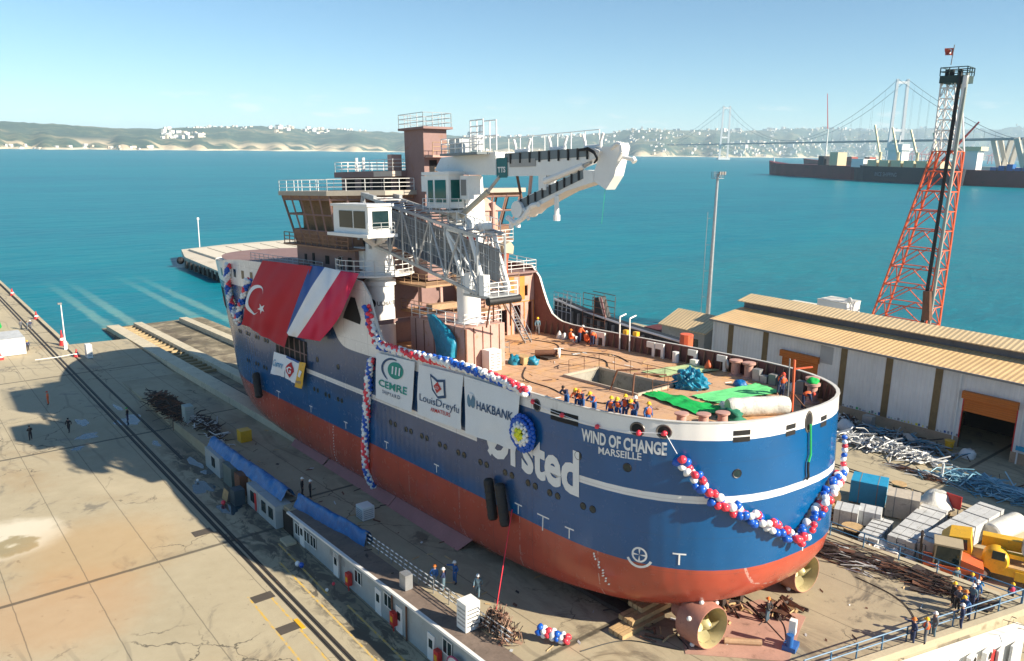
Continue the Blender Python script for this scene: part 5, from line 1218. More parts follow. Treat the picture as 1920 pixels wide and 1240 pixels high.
# cabin
cab = pbox('cabin', gw, M_wcl, CXa, CXb, CYa, CYb, CHa, CHb)
mb = MB()
mb.box(CXa + .5, CXa + 2.35, CYa - .04, CYa - .003, CHa + .45, CHb - .35, lambda X, Y, Z: S(X, Y, Z)); mb.box(CXa + 2.6, CXb - 1.1, CYa - .04, CYa - .003, CHa + .45, CHb - .35, lambda X, Y, Z: S(X, Y, Z)); mb.box(CXa - .04, CXa - .003, CYa + .35, CYb - .3, CHa + .45, CHb - .35, lambda X, Y, Z: S(X, Y, Z)); mb.build('cabin_window', M_glass, cab)
pbox('cabin_roof', gw, M_wcl, CXa - .15, CXb + .15, CYa - .15, CYb + .15, CHb + .003, CHb + .2); pbox('cabin_base', gw, M_wcl, CXa - .5, CXb + .5, CYa - .4, CYb + .2, CHa - .25, CHa - .003)
srail('cabin_railing', [(CXa - .4, CYb, CHa), (CXa - .4, CYa - .3, CHa), ], M_al, .9, 1, .03, parent=gw)
# truss
X0, X1 = 37.9, 21.3
def tc(k, top, side): # truss chord
    x = X0 + (X1 - X0) * k; h = (26.8 + (24.0 - 26.8) * k) if top else (22.8 + (19.75 - 22.8) * k); return S(x, -7.9 if side == 0 else -5.3, h)
nb = 8
for nm, par in (('main_chord', 0),):
    mb = MB()
    for top in (0, 1):
        for sd in (0, 1): mb.beam(tc(0, top, sd), tc(1, top, sd), .2, .22)
    mb.build('chords', M_al, gw)
mb = MB()
for sd in (0, 1):
    for i in range(nb):
        a, b = i / nb, (i + 1) / nb
        mb.tube(tc(a, 1, sd), tc(a, 0, sd), .07, 6)
        if i % 2: mb.tube(tc(a, 1, sd), tc(b, 0, sd), .085, 6)
        else: mb.tube(tc(a, 0, sd), tc(b, 1, sd), .085, 6)
    mb.tube(tc(1, 1, sd), tc(1, 0, sd), .1, 6)
for top in (0, 1):
    for i in range(nb * 2 + 1): a = i / nb / 2; mb.tube(tc(a, top, 0), tc(a, top, 1), .06, 6)
    for i in range(nb): mb.tube(tc(i / nb, top, i % 2), tc((i + 1) / nb, top, 1 - i % 2), .045, 5)
mb.build('lacing', M_al, gw)
# inner telescopic walkway with mesh sides
def ti(k, hh, side): p = tc(k, 0, 0).lerp(tc(k, 0, 1), .2 if side == 0 else .8); q = tc(k, 1, 0).lerp(tc(k, 1, 1), .2 if side == 0 else .8); return p.lerp(q, hh)
mb = MB()
mb.add([ti(0, .12, 0), ti(1.02, .12, 0), ti(1.02, .12, 1), ti(0, .12, 1)], [(0, 1, 2, 3)])
mb.build('walkway', paint('grating', (0.27, 0.28, 0.29), 0.6, 0.2), gw)
mb = MB()
for sd in (0, 1):
    for hh in (.12, .3, .5, .7, .85): mb.tube(ti(0, hh, sd), ti(1.04, hh, sd), .035, 5)
    for i in range(31): mb.tube(ti(i / 30 * 1.04, .12, sd), ti(i / 30 * 1.04, .85, sd), .025, 4)
mb.build('walkway_sides', M_al, gw)
mb = MB(); mb.add([ti(0, .14, 1), ti(1.0, .14, 1), ti(1.0, .75, 1), ti(0, .75, 1)], [(0, 1, 2, 3)]); mb.build('side_screen', paint('grating', (0.27, 0.28, 0.29), 0.6, 0.2), gw)
# top walkway stair rail
mb = MB()
for k in (.55, .62, .69, .76, .83, .9, .97): mb.tube(tc(k, 1, 1), tc(k, 1, 1) + uS * 1.0, .035, 5); mb.tube(tc(k, 1, 0).lerp(tc(k, 1, 1), .4), tc(k, 1, 0).lerp(tc(k, 1, 1), .4) + uS * 1.0, .035, 5)
for q in (.5, 1.0):
    mb.tube(tc(.55, 1, 1) + uS * q, tc(.97, 1, 1) + uS * q, .03, 5); mb.tube(tc(.55, 1, 0).lerp(tc(.55, 1, 1), .4) + uS * q, tc(.97, 1, 0).lerp(tc(.97, 1, 1), .4) + uS * q, .03, 5)
mb.build('stair_railing', M_wcl, gw)
# hoisting yoke at the inner end, bumper frame at the tip
mb = MB()
for sd, y in ((0, -7.9), (1, -5.3)):
    mb.beam(S(38.2, y, 27.0), S(37.2, y, 22.2), .22); mb.beam(S(38.2, y, 27.0), S(39.3, y, 22.9), .16); mb.beam(S(38.2, y, 27.0), S(36.0, y, 26.7), .3)
mb.beam(S(38.2, -7.9, 27.0), S(38.2, -5.3, 27.0), .2); mb.build('luffing_yoke', M_al, gw)
mb = MB(); 
for y in (-7.7, -5.5):
    mb.tube(S(25.6, y, 24.4), S(22.9, y, 19.9), .17, 8); mb.tube(S(22.4, y, 24.0), S(20.6, y, 19.9), .17, 8); mb.tube(S(25.6, y, 24.4), S(22.4, y, 24.0), .12, 8); mb.tube(S(22.9, y, 19.9), S(20.6, y, 19.9), .12, 8); mb.tube(S(25.6, y, 24.4), S(21, y, 20.2), .08, 8)
mb.build('tip_frame', M_wcl, gw)
pbox('tip_platform', gw, M_al, 19.9, 23.2, -7.9, -5.2, 19.45, 19.65); srail('tip_railing', [(23, -7.9, 19.65), (20, -7.9, 19.65), (20, -5.2, 19.65)], M_wcl, 1.0, 1, .035, parent=gw)
for x in (22.6, 20.8): pbox('tip_post_box', gw, M_wcl, x - .3, x + .3, -7.95, -7.4, 19.66, 21.2)
MB().tube(S(20.0, -8.0, 19.3), S(20.0, -5.0, 19.3), .3, 12).build('bumper', M_black, gw, True)
mb = MB()
for x, y, h, r in ((24.0, -6.6, 24.7, .45), (23.2, -6.2, 24.6, .35), (25.0, -6.0, 24.9, .3), (24.4, -7.4, 24.3, .28)): mb.tube(S(x, y, h), S(x - .1, y + .9, h), r, 10)
mb.build('winch', M_wcl, gw, True); MB().tube(S(23.0, -7.4, 23.9), S(23.0, -6.8, 23.9), .3, 10).build('red_reel', M_red, gw)
mb = MB(); rn = random.Random(5)
for i in range(5): mb.path([S(38.4 + .1 * i, -7.5 + .1 * i, 25.5), S(38.9 + rn.uniform(-.3, .3), -7.8, 23.6), S(38.3 + rn.uniform(-.3, .3), -7.6, 22.0), S(37.6, -7.2, 21.2)], .06, 5)
mb.build('hoses', M_black, gw)
# support strut from deck to tip
mb = MB(); mb.tube(S(21.9, -6.2, 19.4), S(24.2, -5.0, 16.5), .07, 6); mb.tube(S(20.6, -5.4, 19.4), S(23.6, -3.0, 16.5), .07, 6); mb.tube(S(21.9, -6.0, 19.4), S(25.6, -3.2, 16.6), .07, 6); mb.build('sea_fastening', M_rust, gw)

# ---- knuckle boom crane
KX, KY = 27.2, -4.5
cr = thing('knuckle_crane', 'big white knuckle boom crane with folded jib reaching right from the ship centre', 'crane', S(KX, KY, 16.45))
MB().lathe(S(KX, KY, 16.45), [(0, 0), (1.25, 0), (1.25, .12), (.98, .15), (.98, 5.2), (1.2, 5.3), (1.2, 5.7), (1.0, 5.8), (1.0, 6.2), (1.35, 6.3), (1.35, 6.6), (0, 6.6)], 32, uS).build('pedestal', M_wcl, cr, True)
cyl('turret', cr, KX, KY, 23.05, 25.6, 1.25, M_wcl, 28); MB().prism([S(KX + 1.5, KY - .9, 24.6), S(KX - 1.3, KY - .9, 24.6), S(KX - 1.0, KY - .9, 28.4), S(KX + 1.9, KY - .9, 28.4)], S(0, 1.8, 0) - S(0, 0, 0)).build('slew_tower', M_wcl, cr)
cb_ = pbox('cabin', cr, M_wcl, 26.2, 29.4, -6.9, -5.45, 25.9, 28.5)
mb = MB()
for b in ((28.4, 29.1, -6.94, -6.903, 26.3, 28.1), (26.6, 28.1, -6.94, -6.903, 26.3, 28.1), (26.16, 26.197, -6.7, -5.7, 26.4, 28.1)): mb.box(*b, lambda X, Y, Z: S(X, Y, Z))
mb.build('cabin_window', M_teal, cb_)
pbox('cabin_roof', cr, M_wcl, 26.0, 29.9, -7.0, -5.3, 28.503, 28.75); pbox('cabin_hood', cr, M_wcl, 29.4, 30.4, -6.7, -5.6, 27.2, 28.45)
pbox('cabin_step', cr, M_al, 25.6, 29.6, -7.3, -5.4, 25.6, 25.75); srail('cabin_railing', [(29.5, -7.2, 25.75), (25.7, -7.2, 25.75), (25.7, -5.5, 25.75)], M_wcl, .9, .9, .03, parent=cr)
eb = pbox('side_cabinet', cr, M_wcl, 24.6, 25.7, -6.2, -5.0, 26.6, 28.4); pbox('cabinet_door', eb, M_wgrey, 24.85, 25.5, -6.24, -6.203, 26.9, 28.1)
MB().prism([S(x, -5.5, h) for x, h in ((28.7, 28.6), (30.2, 28.9), (29.2, 29.9), (22.0, 30.1), (22.0, 28.4), (27, 28.5))], S(0, 2.0, 0) - S(0, 0, 0)).build('boom_root', M_wcl, cr)
def outl(pts, y): return [S(*son(px, py, 1, y)) for px, py in pts]
dY = S(0, 1, 0) - S(0, 0, 0)
boom = MB().prism(outl([(946, 288), (1112, 277), (1124, 283), (1118, 297), (1040, 329), (946, 331)], -5.35), dY * 1.2).build('main_boom', M_wcl, cr)
mb = MB()
mb.prism(outl([(946, 288), (1100, 277.5), (1100, 294), (946, 305)], -5.39), dY * .03); mb.build('boom_band', paint('band_grey', (0.16, 0.19, 0.21), 0.4, 0.1), boom)
mb = MB()
for i in range(9): q = son(957 + i * 18, 287.5 - i * 1.15 + 9, 1, -5.42); mb.box(q.x - .07, q.x + .07, -5.46, -5.393, q.z - .4, q.z + .35, lambda X, Y, Z: S(X, Y, Z))
each(mb, 'boom_rib', M_black, boom)
lg = pbox('logo_panel', cr, paint('logo_teal', (0.0, 0.13, 0.15), 0.4, 0.05), 20.75, 22.0, -5.43, -5.40, 28.2, 29.65)
vs, fs = text_mesh('TTS', .55, .02); w_ = max(v.x for v in vs); MB().add([S(21.38 + w_ / 2 - v.x, -5.45, 28.6 + v.y) for v in vs], fs).build('logo_letters', M_let, lg, recalc=False)
pbox('rating_plate', cr, paint('plate_grey', (0.38, 0.37, 0.36), 0.5, 0.15), 17.6, 20.5, -5.41, -5.39, 28.95, 29.5)
# knuckle
MB().prism(outl([(1108, 281), (1128, 275), (1152, 275), (1161, 268), (1164, 276), (1158, 302), (1152, 330), (1136, 356), (1124, 348), (1108, 336), (1116, 316), (1124, 292)], -5.1), dY * .85).build('knuckle', M_wcl, cr)
mb = MB(); mb.path(outl([(1158, 300), (1166, 285), (1165, 272), (1158, 269), (1146, 279)], -5.5), .14, 8); mb.path(outl([(1160, 293), (1190, 300)], -4.8), .12, 8); mb.path(outl([(1186, 297), (1190, 304)], -4.8), .18, 8); mb.build('knuckle_arm', M_wcl, cr, True)
mb = MB()
for i in range(3): mb.path(outl([(1085, 281 + i), (1102, 277 + i * 2), (1114, 284 + i * 2), (1120, 296 + i * 2), (1114, 306)], -5.65), .05, 6)
mb.build('hoses', M_black, cr)
# folded jib
jib = MB().prism(outl([(968, 377), (1090, 319), (1112, 322), (1112, 342), (1060, 359), (1000, 392), (990, 402), (972, 403)], -5.2), dY * 1.3).build('jib', M_wcl, cr)
mb = MB(); mb.prism(outl([(969, 378), (1092, 319), (1093, 335), (972, 395)], -5.24), dY * .03); mb.build('jib_band', paint('band_grey', (0.16, 0.19, 0.21), 0.4, 0.1), jib)
mb = MB()
for i in range(9): q = son(976 + i * 13.6, 382 - i * 6.6, 1, -5.28); mb.box(q.x - .06, q.x + .06, -5.32, -5.245, q.z - .33, q.z + .33, lambda X, Y, Z: S(X, Y, Z))
each(mb, 'jib_rib', M_black, jib)
MB().lathe(outl([(968, 393)], -5.5)[0], [(0, 0), (.62, 0), (.62, 1.7), (0, 1.7)], 20, S(0, 1, 0) - S(0, 0, 0)).build('jib_sheave', M_wcl, cr, True)
def rod(nm, a, b, r, mat, par=None, n=10): return MB().tube(S(*a), S(*b), r, n).build(nm, mat, par or cr, True)
rod('luff_cylinder', (26.0, -5.9, 25.3), (23.0, -5.5, 27.2), .22, M_cream if False else paint('cyl_beige', (0.5, 0.45, 0.36), 0.5, 0.2)); rod('luff_rod', (23.0, -5.5, 27.2), (21.7, -5.3, 28.4), .13, M_galv)
rod('fold_cylinder', (16.8, -5.2, 27.9), (12.9, -5.2, 28.9), .24, M_wcl); rod('fold_rod', (12.9, -5.2, 28.9), (12.3, -5.2, 29.1), .14, M_galv); pbox('cylinder_bracket', cr, M_wcl, 16.6, 17.4, -5.3, -4.3, 27.3, 28.35)
rod('hang_link', (20.0, -5.1, 28.35), (19.5, -5.1, 26.6), .1, M_rust); rod('hang_link', (18.4, -5.1, 28.35), (18.7, -5.1, 26.5), .13, paint('link_pink', (0.5, .3, .25), .5))
rod('drop_leg', (15.6, -5.2, 26.9), (15.6, -5.2, 25.6), .17, M_wcl); rod('drop_foot', (15.6, -5.2, 25.6), (15.6, -5.2, 25.2), .24, M_wcl)
mb = MB(); mb.path([S(20.8, -5.4, 25.3), S(19.9, -5.4, 24.9), S(19.0, -5.4, 25.3), S(18.0, -5.4, 26.2), S(17.3, -5.4, 26.3)], .2, 8); mb.path([S(19.4, -5.3, 25.5), S(19.0, -5.3, 26.0), S(18.5, -5.3, 25.2)], .13, 6); mb.tube(S(20.3, -5.4, 25.1), S(20.4, -5.4, 24.5), .18, 8); mb.tube(S(19.6, -5.4, 25.0), S(19.6, -5.4, 24.6), .18, 8); mb.build('hook_tackle', M_wcl, cr, True)
# crane top deck, winch and handrails
pbox('winch_deck', cr, paint('band_grey', (0.16, 0.19, 0.21), 0.4, 0.1), 22.7, 27.6, -6.7, -4.4, 29.95, 30.12)
srail('winch_railing', [(27.5, -4.6, 30.12), (27.5, -6.6, 30.12), (22.8, -6.6, 30.12)], M_wcl, 1.1, .9, .04, parent=cr)
pbox('winch_box', cr, M_galv, 25.6, 26.8, -6.3, -5.2, 30.13, 31.2)
cyl('winch_drum', cr, 24.2, -5.6, 30.3, 31.4, .5, M_wcl, 16)
mb = MB(); mb.rail([S(23.6, -6.6, 30.2), S(22.0, -6.6, 30.2)], 2.2, .8, .05, (1, .8, .6, .4, .2), uS); mb.rail([S(23.6, -5.4, 30.2), S(22.0, -5.4, 30.2)], 2.2, .8, .05, (1, .5), uS); each(mb, 'ladder_cage', M_wcl, cr) if False else mb.build('ladder_cage', M_wcl, cr)
srail('boom_railing', [(21.8, -4.4, 29.85), (12.3, -4.4, 29.95)], M_wcl, 1.25, 1.4, .035, (1,), parent=cr)
for x in (19.4, 15.6, 12.2):
    mb = MB(); 
    for d in (-.9, .9): mb.path([S(x + d * .8, -5.1, 29.8), S(x + d * .8, -5.1, 30.4), S(x + d * 1.05, -5.1, 30.9)], .1, 8)
    mb.tube(S(x - .72, -5.1, 30.1), S(x + .72, -5.1, 30.1), .12, 8); mb.build('boom_rest', M_wcl, cr, True)
MB().path(outl([(1135, 352), (1128, 420)], -4.7), .02, 4).build('green_line', paint('green_line', (0.05, .5, .25), .6), cr)

# ---- big flags over the forward port side
def pts2rows(pt, n, m, u0=0, u1=1, v0=0, v1=1): return [[pt(u0 + (u1 - u0) * i / n, v0 + (v1 - v0) * j / m) for j in range(m + 1)] for i in range(n + 1)]
def hang(corners_px, off=.35, bulge=.5, amp=.12, seed=0, y0=-9.85):
    c = [S(*(lambda q: (q.x, q.y - off * (1 if i < 2 else 1.6), q.z))(son(px, py, 1, y0))) for i, (px, py) in enumerate(corners_px)]
    return flagmesh(*c, amp=amp, nrm=(-1, 0, 0.05), seed=seed, bulge=bulge)
M_fred = paint('flag_crimson', (0.46, 0.006, 0.022), 0.75, 0.08); M_fred2 = paint('flag_magenta_red', (0.62, 0.02, 0.085), 0.75, 0.08)
M_fbl = paint('flag_blue', (0.03, 0.10, 0.34), 0.75, 0.08); M_fwt = paint('flag_offwhite', (0.80, 0.82, 0.86), 0.75, 0.05)
o = thing('hanging_flag', 'big crimson flag with white crescent and star hanging over the bow side', 'flag', S(52, -10.2, 19.6), 'large flags hung over the forward side')
pt0 = hang([(501, 488), (594, 499), (548, 650), (464, 607)], .45, .7, .16, 1)
pt = pt0
MB().grid(pts2rows(pt, 60, 44)).build('cloth', M_fred, o, 2, recalc=False)
off = Vector((-.05, 0, 0))
crescent(lambda u, v: pt(u, v), off, .20, .55, .22, 1.0, 28).build('crescent', M_fwt, o, recalc=False)
star(MB(), pt, off, .44, .62, .085, .9, .3).build('star', M_fwt, o, recalc=False)
o = thing('hanging_flag', 'big blue, white and red striped flag hanging beside the crimson one', 'flag', S(42, -10.2, 19.6), 'large flags hung over the forward side')
def bez(pts):
    def f(v):
        k = v * (len(pts) - 1); i = min(int(k), len(pts) - 2); q = k - i
        p = [Vector(pts[max(i - 1, 0)]), Vector(pts[i]), Vector(pts[i + 1]), Vector(pts[min(i + 2, len(pts) - 1)])]
        return 0.5 * ((2 * p[1]) + (-p[0] + p[2]) * q + (2 * p[0] - 5 * p[1] + 4 * p[2] - p[3]) * q * q + (-p[0] + 3 * p[1] - 3 * p[2] + p[3]) * q * q * q)
    return f
EDG = [bez([(582, 497), (564, 545), (548, 590), (536, 628)]), bez([(609, 501), (583, 540), (556, 590), (536, 628)]), bez([(639, 508), (612, 550), (580, 600), (557, 633)]), bez([(673, 513), (652, 560), (633, 600), (600, 640)])]
def stripe(e0, e1, mat, nm, seed):
    rows = []
    for i in range(17):
        u = i / 16; r_ = []
        for j in range(37):
            v = j / 36; p = e0(v).lerp(e1(v), u); yy = -9.85 - .45 - .06 * math.sin(p.x * .33 + v * 4) - .05 * math.sin(p.x * .21 + p.y * .16) - .75 * math.sin(math.pi * v * .9) - .12 * math.sin(p.x * .06 + v * 6) - .1 * math.sin(p.x * .15 - v * 3)
            r_.append(S(*son(p.x, p.y, 1, yy)))
        rows.append(r_)
    MB().grid(rows).build(nm, mat, o, 2, recalc=False)
stripe(EDG[0], EDG[1], M_fbl, 'blue_stripe', 0); stripe(EDG[1], EDG[2], M_fwt, 'white_stripe', 1); stripe(EDG[2], EDG[3], M_fred2, 'red_stripe', 2)
# small sponsor flags
def decal(pt, body, u0, v0, size, width, mat, nm, par, bold=0.0, off=Vector((-.06, 0, 0)), asp=1.0, shear=0.0, spacing=1.0):
    vs, fs = text_mesh(body, 1.0, bold, spacing, shear); x0 = min(v.x for v in vs); x1 = max(v.x for v in vs)
    me = D.meshes.new('t'); me.from_pydata([((v.x - x0) / (x1 - x0), v.y, 0) for v in vs], [], fs); b = bmesh.new(); b.from_mesh(me)
    for i in range(1, 24): bmesh.ops.bisect_plane(b, geom=b.verts[:] + b.edges[:] + b.faces[:], plane_co=(i / 24, 0, 0), plane_no=(1, 0, 0))
    b.verts.index_update(); mb = MB(); mb.add([pt(u0 + v.co.x * width, v0 - v.co.y * size) + off for v in b.verts], [tuple(v.index for v in f.verts) for f in b.faces]); b.free(); D.meshes.remove(me)
    return mb.build(nm, mat, par, recalc=False)
def quadp(pt, pts, off, n=6):
    mb = MB(); c = (sum(p[0] for p in pts) / len(pts), sum(p[1] for p in pts) / len(pts)); P2 = []
    for (a, b), (c_, d) in zip(pts, pts[1:] + pts[:1]):
        for i in range(n): P2.append((a + (c_ - a) * i / n, b + (d - b) * i / n))
    m = len(P2); mb.add([pt(*c) + off] + [pt(*p) + off for p in P2], [(0, 1 + i, 1 + (i + 1) % m) for i in range(m)]); return mb
o = thing('sponsor_flag', 'small white flag with cyan script hung below the crimson flag', 'flag', S(54, -10.1, 10.2), 'small sponsor flags above the stripe')
pt = hang([(517, 659), (542, 667), (539, 707), (513, 700)], .2, .1, .08, 3); MB().grid(pts2rows(pt, 10, 10)).build('cloth', M_fwt, o, 2, recalc=False); decal(pt, 'Cemre', .08, .6, .42, .8, paint('cyan_ink', (0.0, .25, .5), .6), 'lettering', o, .01, shear=.3)
o = thing('sponsor_flag', 'small white flag with red diamond emblem, middle of the three small flags', 'flag', S(51, -10.1, 10.2), 'small sponsor flags above the stripe')
pt = hang([(542, 667), (566, 678), (563, 719), (539, 707)], .25, .1, .08, 4); MB().grid(pts2rows(pt, 10, 10)).build('cloth', M_fwt, o, 2, recalc=False)
quadp(pt, [(.45, .15), (.8, .5), (.45, .88), (.1, .5)], off).build('diamond', M_fred, o, recalc=False); decal(pt, 'G', .3, .66, .42, .28, M_fwt, 'letter', o, .02, off * 2)
quadp(pt, [(0, -.02), (1, -.02), (1, .07), (0, .07)], off).build('blue_edge', M_fbl, o, recalc=False)
o = thing('sponsor_flag', 'small narrow yellow flag, rightmost of the three small flags', 'flag', S(48.5, -10.1, 10.2), 'small sponsor flags above the stripe')
pt = hang([(567, 678), (579, 680), (573, 728), (561, 724)], .3, .05, .05, 5); MB().grid(pts2rows(pt, 6, 10)).build('cloth', M_yel, o, 2, recalc=False); quadp(pt, [(.3, .3), (.75, .35), (.6, .6), (.25, .55)], off).build('emblem', M_fwt, o, recalc=False); decal(pt, 'mmm', .15, .82, .2, .7, M_fbl, 'letters', o, .0)

# ---- white sponsor banners along the working deck
M_ban = paint('banner_cloth', (0.74, 0.77, 0.80), 0.7, 0.06); M_tl = paint('ink_teal', (0.0, 0.27, 0.22), 0.6); M_nv = paint('ink_navy', (0.01, 0.06, 0.16), 0.6); M_rd = paint('ink_red', (0.5, 0.03, 0.03), 0.6); M_st = paint('ink_steel', (0.10, 0.22, 0.33), 0.6)
def banner(label, px4, amp=.05, seed=0):
    o = thing('banner', label, 'banner', S(*son(*px4[0], 1, -9.9)), 'white sponsor banners on the port side'); pt = hang(px4, .12, .06, amp, seed, -9.8)
    MB().grid(pts2rows(pt, 24, 16)).build('cloth', M_ban, o, 2, recalc=False); return o, pt
o, pt = banner('white banner with green and blue oval emblem and green shipyard lettering', [(708.5, 661), (780.5, 678.5), (776, 772.5), (708, 746)], .04, 1)
def oval(pt, cu, cv, ru, rv, off, a0=0, a1=2 * math.pi, w=None, n=28):
    mb = MB()
    if w is None: mb.add([pt(cu, cv) + off] + [pt(cu + ru * math.cos(a0 + (a1 - a0) * i / n), cv + rv * math.sin(a0 + (a1 - a0) * i / n)) + off for i in range(n)], [(0, 1 + i, 1 + (i + 1) % n) for i in range(n)])
    else: mb.grid([[pt(cu + (ru + k) * math.cos(a0 + (a1 - a0) * i / n), cv + (rv + k) * math.sin(a0 + (a1 - a0) * i / n)) + off for k in (-w * math.sin(math.pi * i / n) ** .5 / 2 - .002, w * math.sin(math.pi * i / n) ** .5 / 2 + .002)] for i in range(n + 1)])
    return mb
oval(pt, .54, .27, .20, .17, off).build('green_oval', M_tl, o, recalc=False); oval(pt, .46, .28, .27, .23, off, math.pi * .62, math.pi * 1.62, .045).build('blue_arc', M_nv, o, recalc=False)
for i in range(3):
    c = .46 + i * .09; MB().grid([[pt(c + a, .19 + b) + off * 1.6 for b in (0, .08, .16)] for a in (0, .035)]).build('emblem_bar', M_fwt, o, recalc=False)
decal(pt, 'CEMRE', .1, .69, .21, .76, M_tl, 'lettering', o, .02, off); decal(pt, 'SHIPYARD', .19, .83, .11, .5, M_nv, 'lettering', o, .005, off, spacing=1.3)
o, pt = banner('white banner with navy flag emblem enclosing a red diamond and serif style name', [(788, 683), (871.5, 703.5), (868, 806), (786, 775.5)], .05, 2)
quadp(pt, [(.28, .12), (.45, .2), (.63, .16), (.66, .5), (.5, .55), (.35, .42)], off).build('emblem_flag', M_nv, o, recalc=False); quadp(pt, [(.32, .17), (.46, .245), (.60, .21), (.625, .455), (.5, .5), (.38, .385)], off * 1.5).build('emblem_field', M_ban, o, recalc=False)
quadp(pt, [(.48, .23), (.58, .345), (.48, .45), (.39, .33)], off * 2).build('emblem_diamond', M_rd, o, recalc=False); decal(pt, 'LD', .44, .37, .08, .08, M_ban, 'emblem_letters', o, .0, off * 2.6)
decal(pt, 'LouisDreyfu', .06, .70, .20, .90, M_nv, 'lettering', o, .0, off); decal(pt, 'ARMATEURS', .34, .83, .11, .42, M_rd, 'lettering', o, .01, off)
o, pt = banner('long white banner with blue-grey emblem and bank name beside the balloon flower', [(872.5, 704.5), (978, 737), (971, 845), (877, 811)], .05, 3)
oval(pt, .10, .40, .045, .11, off).build('emblem_half', M_st, o, recalc=False); oval(pt, .175, .40, .045, .11, off).build('emblem_half', M_st, o, recalc=False); quadp(pt, [(.09, .26), (.14, .38), (.19, .26)], off * 1.5).build('emblem_notch', M_ban, o, recalc=False)
decal(pt, 'HAKBANK', .25, .50, .21, .68, M_nv, 'lettering', o, .015, off)

# ---- balloons
def balmat(nm, c): t = NT(nm); t.set(color=c, rough=.28, spec=.5); return t.m
M_bal = [balmat('balloon_red', (0.82, 0.05, 0.08)), balmat('balloon_white', (0.82, 0.82, 0.82)), balmat('balloon_blue', (0.01, 0.10, 0.50)), balmat('balloon_yellow', (0.75, 0.75, 0.02))]
bmesh_cache = {}
def balloon_mesh(k):
    if k not in bmesh_cache:
        mb = MB().ball((0, 0, 0), 1.0, 12, 9, (1, 1, 1.15)); mb.v = [Vector((v.x * (1 + .3 * min(0, v.z)), v.y * (1 + .3 * min(0, v.z)), v.z)) for v in mb.v]; me = D.meshes.new('balloon'); me.from_pydata(mb.v, [], mb.f); me.materials.append(M_bal[k]); me.polygons.foreach_set('use_smooth', [True] * len(me.polygons)); bmesh_cache[k] = me
    return bmesh_cache[k]
def garland(label, pts, r, per, pattern, jit=.5, cat='garland', string=True, group=None):
    """pts: world polyline. per = balloons per ring, pattern(i, j) -> colour index"""
    o = thing('balloon_garland', label, cat, pts[0], group); I = WM[o.name].inverted()
    L_ = [0]
    for a, b in zip(pts, pts[1:]): L_.append(L_[-1] + (b - a).length)
    n = int(L_[-1] / (r * 1.35)); rn = random.Random(len(label)); out = []
    for i in range(n):
        d = (i + .5) / n * L_[-1]; k = max(j for j in range(len(L_) - 1) if L_[j] <= d); t_ = (pts[k + 1] - pts[k]).normalized(); p = pts[k] + t_ * (d - L_[k])
        x = t_.cross(Vector((1, .2, 0))).normalized(); y = x.cross(t_)
        for j in range(per):
            a = 2 * math.pi * j / per + i * .75 + rn.uniform(-.2, .2); q = p + (x * math.cos(a) + y * math.sin(a)) * r * (1.0 if per > 1 else 0) + Vector([rn.uniform(-1, 1) * r * jit * .4 for _ in range(3)])
            out.append((q, pattern(i, j), r * rn.uniform(.82, 1.12)))
    if string: MB().path(pts, .02, 4).build('string', M_fwt, o)
    out.sort(key=lambda e: (e[0] - CAM).length)
    for q, k, rr in out[:100]:
        b = D.objects.new('balloon', balloon_mesh(k)); col.objects.link(b); b.parent = o; b.location = I @ q; b.scale = (rr * rn.uniform(.92, 1.08), rr * rn.uniform(.92, 1.08), rr)
        b.rotation_euler = (rn.uniform(0, 3), rn.uniform(0, 3), 0)
    if len(out) > 100:
        mb = MB()
        for q, k, rr in out[100:]: mb.cm = k; mb.ball(q, rr, 8, 6)
        s_ = mb.build('balloons', M_bal, o, 2, recalc=False); s_['kind'] = 'stuff'
    return o
def on_hull(pts, off, n=1):
    r_ = []
    for px, py in pts: s_, h = hullhit(px, py); r_.append((s_, h))
    out = []
    for (a, b), (c_, d) in zip(r_, r_[1:]):
        m = max(1, int(math.hypot(c_ - a, d - b) / 1.2))
        for i in range(m): out.append(arcpt(a + (c_ - a) * i / m, b + (d - b) * i / m, off))
    out.append(arcpt(*r_[-1], off)); return out
rbw = lambda i, j: (0, 1, 2, 1)[(i // 3 + j) % 4] if False else [0, 1, 2][(i // 2 + j * 2) % 3]
garland('red, white and blue balloon garland sagging in a V across the blue stern', on_hull([(1271, 856), (1285, 872), (1303, 890), (1322, 915), (1345, 935), (1375, 950), (1405, 965), (1440, 985), (1465, 997), (1486, 1008)], .45) + on_hull([(1493, 1000), (1505, 980), (1518, 960), (1532, 940), (1545, 918), (1556, 898), (1565, 882)], .45), .25, 2, lambda i, j: [0, 1, 2, 1, 0, 2][(i * 2 + j * 5 + i // 3) % 6], .9)
garland('thin string of paired balloons at the right edge of the stern', on_hull([(1566, 880), (1570, 862), (1573, 840), (1575, 815)], .5), .2, 1, lambda i, j: [1, 0, 1, 2][i % 4])
rt = [S(*(lambda q: (q.x, -9.85, max(q.z, 13.9)))(son(px, py, 1, -9.85))) for px, py in ((709, 648), (735, 654), (765, 663), (800, 671), (835, 679), (870, 689), (905, 700), (940, 714), (965, 724), (990, 737))]
garland('thick red, white and blue balloon garland lying along the rail above the banners', rt, .21, 5, lambda i, j: [0, 1, 2, 1][int(i * .55 + j * .8) % 4])
garland('balloon garland running down the curved edge of the white side plate', [S(*(lambda q: (q.x, -10.0, q.z))(son(px, py, 1, -10.0))) for px, py in ((687, 573), (691, 592), (695, 612), (703, 632), (709, 648))], .21, 3, lambda i, j: [0, 1, 2][(i // 2 + j) % 3])
garland('long vertical balloon garland hanging down the hull to the bilge keel', on_hull([(703, 672), (698, 700), (694, 740), (692, 790), (691, 840), (691, 880), (693, 910), (695, 930)], .35), .19, 5, lambda i, j: [0, 1, 2, 1][int(i * .28 + j * .8) % 4])
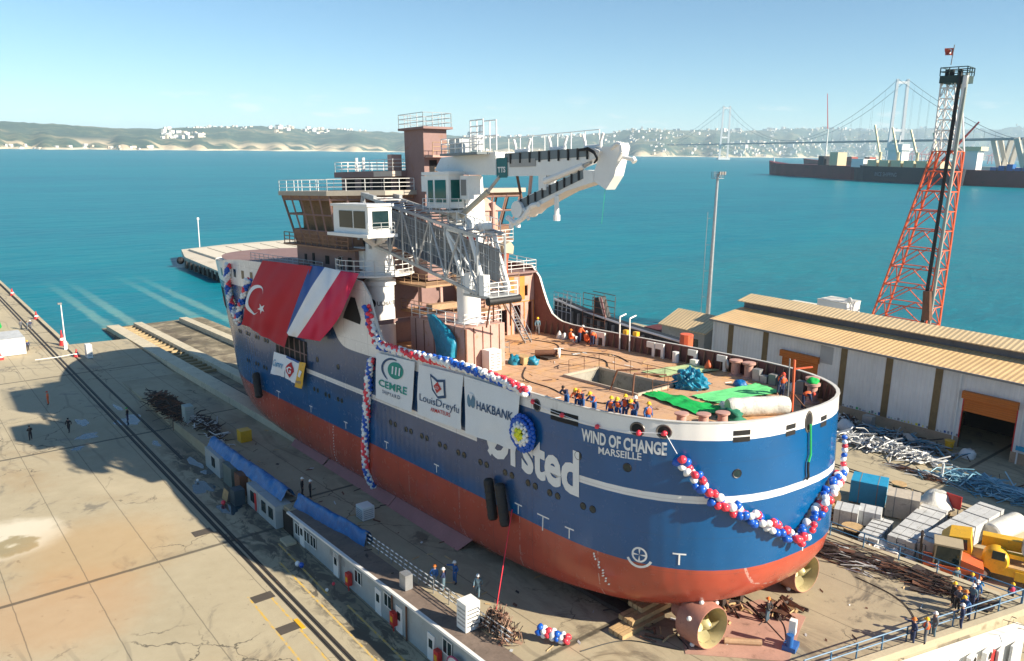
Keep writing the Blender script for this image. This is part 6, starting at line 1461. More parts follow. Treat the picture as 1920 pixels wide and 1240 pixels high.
garland('red, white and blue balloon garland in a V near the bow windows', on_hull([(437, 495), (435, 520), (436, 545), (441, 570), (447, 590), (456, 604)], .4) + on_hull([(459, 600), (464, 582), (470, 563), (476, 543), (482, 523)], .9), .22, 4, lambda i, j: [0, 1, 2, 1][((i + j) // 2) % 4])
# small string with single balloons on the white bulwark
o = garland('thin red string with a few single balloons across the white bulwark', on_hull([(978, 742), (1022, 765), (1101, 793), (1143, 806), (1195, 810), (1248, 812), (1270, 850)], .12), .16, 1, lambda i, j: 0)
ch_ = [c for c in o.children if c.name.startswith('balloon')]
for i, c in enumerate(ch_):
    if i % 13: D.objects.remove(c)
# balloon flower
s_, h = hullhit(986, 811); fo = thing('balloon_flower', 'round blue, white and yellow balloon flower hung between the bank banner and the ship name', 'balloon flower', arcpt(s_, h, .4)); rn = random.Random(2); I = WM[fo.name].inverted(); cnt = 0
for rr, k, n_, o_ in ((.12, 3, 4, .7), (.32, 3, 5, .65), (.56, 1, 11, .6), (.76, 1, 11, .45), (.96, 2, 22, .45), (1.18, 2, 26, .3), (1.0, 2, 21, .15)):
    for i in range(n_):
        if cnt >= 100: break
        a = 2 * math.pi * i / n_ + rr * 7; q = arcpt(s_ + math.cos(a) * rr, h + math.sin(a) * rr, o_ + rn.uniform(0, .1)); b = D.objects.new('balloon', balloon_mesh(k)); col.objects.link(b); b.parent = fo; b.location = I @ q; b.scale = (rn.uniform(.14, .18),) * 3; cnt += 1
# hull ropes
def rope(label, pts, r, mat, off=.08, cat='rope'): tag(MB().path(on_hull(pts, off), r, 5).build('rope', mat), label, cat, None)
M_rope = paint('rope_pale', (0.5, 0.5, 0.5), .8)
rope('green rope bundle hanging from the oval hole at the stern', [(1517, 795), (1516, 820), (1515, 850), (1513, 865)], .075, paint('rope_green', (0.02, 0.45, 0.12), .7, .3, scale=4), .15)
rope('dark wire bundle hanging under the green rope on the stern', [(1513, 866), (1512, 880), (1512, 892), (1508, 898)], .08, M_black, .15)
q = hullhit(972, 952)
_g = on(926, 1172, 2, 3.2)
tag(MB().path([arcpt(*q, .5), _g], .035, 5).build('rope', paint('rope_red', (0.8, 0.02, 0.05), .6)), 'taut bright red rope from the black fender down to the cable heap', 'rope')
# ================================================================== YARD, SLIP AND DECK OBJECTS
def Z(x, y): return slipz(y) if (SX0 <= x <= SX1 and y > frontY(x)) else 0.0
M_pudd = NT('puddle'); M_pudd.set(color=(0.02, 0.05, 0.07), rough=0.04, spec=0.8); M_pudd = M_pudd.m
M_blt = paint('blue_tarp', (0.0, 0.13, 0.40), 0.45, 0.3, (0.02, 0.25, 0.55), 1.5, bump=0.6); M_tqt = paint('turquoise_tarp', (0.01, 0.22, 0.36), 0.45, 0.35, (0.03, 0.36, 0.50), 1.8, bump=0.6)
M_ltp = paint('white_plastic', (0.66, 0.65, 0.60), 0.4, 0.2, (0.45, 0.42, 0.34), 1.5, bump=0.6)
M_scrap = paint('dark_scrap', (0.05, 0.035, 0.03), 0.7, 0.5, (0.12, 0.07, 0.05), 3)
M_pal = paint('pale_steel', (0.55, 0.56, 0.56), 0.5, 0.25, (0.3, 0.3, 0.28), 1.0)
M_cyst = paint('blue_steel', (0.12, 0.30, 0.42), 0.5, 0.3)
M_bag = paint('bag_white', (0.70, 0.70, 0.70), 0.6, 0.15)
M_org = paint('machine_orange', (0.62, 0.12, 0.04), 0.5, 0.2); M_tan = paint('tan_cab', (0.40, 0.33, 0.22), 0.6, 0.15)
M_stb = paint('rail_blue', (0.06, 0.18, 0.32), 0.5, 0.2); M_green = paint('net_green', (0.0, 0.42, 0.08), 0.8, 0.3, scale=2, bump=.5); M_lgreen = paint('net_light_green', (0.16, 0.72, 0.25), 0.8, 0.25, scale=2, bump=.5); M_pgreen = paint('net_pale_green', (0.42, 0.55, 0.28), 0.85, 0.25, (0.5, 0.36, 0.2), 2, bump=.4)
# puddles, covers, lines
def blob(name, c, rx, ry, mat, label, cat, seed=0, z=0.006, ang=0, struct=False):
    rn = random.Random(seed); ph = [rn.uniform(0, 6) for _ in range(4)]; n = 36; pts = []
    for i in range(n):
        a = 2 * math.pi * i / n; r = 1 + .25 * math.sin(2 * a + ph[0]) + .18 * math.sin(3 * a + ph[1]) + .1 * math.sin(7 * a + ph[2]); x, y = math.cos(a) * r * rx, math.sin(a) * r * ry
        x, y = x * math.cos(ang) - y * math.sin(ang), x * math.sin(ang) + y * math.cos(ang); pts.append((c[0] + x, c[1] + y, Z(c[0] + x, c[1] + y) + z))
    o = MB().add([(c[0], c[1], Z(*c) + z)] + pts, [(0, 1 + i, 1 + (i + 1) % n) for i in range(n)]).build(name, mat, None, recalc=False)
    if struct: o['kind'] = 'structure'
    else: tag(o, label, cat)
    return o
for i, (x, y, a, b) in enumerate(((-25.6, 73.5, 1.4, .8), (-20.3, 76.5, 1.3, 2.2), (-27.3, 70.0, .7, .5), (-19.8, 51.5, .8, 2.0), (-19.4, 45.2, .8, 1.6), (-18.4, 58.3, .5, 1.6), (-20.0, 66.5, .4, .9), (-25, 79, .5, 1.8), (-18.1, 55, .5, 1), (-20.2, 82.5, .3, 1.6))): blob('puddle', (x, y), a, b, M_pudd, '', '', i, struct=True)
M_damp = paint('damp_ring', (0.30, 0.25, 0.13), 0.7, 0.3); M_pale = paint('pale_patch', (0.62, 0.58, 0.47), 0.85, 0.1)
0 and blob('pale_stain', (-36, 50), 3.2, 3.0, M_pale, '', '', 21, 0.004, struct=True); 0 and blob('damp_stain', (-36.3, 49), 1.8, 1.7, M_damp, '', '', 22, 0.008, struct=True); 0 and blob('dry_stain', (-36.5, 49), .9, .9, M_pale, '', '', 23, 0.012, struct=True)
M_oil = paint('oil_stain', (0.045, 0.04, 0.033), 0.5, 0.4)
for i, (x, y, a, b) in enumerate(() and ((-18.3, 30, .5, 1.8), (-18.6, 24, .8, 1.6), (-18.5, 19.5, .9, 1.2), (-17.9, 37, .6, 1.5), (-19.5, 40.5, .7, 1.4), (-18.3, 34, .7, .7), (-18.1, 46, .5, 2), (-22.9, 53, .4, .9), (-18.7, 27, .35, .9), (-17.8, 22, .4, 1))): blob('oil_stain', (x, y), a, b, M_oil, '', '', 40 + i, struct=True)
M_cov = paint('drain_cover', (0.09, 0.075, 0.06), 0.7, 0.3)
for i, (x, y, w, d, l) in enumerate(((-23.0, 23.9, .8, .5, 'sunlit rusty drain cover with a yellow edge, nearest the camera'), (-22.9, 28.8, .8, .5, 'dark drain cover just inside the long ship shadow, second from the camera'), (-23.0, 41.9, .8, .55, 'dark drain cover deep in the shadow, farthest of the three'))):
    tag(MB().box(x - w, x + w, y - d, y + d, 0.004, 0.02).build('drain_cover', M_cov), l, 'drain cover', 'drain covers beside the crane rails')
def strip(name, a, b, w, mat, z=0.005):
    a, b = Vector((*a, 0)), Vector((*b, 0)); d = (b - a).normalized(); n = Vector((-d.y, d.x, 0)) * w / 2; k = max(1, int((b - a).length / 4)); rows = []
    for i in range(k + 1): p = a.lerp(b, i / k); rows.append([Vector((q.x, q.y, Z(q.x, q.y) + z)) for q in (p - n, p + n)])
    return MB().grid(rows).build(name, mat, None, recalc=False)
t = NT('worn_yellow'); f = t.step(t.noise(2.5, 5, .7), .42, .58); t.set(color=t.mix(f, (0.62, 0.40, 0.06), (0.46, 0.38, 0.24)), rough=.8)
for a, b in (((-23.75, 29.5), (-24.2, 8)), ((-22.4, 29), (-22.6, 8)), ((-19.8, 33), (-20.1, 10)), ((-18.6, 36), (-18.9, 26)), ((-18.4, 24), (-18.6, 12))): structure(strip('painted_line', a, b, .16, t.m))
tag(MB().box(-22.35, -22.05, 23.2, 24.6, 0.004, 0.05).build('yellow_plate', M_yel), 'yellow painted steel plate beside the nearest drain cover', 'plate')
# ---- row of offices under the edge of the slipway
M_off = paint('office_wall', (0.36, 0.40, 0.41), 0.6, 0.12, (0.3, 0.3, 0.28), 1.0)
ofr = thing('office_row', 'low white row of site offices built under the port edge of the slipway', 'offices', (-17.2, 24, 0))
def oz(y): return slipz(y)
mb = MB()
for y0 in range(6, 37): mb.prism([(-17.12, y0, 0.0), (-17.12, y0 + 1, 0.0), (-17.12, y0 + 1, oz(y0 + 1) - .12), (-17.12, y0, oz(y0) - .12)], (.2, 0, 0))
mb.build('wall', M_off, ofr)
mb = MB(); mb.add([(-17.35, 6, oz(6) - .1), (-17.35, 37, oz(37) - .1), (-17.1, 37, oz(37) - .1), (-17.1, 6, oz(6) - .1), (-17.35, 6, oz(6) + .06), (-17.35, 37, oz(37) + .06), (-17.1, 37, oz(37) + .06), (-17.1, 6, oz(6) + .06)], [(0, 1, 2, 3), (4, 7, 6, 5), (0, 4, 5, 1), (1, 5, 6, 2), (2, 6, 7, 3), (3, 7, 4, 0)]); mb.build('coping', M_white, ofr)
mb = MB(); mb.add([(-17.1, 6, oz(6) + .02), (-17.1, 37, oz(37) + .02), (-15.3, 37, oz(37) + .02), (-15.3, 6, oz(6) + .02)], [(0, 1, 2, 3)]); mb.build('walkway', paint('walkway_brown', (0.20, 0.15, 0.12), 0.8, 0.3, (0.1, 0.08, 0.06), 1.0), ofr)
for y in (35.2, 33.4, 32.2, 24.6, 20.2, 12.8):
    h = oz(y); w = MB().box(-17.17, -17.123, y - .5, y + .5, h - 1.5, h - .55).build('window', M_glass, ofr)
    mb = MB(); 
    for a in (-.52, -.02, .48): mb.box(-17.2, -17.172, y + a, y + a + .05, h - 1.5, h - .55)
    mb.box(-17.2, -17.172, y - .52, y + .53, h - .55, h - .48); mb.box(-17.2, -17.172, y - .52, y + .53, h - 1.56, h - 1.5); mb.build('frame', M_white, w)
for y in (34.4, 28.2, 21.6, 18.7, 14.7): 
    d = MB().box(-17.19, -17.123, y - .42, y + .42, 0.02, min(2.0, oz(y) - .3)).build('door', M_white, ofr); MB().box(-17.22, -17.192, y - .2, y + .2, 1.0, 1.6).build('door_glass', M_glass, d)
for y in (27.3, 19.5, 17.6): MB().tube((-17.25, y, 0), (-17.25, y, oz(y) - .1), .07, 6).build('pipe', M_rust if y < 20 else M_wgrey, ofr)
mb = MB()
for i in range(12): mb.beam((-17.2, 29.0 - i * .22, 2.0), (-17.3, 28.9 - i * .22, 1.6), .03)
mb.build('hook_rack', M_wgrey, ofr)
MB().add([(-17.13, 36.2, 0), (-17.13, 38.3, 0), (-17.13, 38.3, 1.9), (-17.13, 36.2, 1.9)], [(0, 1, 2, 3)]).build('dark_bay', M_dark, ofr)
tag(MB().box(-18.3, -17.4, 35.0, 36.4, 0, .25).build('door_step', M_kerb), 'small pale concrete door step in front of the far end of the offices', 'step')
for y, l in ((19.1, 'red fire extinguisher cabinet at the office wall near the third door'), (13.6, 'red fire extinguisher cabinet nearest the camera on the office wall'), (25.7, 'small red fire point farthest along the office wall')):
    o = thing('fire_cabinet', l, 'fire cabinet', (-17.4, y, 0), 'red fire cabinets along the offices'); MB().box(-17.55, -17.2, y - .25, y + .25, .5, 1.5).build('box', M_red, o); MB().box(-17.57, -17.553, y - .15, y + .15, .8, 1.2).build('panel', M_yel, o); MB().tube((-17.38, y, 0), (-17.38, y, .5), .05, 5).build('leg', M_red, o)
# sheds with blue cover further along
sh = thing('lean_to_sheds', 'low white sheds and dark bays under the blue tarpaulin at the slipway edge', 'sheds', (-17, 47, 0))
for (y0, y1, m) in ((38.6, 42.5, M_off), (42.6, 45.2, M_off), (47.0, 48.4, M_rust), (49.2, 51.6, paint('green_grey', (0.12, 0.16, 0.15), 0.7)), (52.5, 56.8, M_off)):
    MB().box(-17.7, -16.2, y0, y1, 0, 2.1).build('shed', m, sh)
for y in (39.6, 41.2, 43.8, 54.3): MB().box(-17.76, -17.703, y - .45, y + .45, .7, 1.7).build('window', M_glass, sh)
MB().box(-17.76, -17.703, 42.9, 43.3, .1, 1.8).build('door', M_red, sh)
tag(MB().box(-18.9, -17.9, 45.2, 46.4, 0, 1.5).build('steel_bin', paint('bin_blue_grey', (0.03, 0.06, 0.08), 0.6)), 'dark blue-grey steel bin standing before the shed bays', 'bin')
o = thing('pallet', 'bare wooden pallet leaning against the dark steel bin', 'pallet', (-19.2, 46.8, 0)); mb = MB()
for i in range(5): mb.obox((-19.1 , 46.6 + i * .26, .55), (.02, 0, 0), (0, .09, 0), (.12, 0, .5))
mb.build('board', M_wood, o)
def tarp(name, pts, label, mat, w=.9, drop=.9, seed=0, n=60):
    """long cover draped over a rail: cross-section falls on both sides"""
    rn = random.Random(seed); pts = [Vector(p) for p in pts]; rows = []; L_ = [0]
    for a, b in zip(pts, pts[1:]): L_.append(L_[-1] + (b - a).length)
    for i in range(n + 1):
        d = L_[-1] * i / n; k = max(j for j in range(len(L_) - 1) if L_[j] <= d + 1e-9); t_ = (pts[k + 1] - pts[k]).normalized(); p = pts[k] + t_ * (d - L_[k]); s_ = Vector((t_.y, -t_.x, 0)).normalized()
        r_ = []
        for j in range(13):
            u = (j / 12 - .5) * 2; sag = mn.noise(Vector((d * .45, u * 1.5, seed))) * .22 + mn.noise(Vector((d * 1.6, u * 3, seed + 5))) * .12
            r_.append(p + s_ * (u * w * (1 if abs(u) < .6 else .95) * .6 + sag * .5) + Vector((0, 0, -drop * max(0, abs(u) - .25) * 1.25 + sag)))
        rows.append(r_)
    return tag(MB().grid(rows).build(name, mat, None, 2, recalc=False), label, 'tarpaulin', None)
tarp('tarpaulin', [(-16.6, 57.2, 2.9), (-16.4, 49, 3.0), (-16.1, 39.2, 3.2)], 'long crumpled blue tarpaulin draped over the far sheds', M_blt, 1.3, 1.1, 1)
tarp('tarpaulin', [(-15.9, 37.6, 3.3), (-15.4, 32, 3.5), (-14.9, 26.9, 3.6)], 'long blue tarpaulin hung over the railing beyond the offices, nearer the camera', M_blt, .9, 1.3, 2)
# railing with hazard tape
rl = thing('tape_railing', 'dark railing with rows of broken white tape along the port walkway', 'railing', (-15, 18, oz(18)))
mb = MB(); tp = MB()
yy = 27.0
while yy > 8.8:
    mb.tube((-15.1, yy, oz(yy)), (-15.1, yy, oz(yy) + 1.15), .04, 5); yy -= 1.9
for k in (.4, .75, 1.1):
    mb.tube((-15.1, 27, oz(27) + k), (-15.1, 8.8, oz(8.8) + k), .03, 5)
    for i in range(27): y = 26.8 - i * .66 - k * .3; tp.tube((-15.1, y, oz(y) + k), (-15.1, y - .34, oz(y) + k), .045, 5)
mb.build('rails', M_wgrey, rl); each(tp, 'tape', M_white, rl)
def cabinet(name, x0, x1, y0, y1, h, label, mat=None, z=None, group=None, vents=True):
    z = Z((x0 + x1) / 2, (y0 + y1) / 2) if z is None else z; o = thing(name, label, 'cabinet', ((x0 + x1) / 2, (y0 + y1) / 2, z), group); MB().box(x0, x1, y0, y1, z + .08, z + h).build('body', mat or M_white, o); MB().box(x0 + .05, x1 - .05, y0 + .05, y1 - .05, z, z + .08).build('base', M_wgrey, o)
    if vents:
        mb = MB()
        for i in range(5): mb.box(x0 - .015, x0 - .003, y0 + .1, y1 - .1, z + h * (.2 + .14 * i), z + h * (.25 + .14 * i))
        for i in range(5): mb.box(x0 + .1, x1 - .1, y0 - .015, y0 - .003, z + h * (.2 + .14 * i), z + h * (.25 + .14 * i))
        mb.build('vents', M_galv, o)
    return o
cabinet('power_cabinet', -16.3, -15.2, 12.0, 13.0, 2.0, 'white power cabinet standing on the walkway beside the brown cable heap')
cabinet('power_cabinet', -16.5, -15.9, 18.9, 19.7, 1.2, 'small grey box on the walkway against the taped railing', M_galv, vents=False)
cabinet('power_cabinet', -13.2, -12.1, 31.0, 32.2, 1.2, 'white box on the slipway behind the near blue tarpaulin', None)
cabinet('power_cabinet', -16.0, -15.0, 68.6, 69.9, 2.0, 'pale green-grey cabinet before the tangled scrap at the far slipway edge', paint('cab_green', (0.34, 0.42, 0.40), 0.6))
tag(MB().box(-13.6, -12.4, 57.4, 58.6, slipz(58), slipz(58) + 1.3).build('crate', M_yel), 'small yellow box at the far end of the blue tarpaulin', 'box')
def heap(name, c, sx, sy, h, n, r, L_, mat, label, cat, seed=0, curl=.3, flat=.25, ang=None, z=None):
    rn = random.Random(seed); mb = MB(); mats = mat if isinstance(mat, list) else [mat]
    for i in range(n):
        mb.cm = rn.randrange(len(mats)); x = rn.gauss(0, .42); y = rn.gauss(0, .42); px_, py_ = c[0] + x * sx, c[1] + y * sy; zz = (Z(*c) if z is None else z) + h * max(0, 1 - (x * x + y * y) * 1.1) * rn.random() + r
        a = (ang if ang is not None else rn.uniform(0, math.pi)) + rn.gauss(0, curl); l = L_ * rn.uniform(.5, 1.2); e = rn.gauss(0, flat)
        d = Vector((math.cos(a) * math.cos(e), math.sin(a) * math.cos(e), math.sin(e))) * l / 2; p = Vector((px_, py_, zz + abs(d.z)))
        rr = r * rn.uniform(.5, 1.6)
        if rn.random() < .12: mb.obox(p, d * .6, d.cross(Vector((0, 0, 1))).normalized() * l * rn.uniform(.05, .2), Vector((rn.gauss(0, .3), rn.gauss(0, .3), 1)).normalized() * .02)
        elif rn.random() < .35: m_ = p + Vector((rn.gauss(0, .15), rn.gauss(0, .15), rn.random() * .25)) * L_ * .5; mb.path([p - d, m_, p + d], rr, 4)
        else: mb.tube(p - d, p + d, rr, 4)
    o = tag(mb.build(name, mats), label, cat); o['kind'] = 'stuff'; return o
heap('scrap_heap', (-15.8, 75.5), 1.6, 8, 1.2, 420, .05, 1.8, [M_scrap, M_rust, M_scrap], 'dark tangled heap of scrap bars at the far port edge of the slipway', 'scrap', 1)
heap('scrap_heap', (-14.8, 64.5), 1.2, 6, 1.0, 220, .05, 1.3, [M_scrap, M_pal, M_scrap], 'grey and dark cable scrap between the pale cabinet and the blue tarpaulin', 'scrap', 2)
heap('cable_heap', (-14.6, 10.8), .8, 1.5, 1.3, 420, .024, 1.0, [paint('cable_brown', (0.20, 0.10, 0.07), .8, .4), paint('cable_tan', (0.32, 0.20, 0.14), .8, .3), M_scrap], 'tangled brown heap of cables and hoses over the walkway railing', 'cables', 3, flat=.8)
heap('steel_offcuts', (11.8, 2.8), 1.7, 6, .4, 230, .032, 2.2, [M_scrap, M_scrap, M_rust, M_pal], 'dark steel offcuts strewn along the starboard edge of the slipway, nearer the hull', 'scrap', 4, .15, .08, math.pi / 2 + .25)
heap('steel_offcuts', (12.6, -4), 1.4, 5, .4, 210, .032, 2.2, [M_scrap, M_scrap, M_rust], 'dark bundle of steel bars along the railing, nearer the standing crowd', 'scrap', 5, .15, .08, math.pi / 2 + .25)
heap('pipe_pile', (45.6, 15.5), 2.2, 7.5, .8, 330, .06, 2.6, [M_pal, M_white, M_pal, M_galv], 'bright tangled pile of white and grey pipes in front of the warehouse', 'pipes', 6, .6, .15)
heap('pipe_pile', (49.8, 16), 2.0, 8.5, .7, 260, .06, 2.4, [M_cyst, M_galv, M_scrap], 'bluish shaded pile of pipes close against the warehouse wall', 'pipes', 7, .6, .15)
heap('pipe_pile', (41.4, 9.4), .8, 3, .3, 40, .05, 2.8, [M_rust, M_pal], 'small sunlit scatter of thin rusty pipes lying between the two big pipe piles', 'pipes', 8, .3, .05, math.pi / 2)
heap('pipe_pile', (43.0, 3.5), 2.0, 5.5, 1.0, 240, .06, 3.0, [M_cyst, paint('light_blue_pipe', (0.28, 0.5, 0.62), .5), M_cyst], 'pale blue pile of thin pipes lying in shade before the open warehouse door', 'pipes', 9, .5, .12)
heap('rubbish_heap', (50.5, 23), 1.5, 2.2, 1.0, 150, .08, 1.0, [M_scrap, M_rust, M_bag], 'dark rubbish heap against the warehouse wall beside the stern', 'rubbish', 10, 1, .4)
heap('rubbish_heap', (46, -3), 2.5, 4.5, .9, 260, .05, 1.6, [M_scrap, M_rust, M_cyst], 'dark tangle of wire and pipes at the far right before the warehouse', 'rubbish', 11, 1, .3)
heap('wood_scrap', (24.5, 10.8), 2.5, 3, .6, 130, .09, 1.6, [M_wood, M_rust, M_wood], 'splintered wood and orange scrap right behind the stern', 'wood', 12, 1, .25)
heap('wood_scrap', (33.5, 5.5), 1.0, 3, .6, 70, .08, 1.8, [M_wood], 'yellow loose boards behind the tan crate', 'wood', 13, .5, .25)
heap('wood_scrap', (20.0, 4.0), 2.0, 3, .5, 150, .07, 1.2, [M_wood, M_rust, M_scrap, M_bag], 'broken pallets and mixed debris beside the white bags at the slipway edge', 'wood', 14, 1, .2)
# crates and boxes
def lump(c, rx, ry, rz, seed, n=16, m=10, amp=.28, freq=1.3):
    rn = random.Random(seed); off = rn.uniform(0, 50); mb = MB(); mb.ball((0, 0, 0), 1, n, m)
    out = []
    for v in mb.v:
        k = 1 + amp * (mn.noise(v * freq + Vector((off, 0, 0))) * 1.4 + .6 * mn.noise(v * freq * 3 + Vector((0, off, 0)))); out.append(Vector((c[0] + v.x * rx * k, c[1] + v.y * ry * k, c[2] + rz * max(-.02, v.z * k + .15))))
    mb.v = out; return mb
def crate(name, c, w, d, h, rot, mat, label, z=None, strap=True, cat='crate', group=None):
    zz = Z(c[0], c[1]) if z is None else z; o = thing(name, label, cat, (c[0], c[1], zz), group); ca, sa = math.cos(rot), math.sin(rot)
    def f(x, y, z_): return Vector((c[0] + x * ca - y * sa, c[1] + x * sa + y * ca, zz + z_))
    MB().box(-w / 2, w / 2, -d / 2, d / 2, .12, h, f).build('body', mat, o)
    mb = MB()
    for k in (-.4, 0, .4): mb.box(-w / 2, w / 2, k * d - .06, k * d + .06, 0, .12, f)
    mb.build('pallet', M_wood, o)
    if strap:
        mb = MB()
        for k in (-.25, .25): mb.box(-w / 2 - .012, w / 2 + .012, k * d - .04, k * d + .04, .1, h + .012, f)
        mb.build('straps', M_wgrey, o)
    return o, f
RT = .38
o, f = crate('crate', (30.6, 9.6), 2.6, 3.2, 2.3, RT, paint('crate_blue', (0.02, 0.28, 0.50), .5, .15, (.01, .2, .38), .6), 'big bright blue wrapped crate with white print, farthest back of the crates')
mb = MB(); rn = random.Random(4)
for i in range(6): mb.box(-.9 + i * .3, -.75 + i * .3, -1.62, -1.603, 1.2, 1.4 + rn.random() * .5, f)
mb.build('white_print', M_let, o)
o, f = crate('crate', (30.0, 6.0), 2.3, 2.8, 2.2, RT, paint('crate_tan', (0.50, 0.44, 0.36), .6, .2, (.3, .25, .2), 1.2), 'tan and grey packed crate in the middle between the blue crate and the plastic roll')
crate('carton', (24.2, 8.4), 2.0, 2.0, 1.6, RT, M_pal, 'pale grey carton beside the stern, left one of the two pale cartons'); crate('carton', (25.8, 7.0), 1.8, 1.9, 1.5, RT, M_pal, 'pale grey carton nearest the blue crate, right one of the two pale cartons')
tag(lump((33.2, 4.4, .6), 2.0, 1.5, 1.3, 3, 20, 12, .25).build('plastic_roll', M_ltp, None, 2), 'big crumpled roll of translucent white plastic behind the beam stacks', 'plastic roll')
def beams(c, L_, nx, nz, rot, w, label, mat=None):
    o = thing('beam_stack', label, 'beam stack', (c[0], c[1], 0), 'stacks of long pale beams'); ca, sa = math.cos(rot), math.sin(rot)
    f = lambda x, y, z: Vector((c[0] + x * ca - y * sa, c[1] + x * sa + y * ca, z))
    for i in range(nx):
        for j in range(nz): MB().box(-L_ / 2 + .1 * ((i + j) % 2), L_ / 2, (i - nx / 2) * w + .02, (i + 1 - nx / 2) * w - .02, .15 + j * .46, .15 + j * .46 + .42, f).build('beam', mat or M_pal, o)
    for k in range(5): x = -L_ / 2 + .8 + k * (L_ - 1.6) / 4; MB().box(x - .05, x + .05, -nx / 2 * w - .02, nx / 2 * w + .02, .12, .15 + nz * .46 + .012, f).build('strap', M_wgrey, o)
beams((26.6, 3.0), 9, 3, 3, .12, .75, 'stack of long pale beams left of the other stack, with dark straps'); beams((28.6, .2), 12, 3, 4, -.02, .7, 'longest and tallest stack of pale beams, beside the telehandler'); beams((23.4, 5.2), 5, 2, 2, .2, .8, 'short low stack of pale beams nearest the hull')
o = thing('tank', 'long pale flat-sided tank behind the tall beam stack', 'tank', (33, -1.6, 0)); MB().lathe((30.4, -1.4, .95), [(0, 0), (.8, .0), (.95, .15), (.95, 4.6), (.8, 4.75), (0, 4.75)], 24, (1, -.12, 0)).build('shell', M_ltp, o, True); MB().box(31, 34.6, -2.1, -.9, 0, .3).build('cradle', M_rust, o)
for i, (x, y, s_) in enumerate(((22.2, 4.0, .8), (21.4, 2.6, .7), (22.9, 2.9, .75), (21.0, 1.4, .7), (22.0, 5.4, .6))):
    tag(lump((x, y, 0), s_, s_, s_ * .9, 30 + i, 12, 9, .35).build('bulk_bag', M_bag, None, 2), 'crumpled white bulk bag in the cluster beside the slipway edge', 'bag', 'white bulk bags at the slipway edge')
def drum(c, r, h, label, rot=0, axis=(0, 0, 1), mat=None):
    o = thing('cable_drum', label, 'cable drum', c, 'cable drums behind the stern'); d = Vector(axis)
    MB().lathe(c, [(0, 0), (r, 0), (r, .1), (r * .45, .1), (r * .45, h - .1), (r, h - .1), (r, h), (0, h)], 24, d).build('flanges', mat or M_wood, o, True); MB().lathe(Vector(c) + d * .1, [(r * .46, 0), (r * .8, .02), (r * .8, h - .22), (r * .46, h - .2)], 20, d).build('cable', M_black, o, True)
drum((22.4, 6.8, .05), .95, .8, 'large wooden drum lying flat beside the pale cartons'); drum((33.8, 8.2, 0), .7, 1.5, 'wooden cable drum standing upright left behind the tan crate'); drum((26.6, 11.2, .9), .85, .8, 'cable drum on its rim leaning at the blue crate', 0, (.8, .6, 0)); drum((25.0, 12.0, .9), .85, .8, 'dark cable drum on its rim right behind the stern', 0, (.9, .4, 0), M_scrap); drum((23.5, .6, .8), .75, .9, 'brown cable drum on its side below the tall beam stack', 0, (.2, 1, 0), M_rust)
o = thing('red_board', 'red square sign board standing behind the beam stacks', 'sign', (33.6, 3.0, 0)); MB().box(33.55, 33.65, 2.3, 3.7, .9, 2.2).build('panel', M_red, o); MB().tube((33.6, 2.5, 0), (33.6, 2.5, .9), .05, 6).build('leg', M_wgrey, o); MB().tube((33.6, 3.5, 0), (33.6, 3.5, .9), .05, 6).build('leg', M_wgrey, o)
tag(heap('red_frame', (34.5, .6), .5, 1.2, .8, 14, .05, 1.2, M_red, '', '', 3), 'small tangle of red frames beside the red sign board', 'frame')
tag(MB().lathe((51.9, 10.9, 0), [(0, 0), (.42, 0), (.5, 1.0), (.55, 1.05), (.55, 1.12), (0, 1.15)], 14).build('wheelie_bin', M_yel, None, True), 'yellow bin beside the open warehouse door', 'bin')
tag(lump((51.2, 8.6, 0), .9, .9, .8, 55).build('refuse_bag', M_bag, None, 2), 'pale refuse bags beside the yellow bin at the warehouse door', 'bags'); tag(lump((49.0, 22.0, 0), 1.2, 1.1, 1.0, 56).build('refuse_bag', M_bag, None, 2), 'crumpled white sack on the rubbish near the warehouse wall', 'bags')
cabinet('power_cabinet', 51.0, 52.0, 19.8, 21.0, 1.6, 'grey cabinet with an open lid at the warehouse plinth', M_galv); o = thing('white_post', 'single white post standing among the blue pipes', 'post', (42.3, 7.6, 0)); MB().tube((42.3, 7.6, 0), (42.3, 7.6, 1.7), .13, 8).build('post', M_white, o)
tag(MB().box(53.2, 53.4, 3.2, 4.6, 1.6, 2.1).build('blue_sign', paint('sign_cyan', (0.02, .35, .6), .5)), 'small bright blue panel on the warehouse wall right of the open door', 'sign')
# ---- telehandler
def wheel(par, c, r, w, axis=(1, 0, 0), rimm=None):
    a = Vector(axis); o = MB().lathe(Vector(c) - a * w / 2, [(r * .55, 0), (r * .9, 0), (r, w * .15), (r, w * .85), (r * .9, w), (r * .55, w)], 20, a).build('wheel', M_black, par, True); MB().lathe(Vector(c) - a * w * .52, [(0, 0), (r * .5, .02), (r * .56, 0), (r * .56, w * 1.04), (r * .5, w * 1.02), (0, w * 1.04)], 16, a).build('rim', rimm or M_yel, o, True); return o
def frame(cx, cy, rot, z=0):
    ca, sa = math.cos(rot), math.sin(rot); return lambda x, y, z_: Vector((cx + x * ca - y * sa, cy + x * sa + y * ca, z + z_))
th_ = thing('forklift', 'orange-red forklift truck with tan cab beside the tall beam stack', 'forklift', (22.2, -2.0, 0)); f = frame(21.9, -1.6, -1.15)
def B(nm, par, m, *b): return MB().box(*b, f).build(nm, m, par)
B('chassis', th_, M_org, -1.9, 2.3, -.95, .95, .45, 1.25); MB().prism([f(.7, -.9, 1.25), f(2.3, -.9, 1.25), f(2.3, -.9, 1.6), f(.7, -.9, 2.0)], f(0, .9, 0) - f(0, -.9, 0)).build('bonnet', M_org, th_)
cabf = MB()
for x in (-1.2, .65):
    for y in (-.8, .8): cabf.beam(f(x, y, 1.25), f(x * .95, y, 2.85), .1)
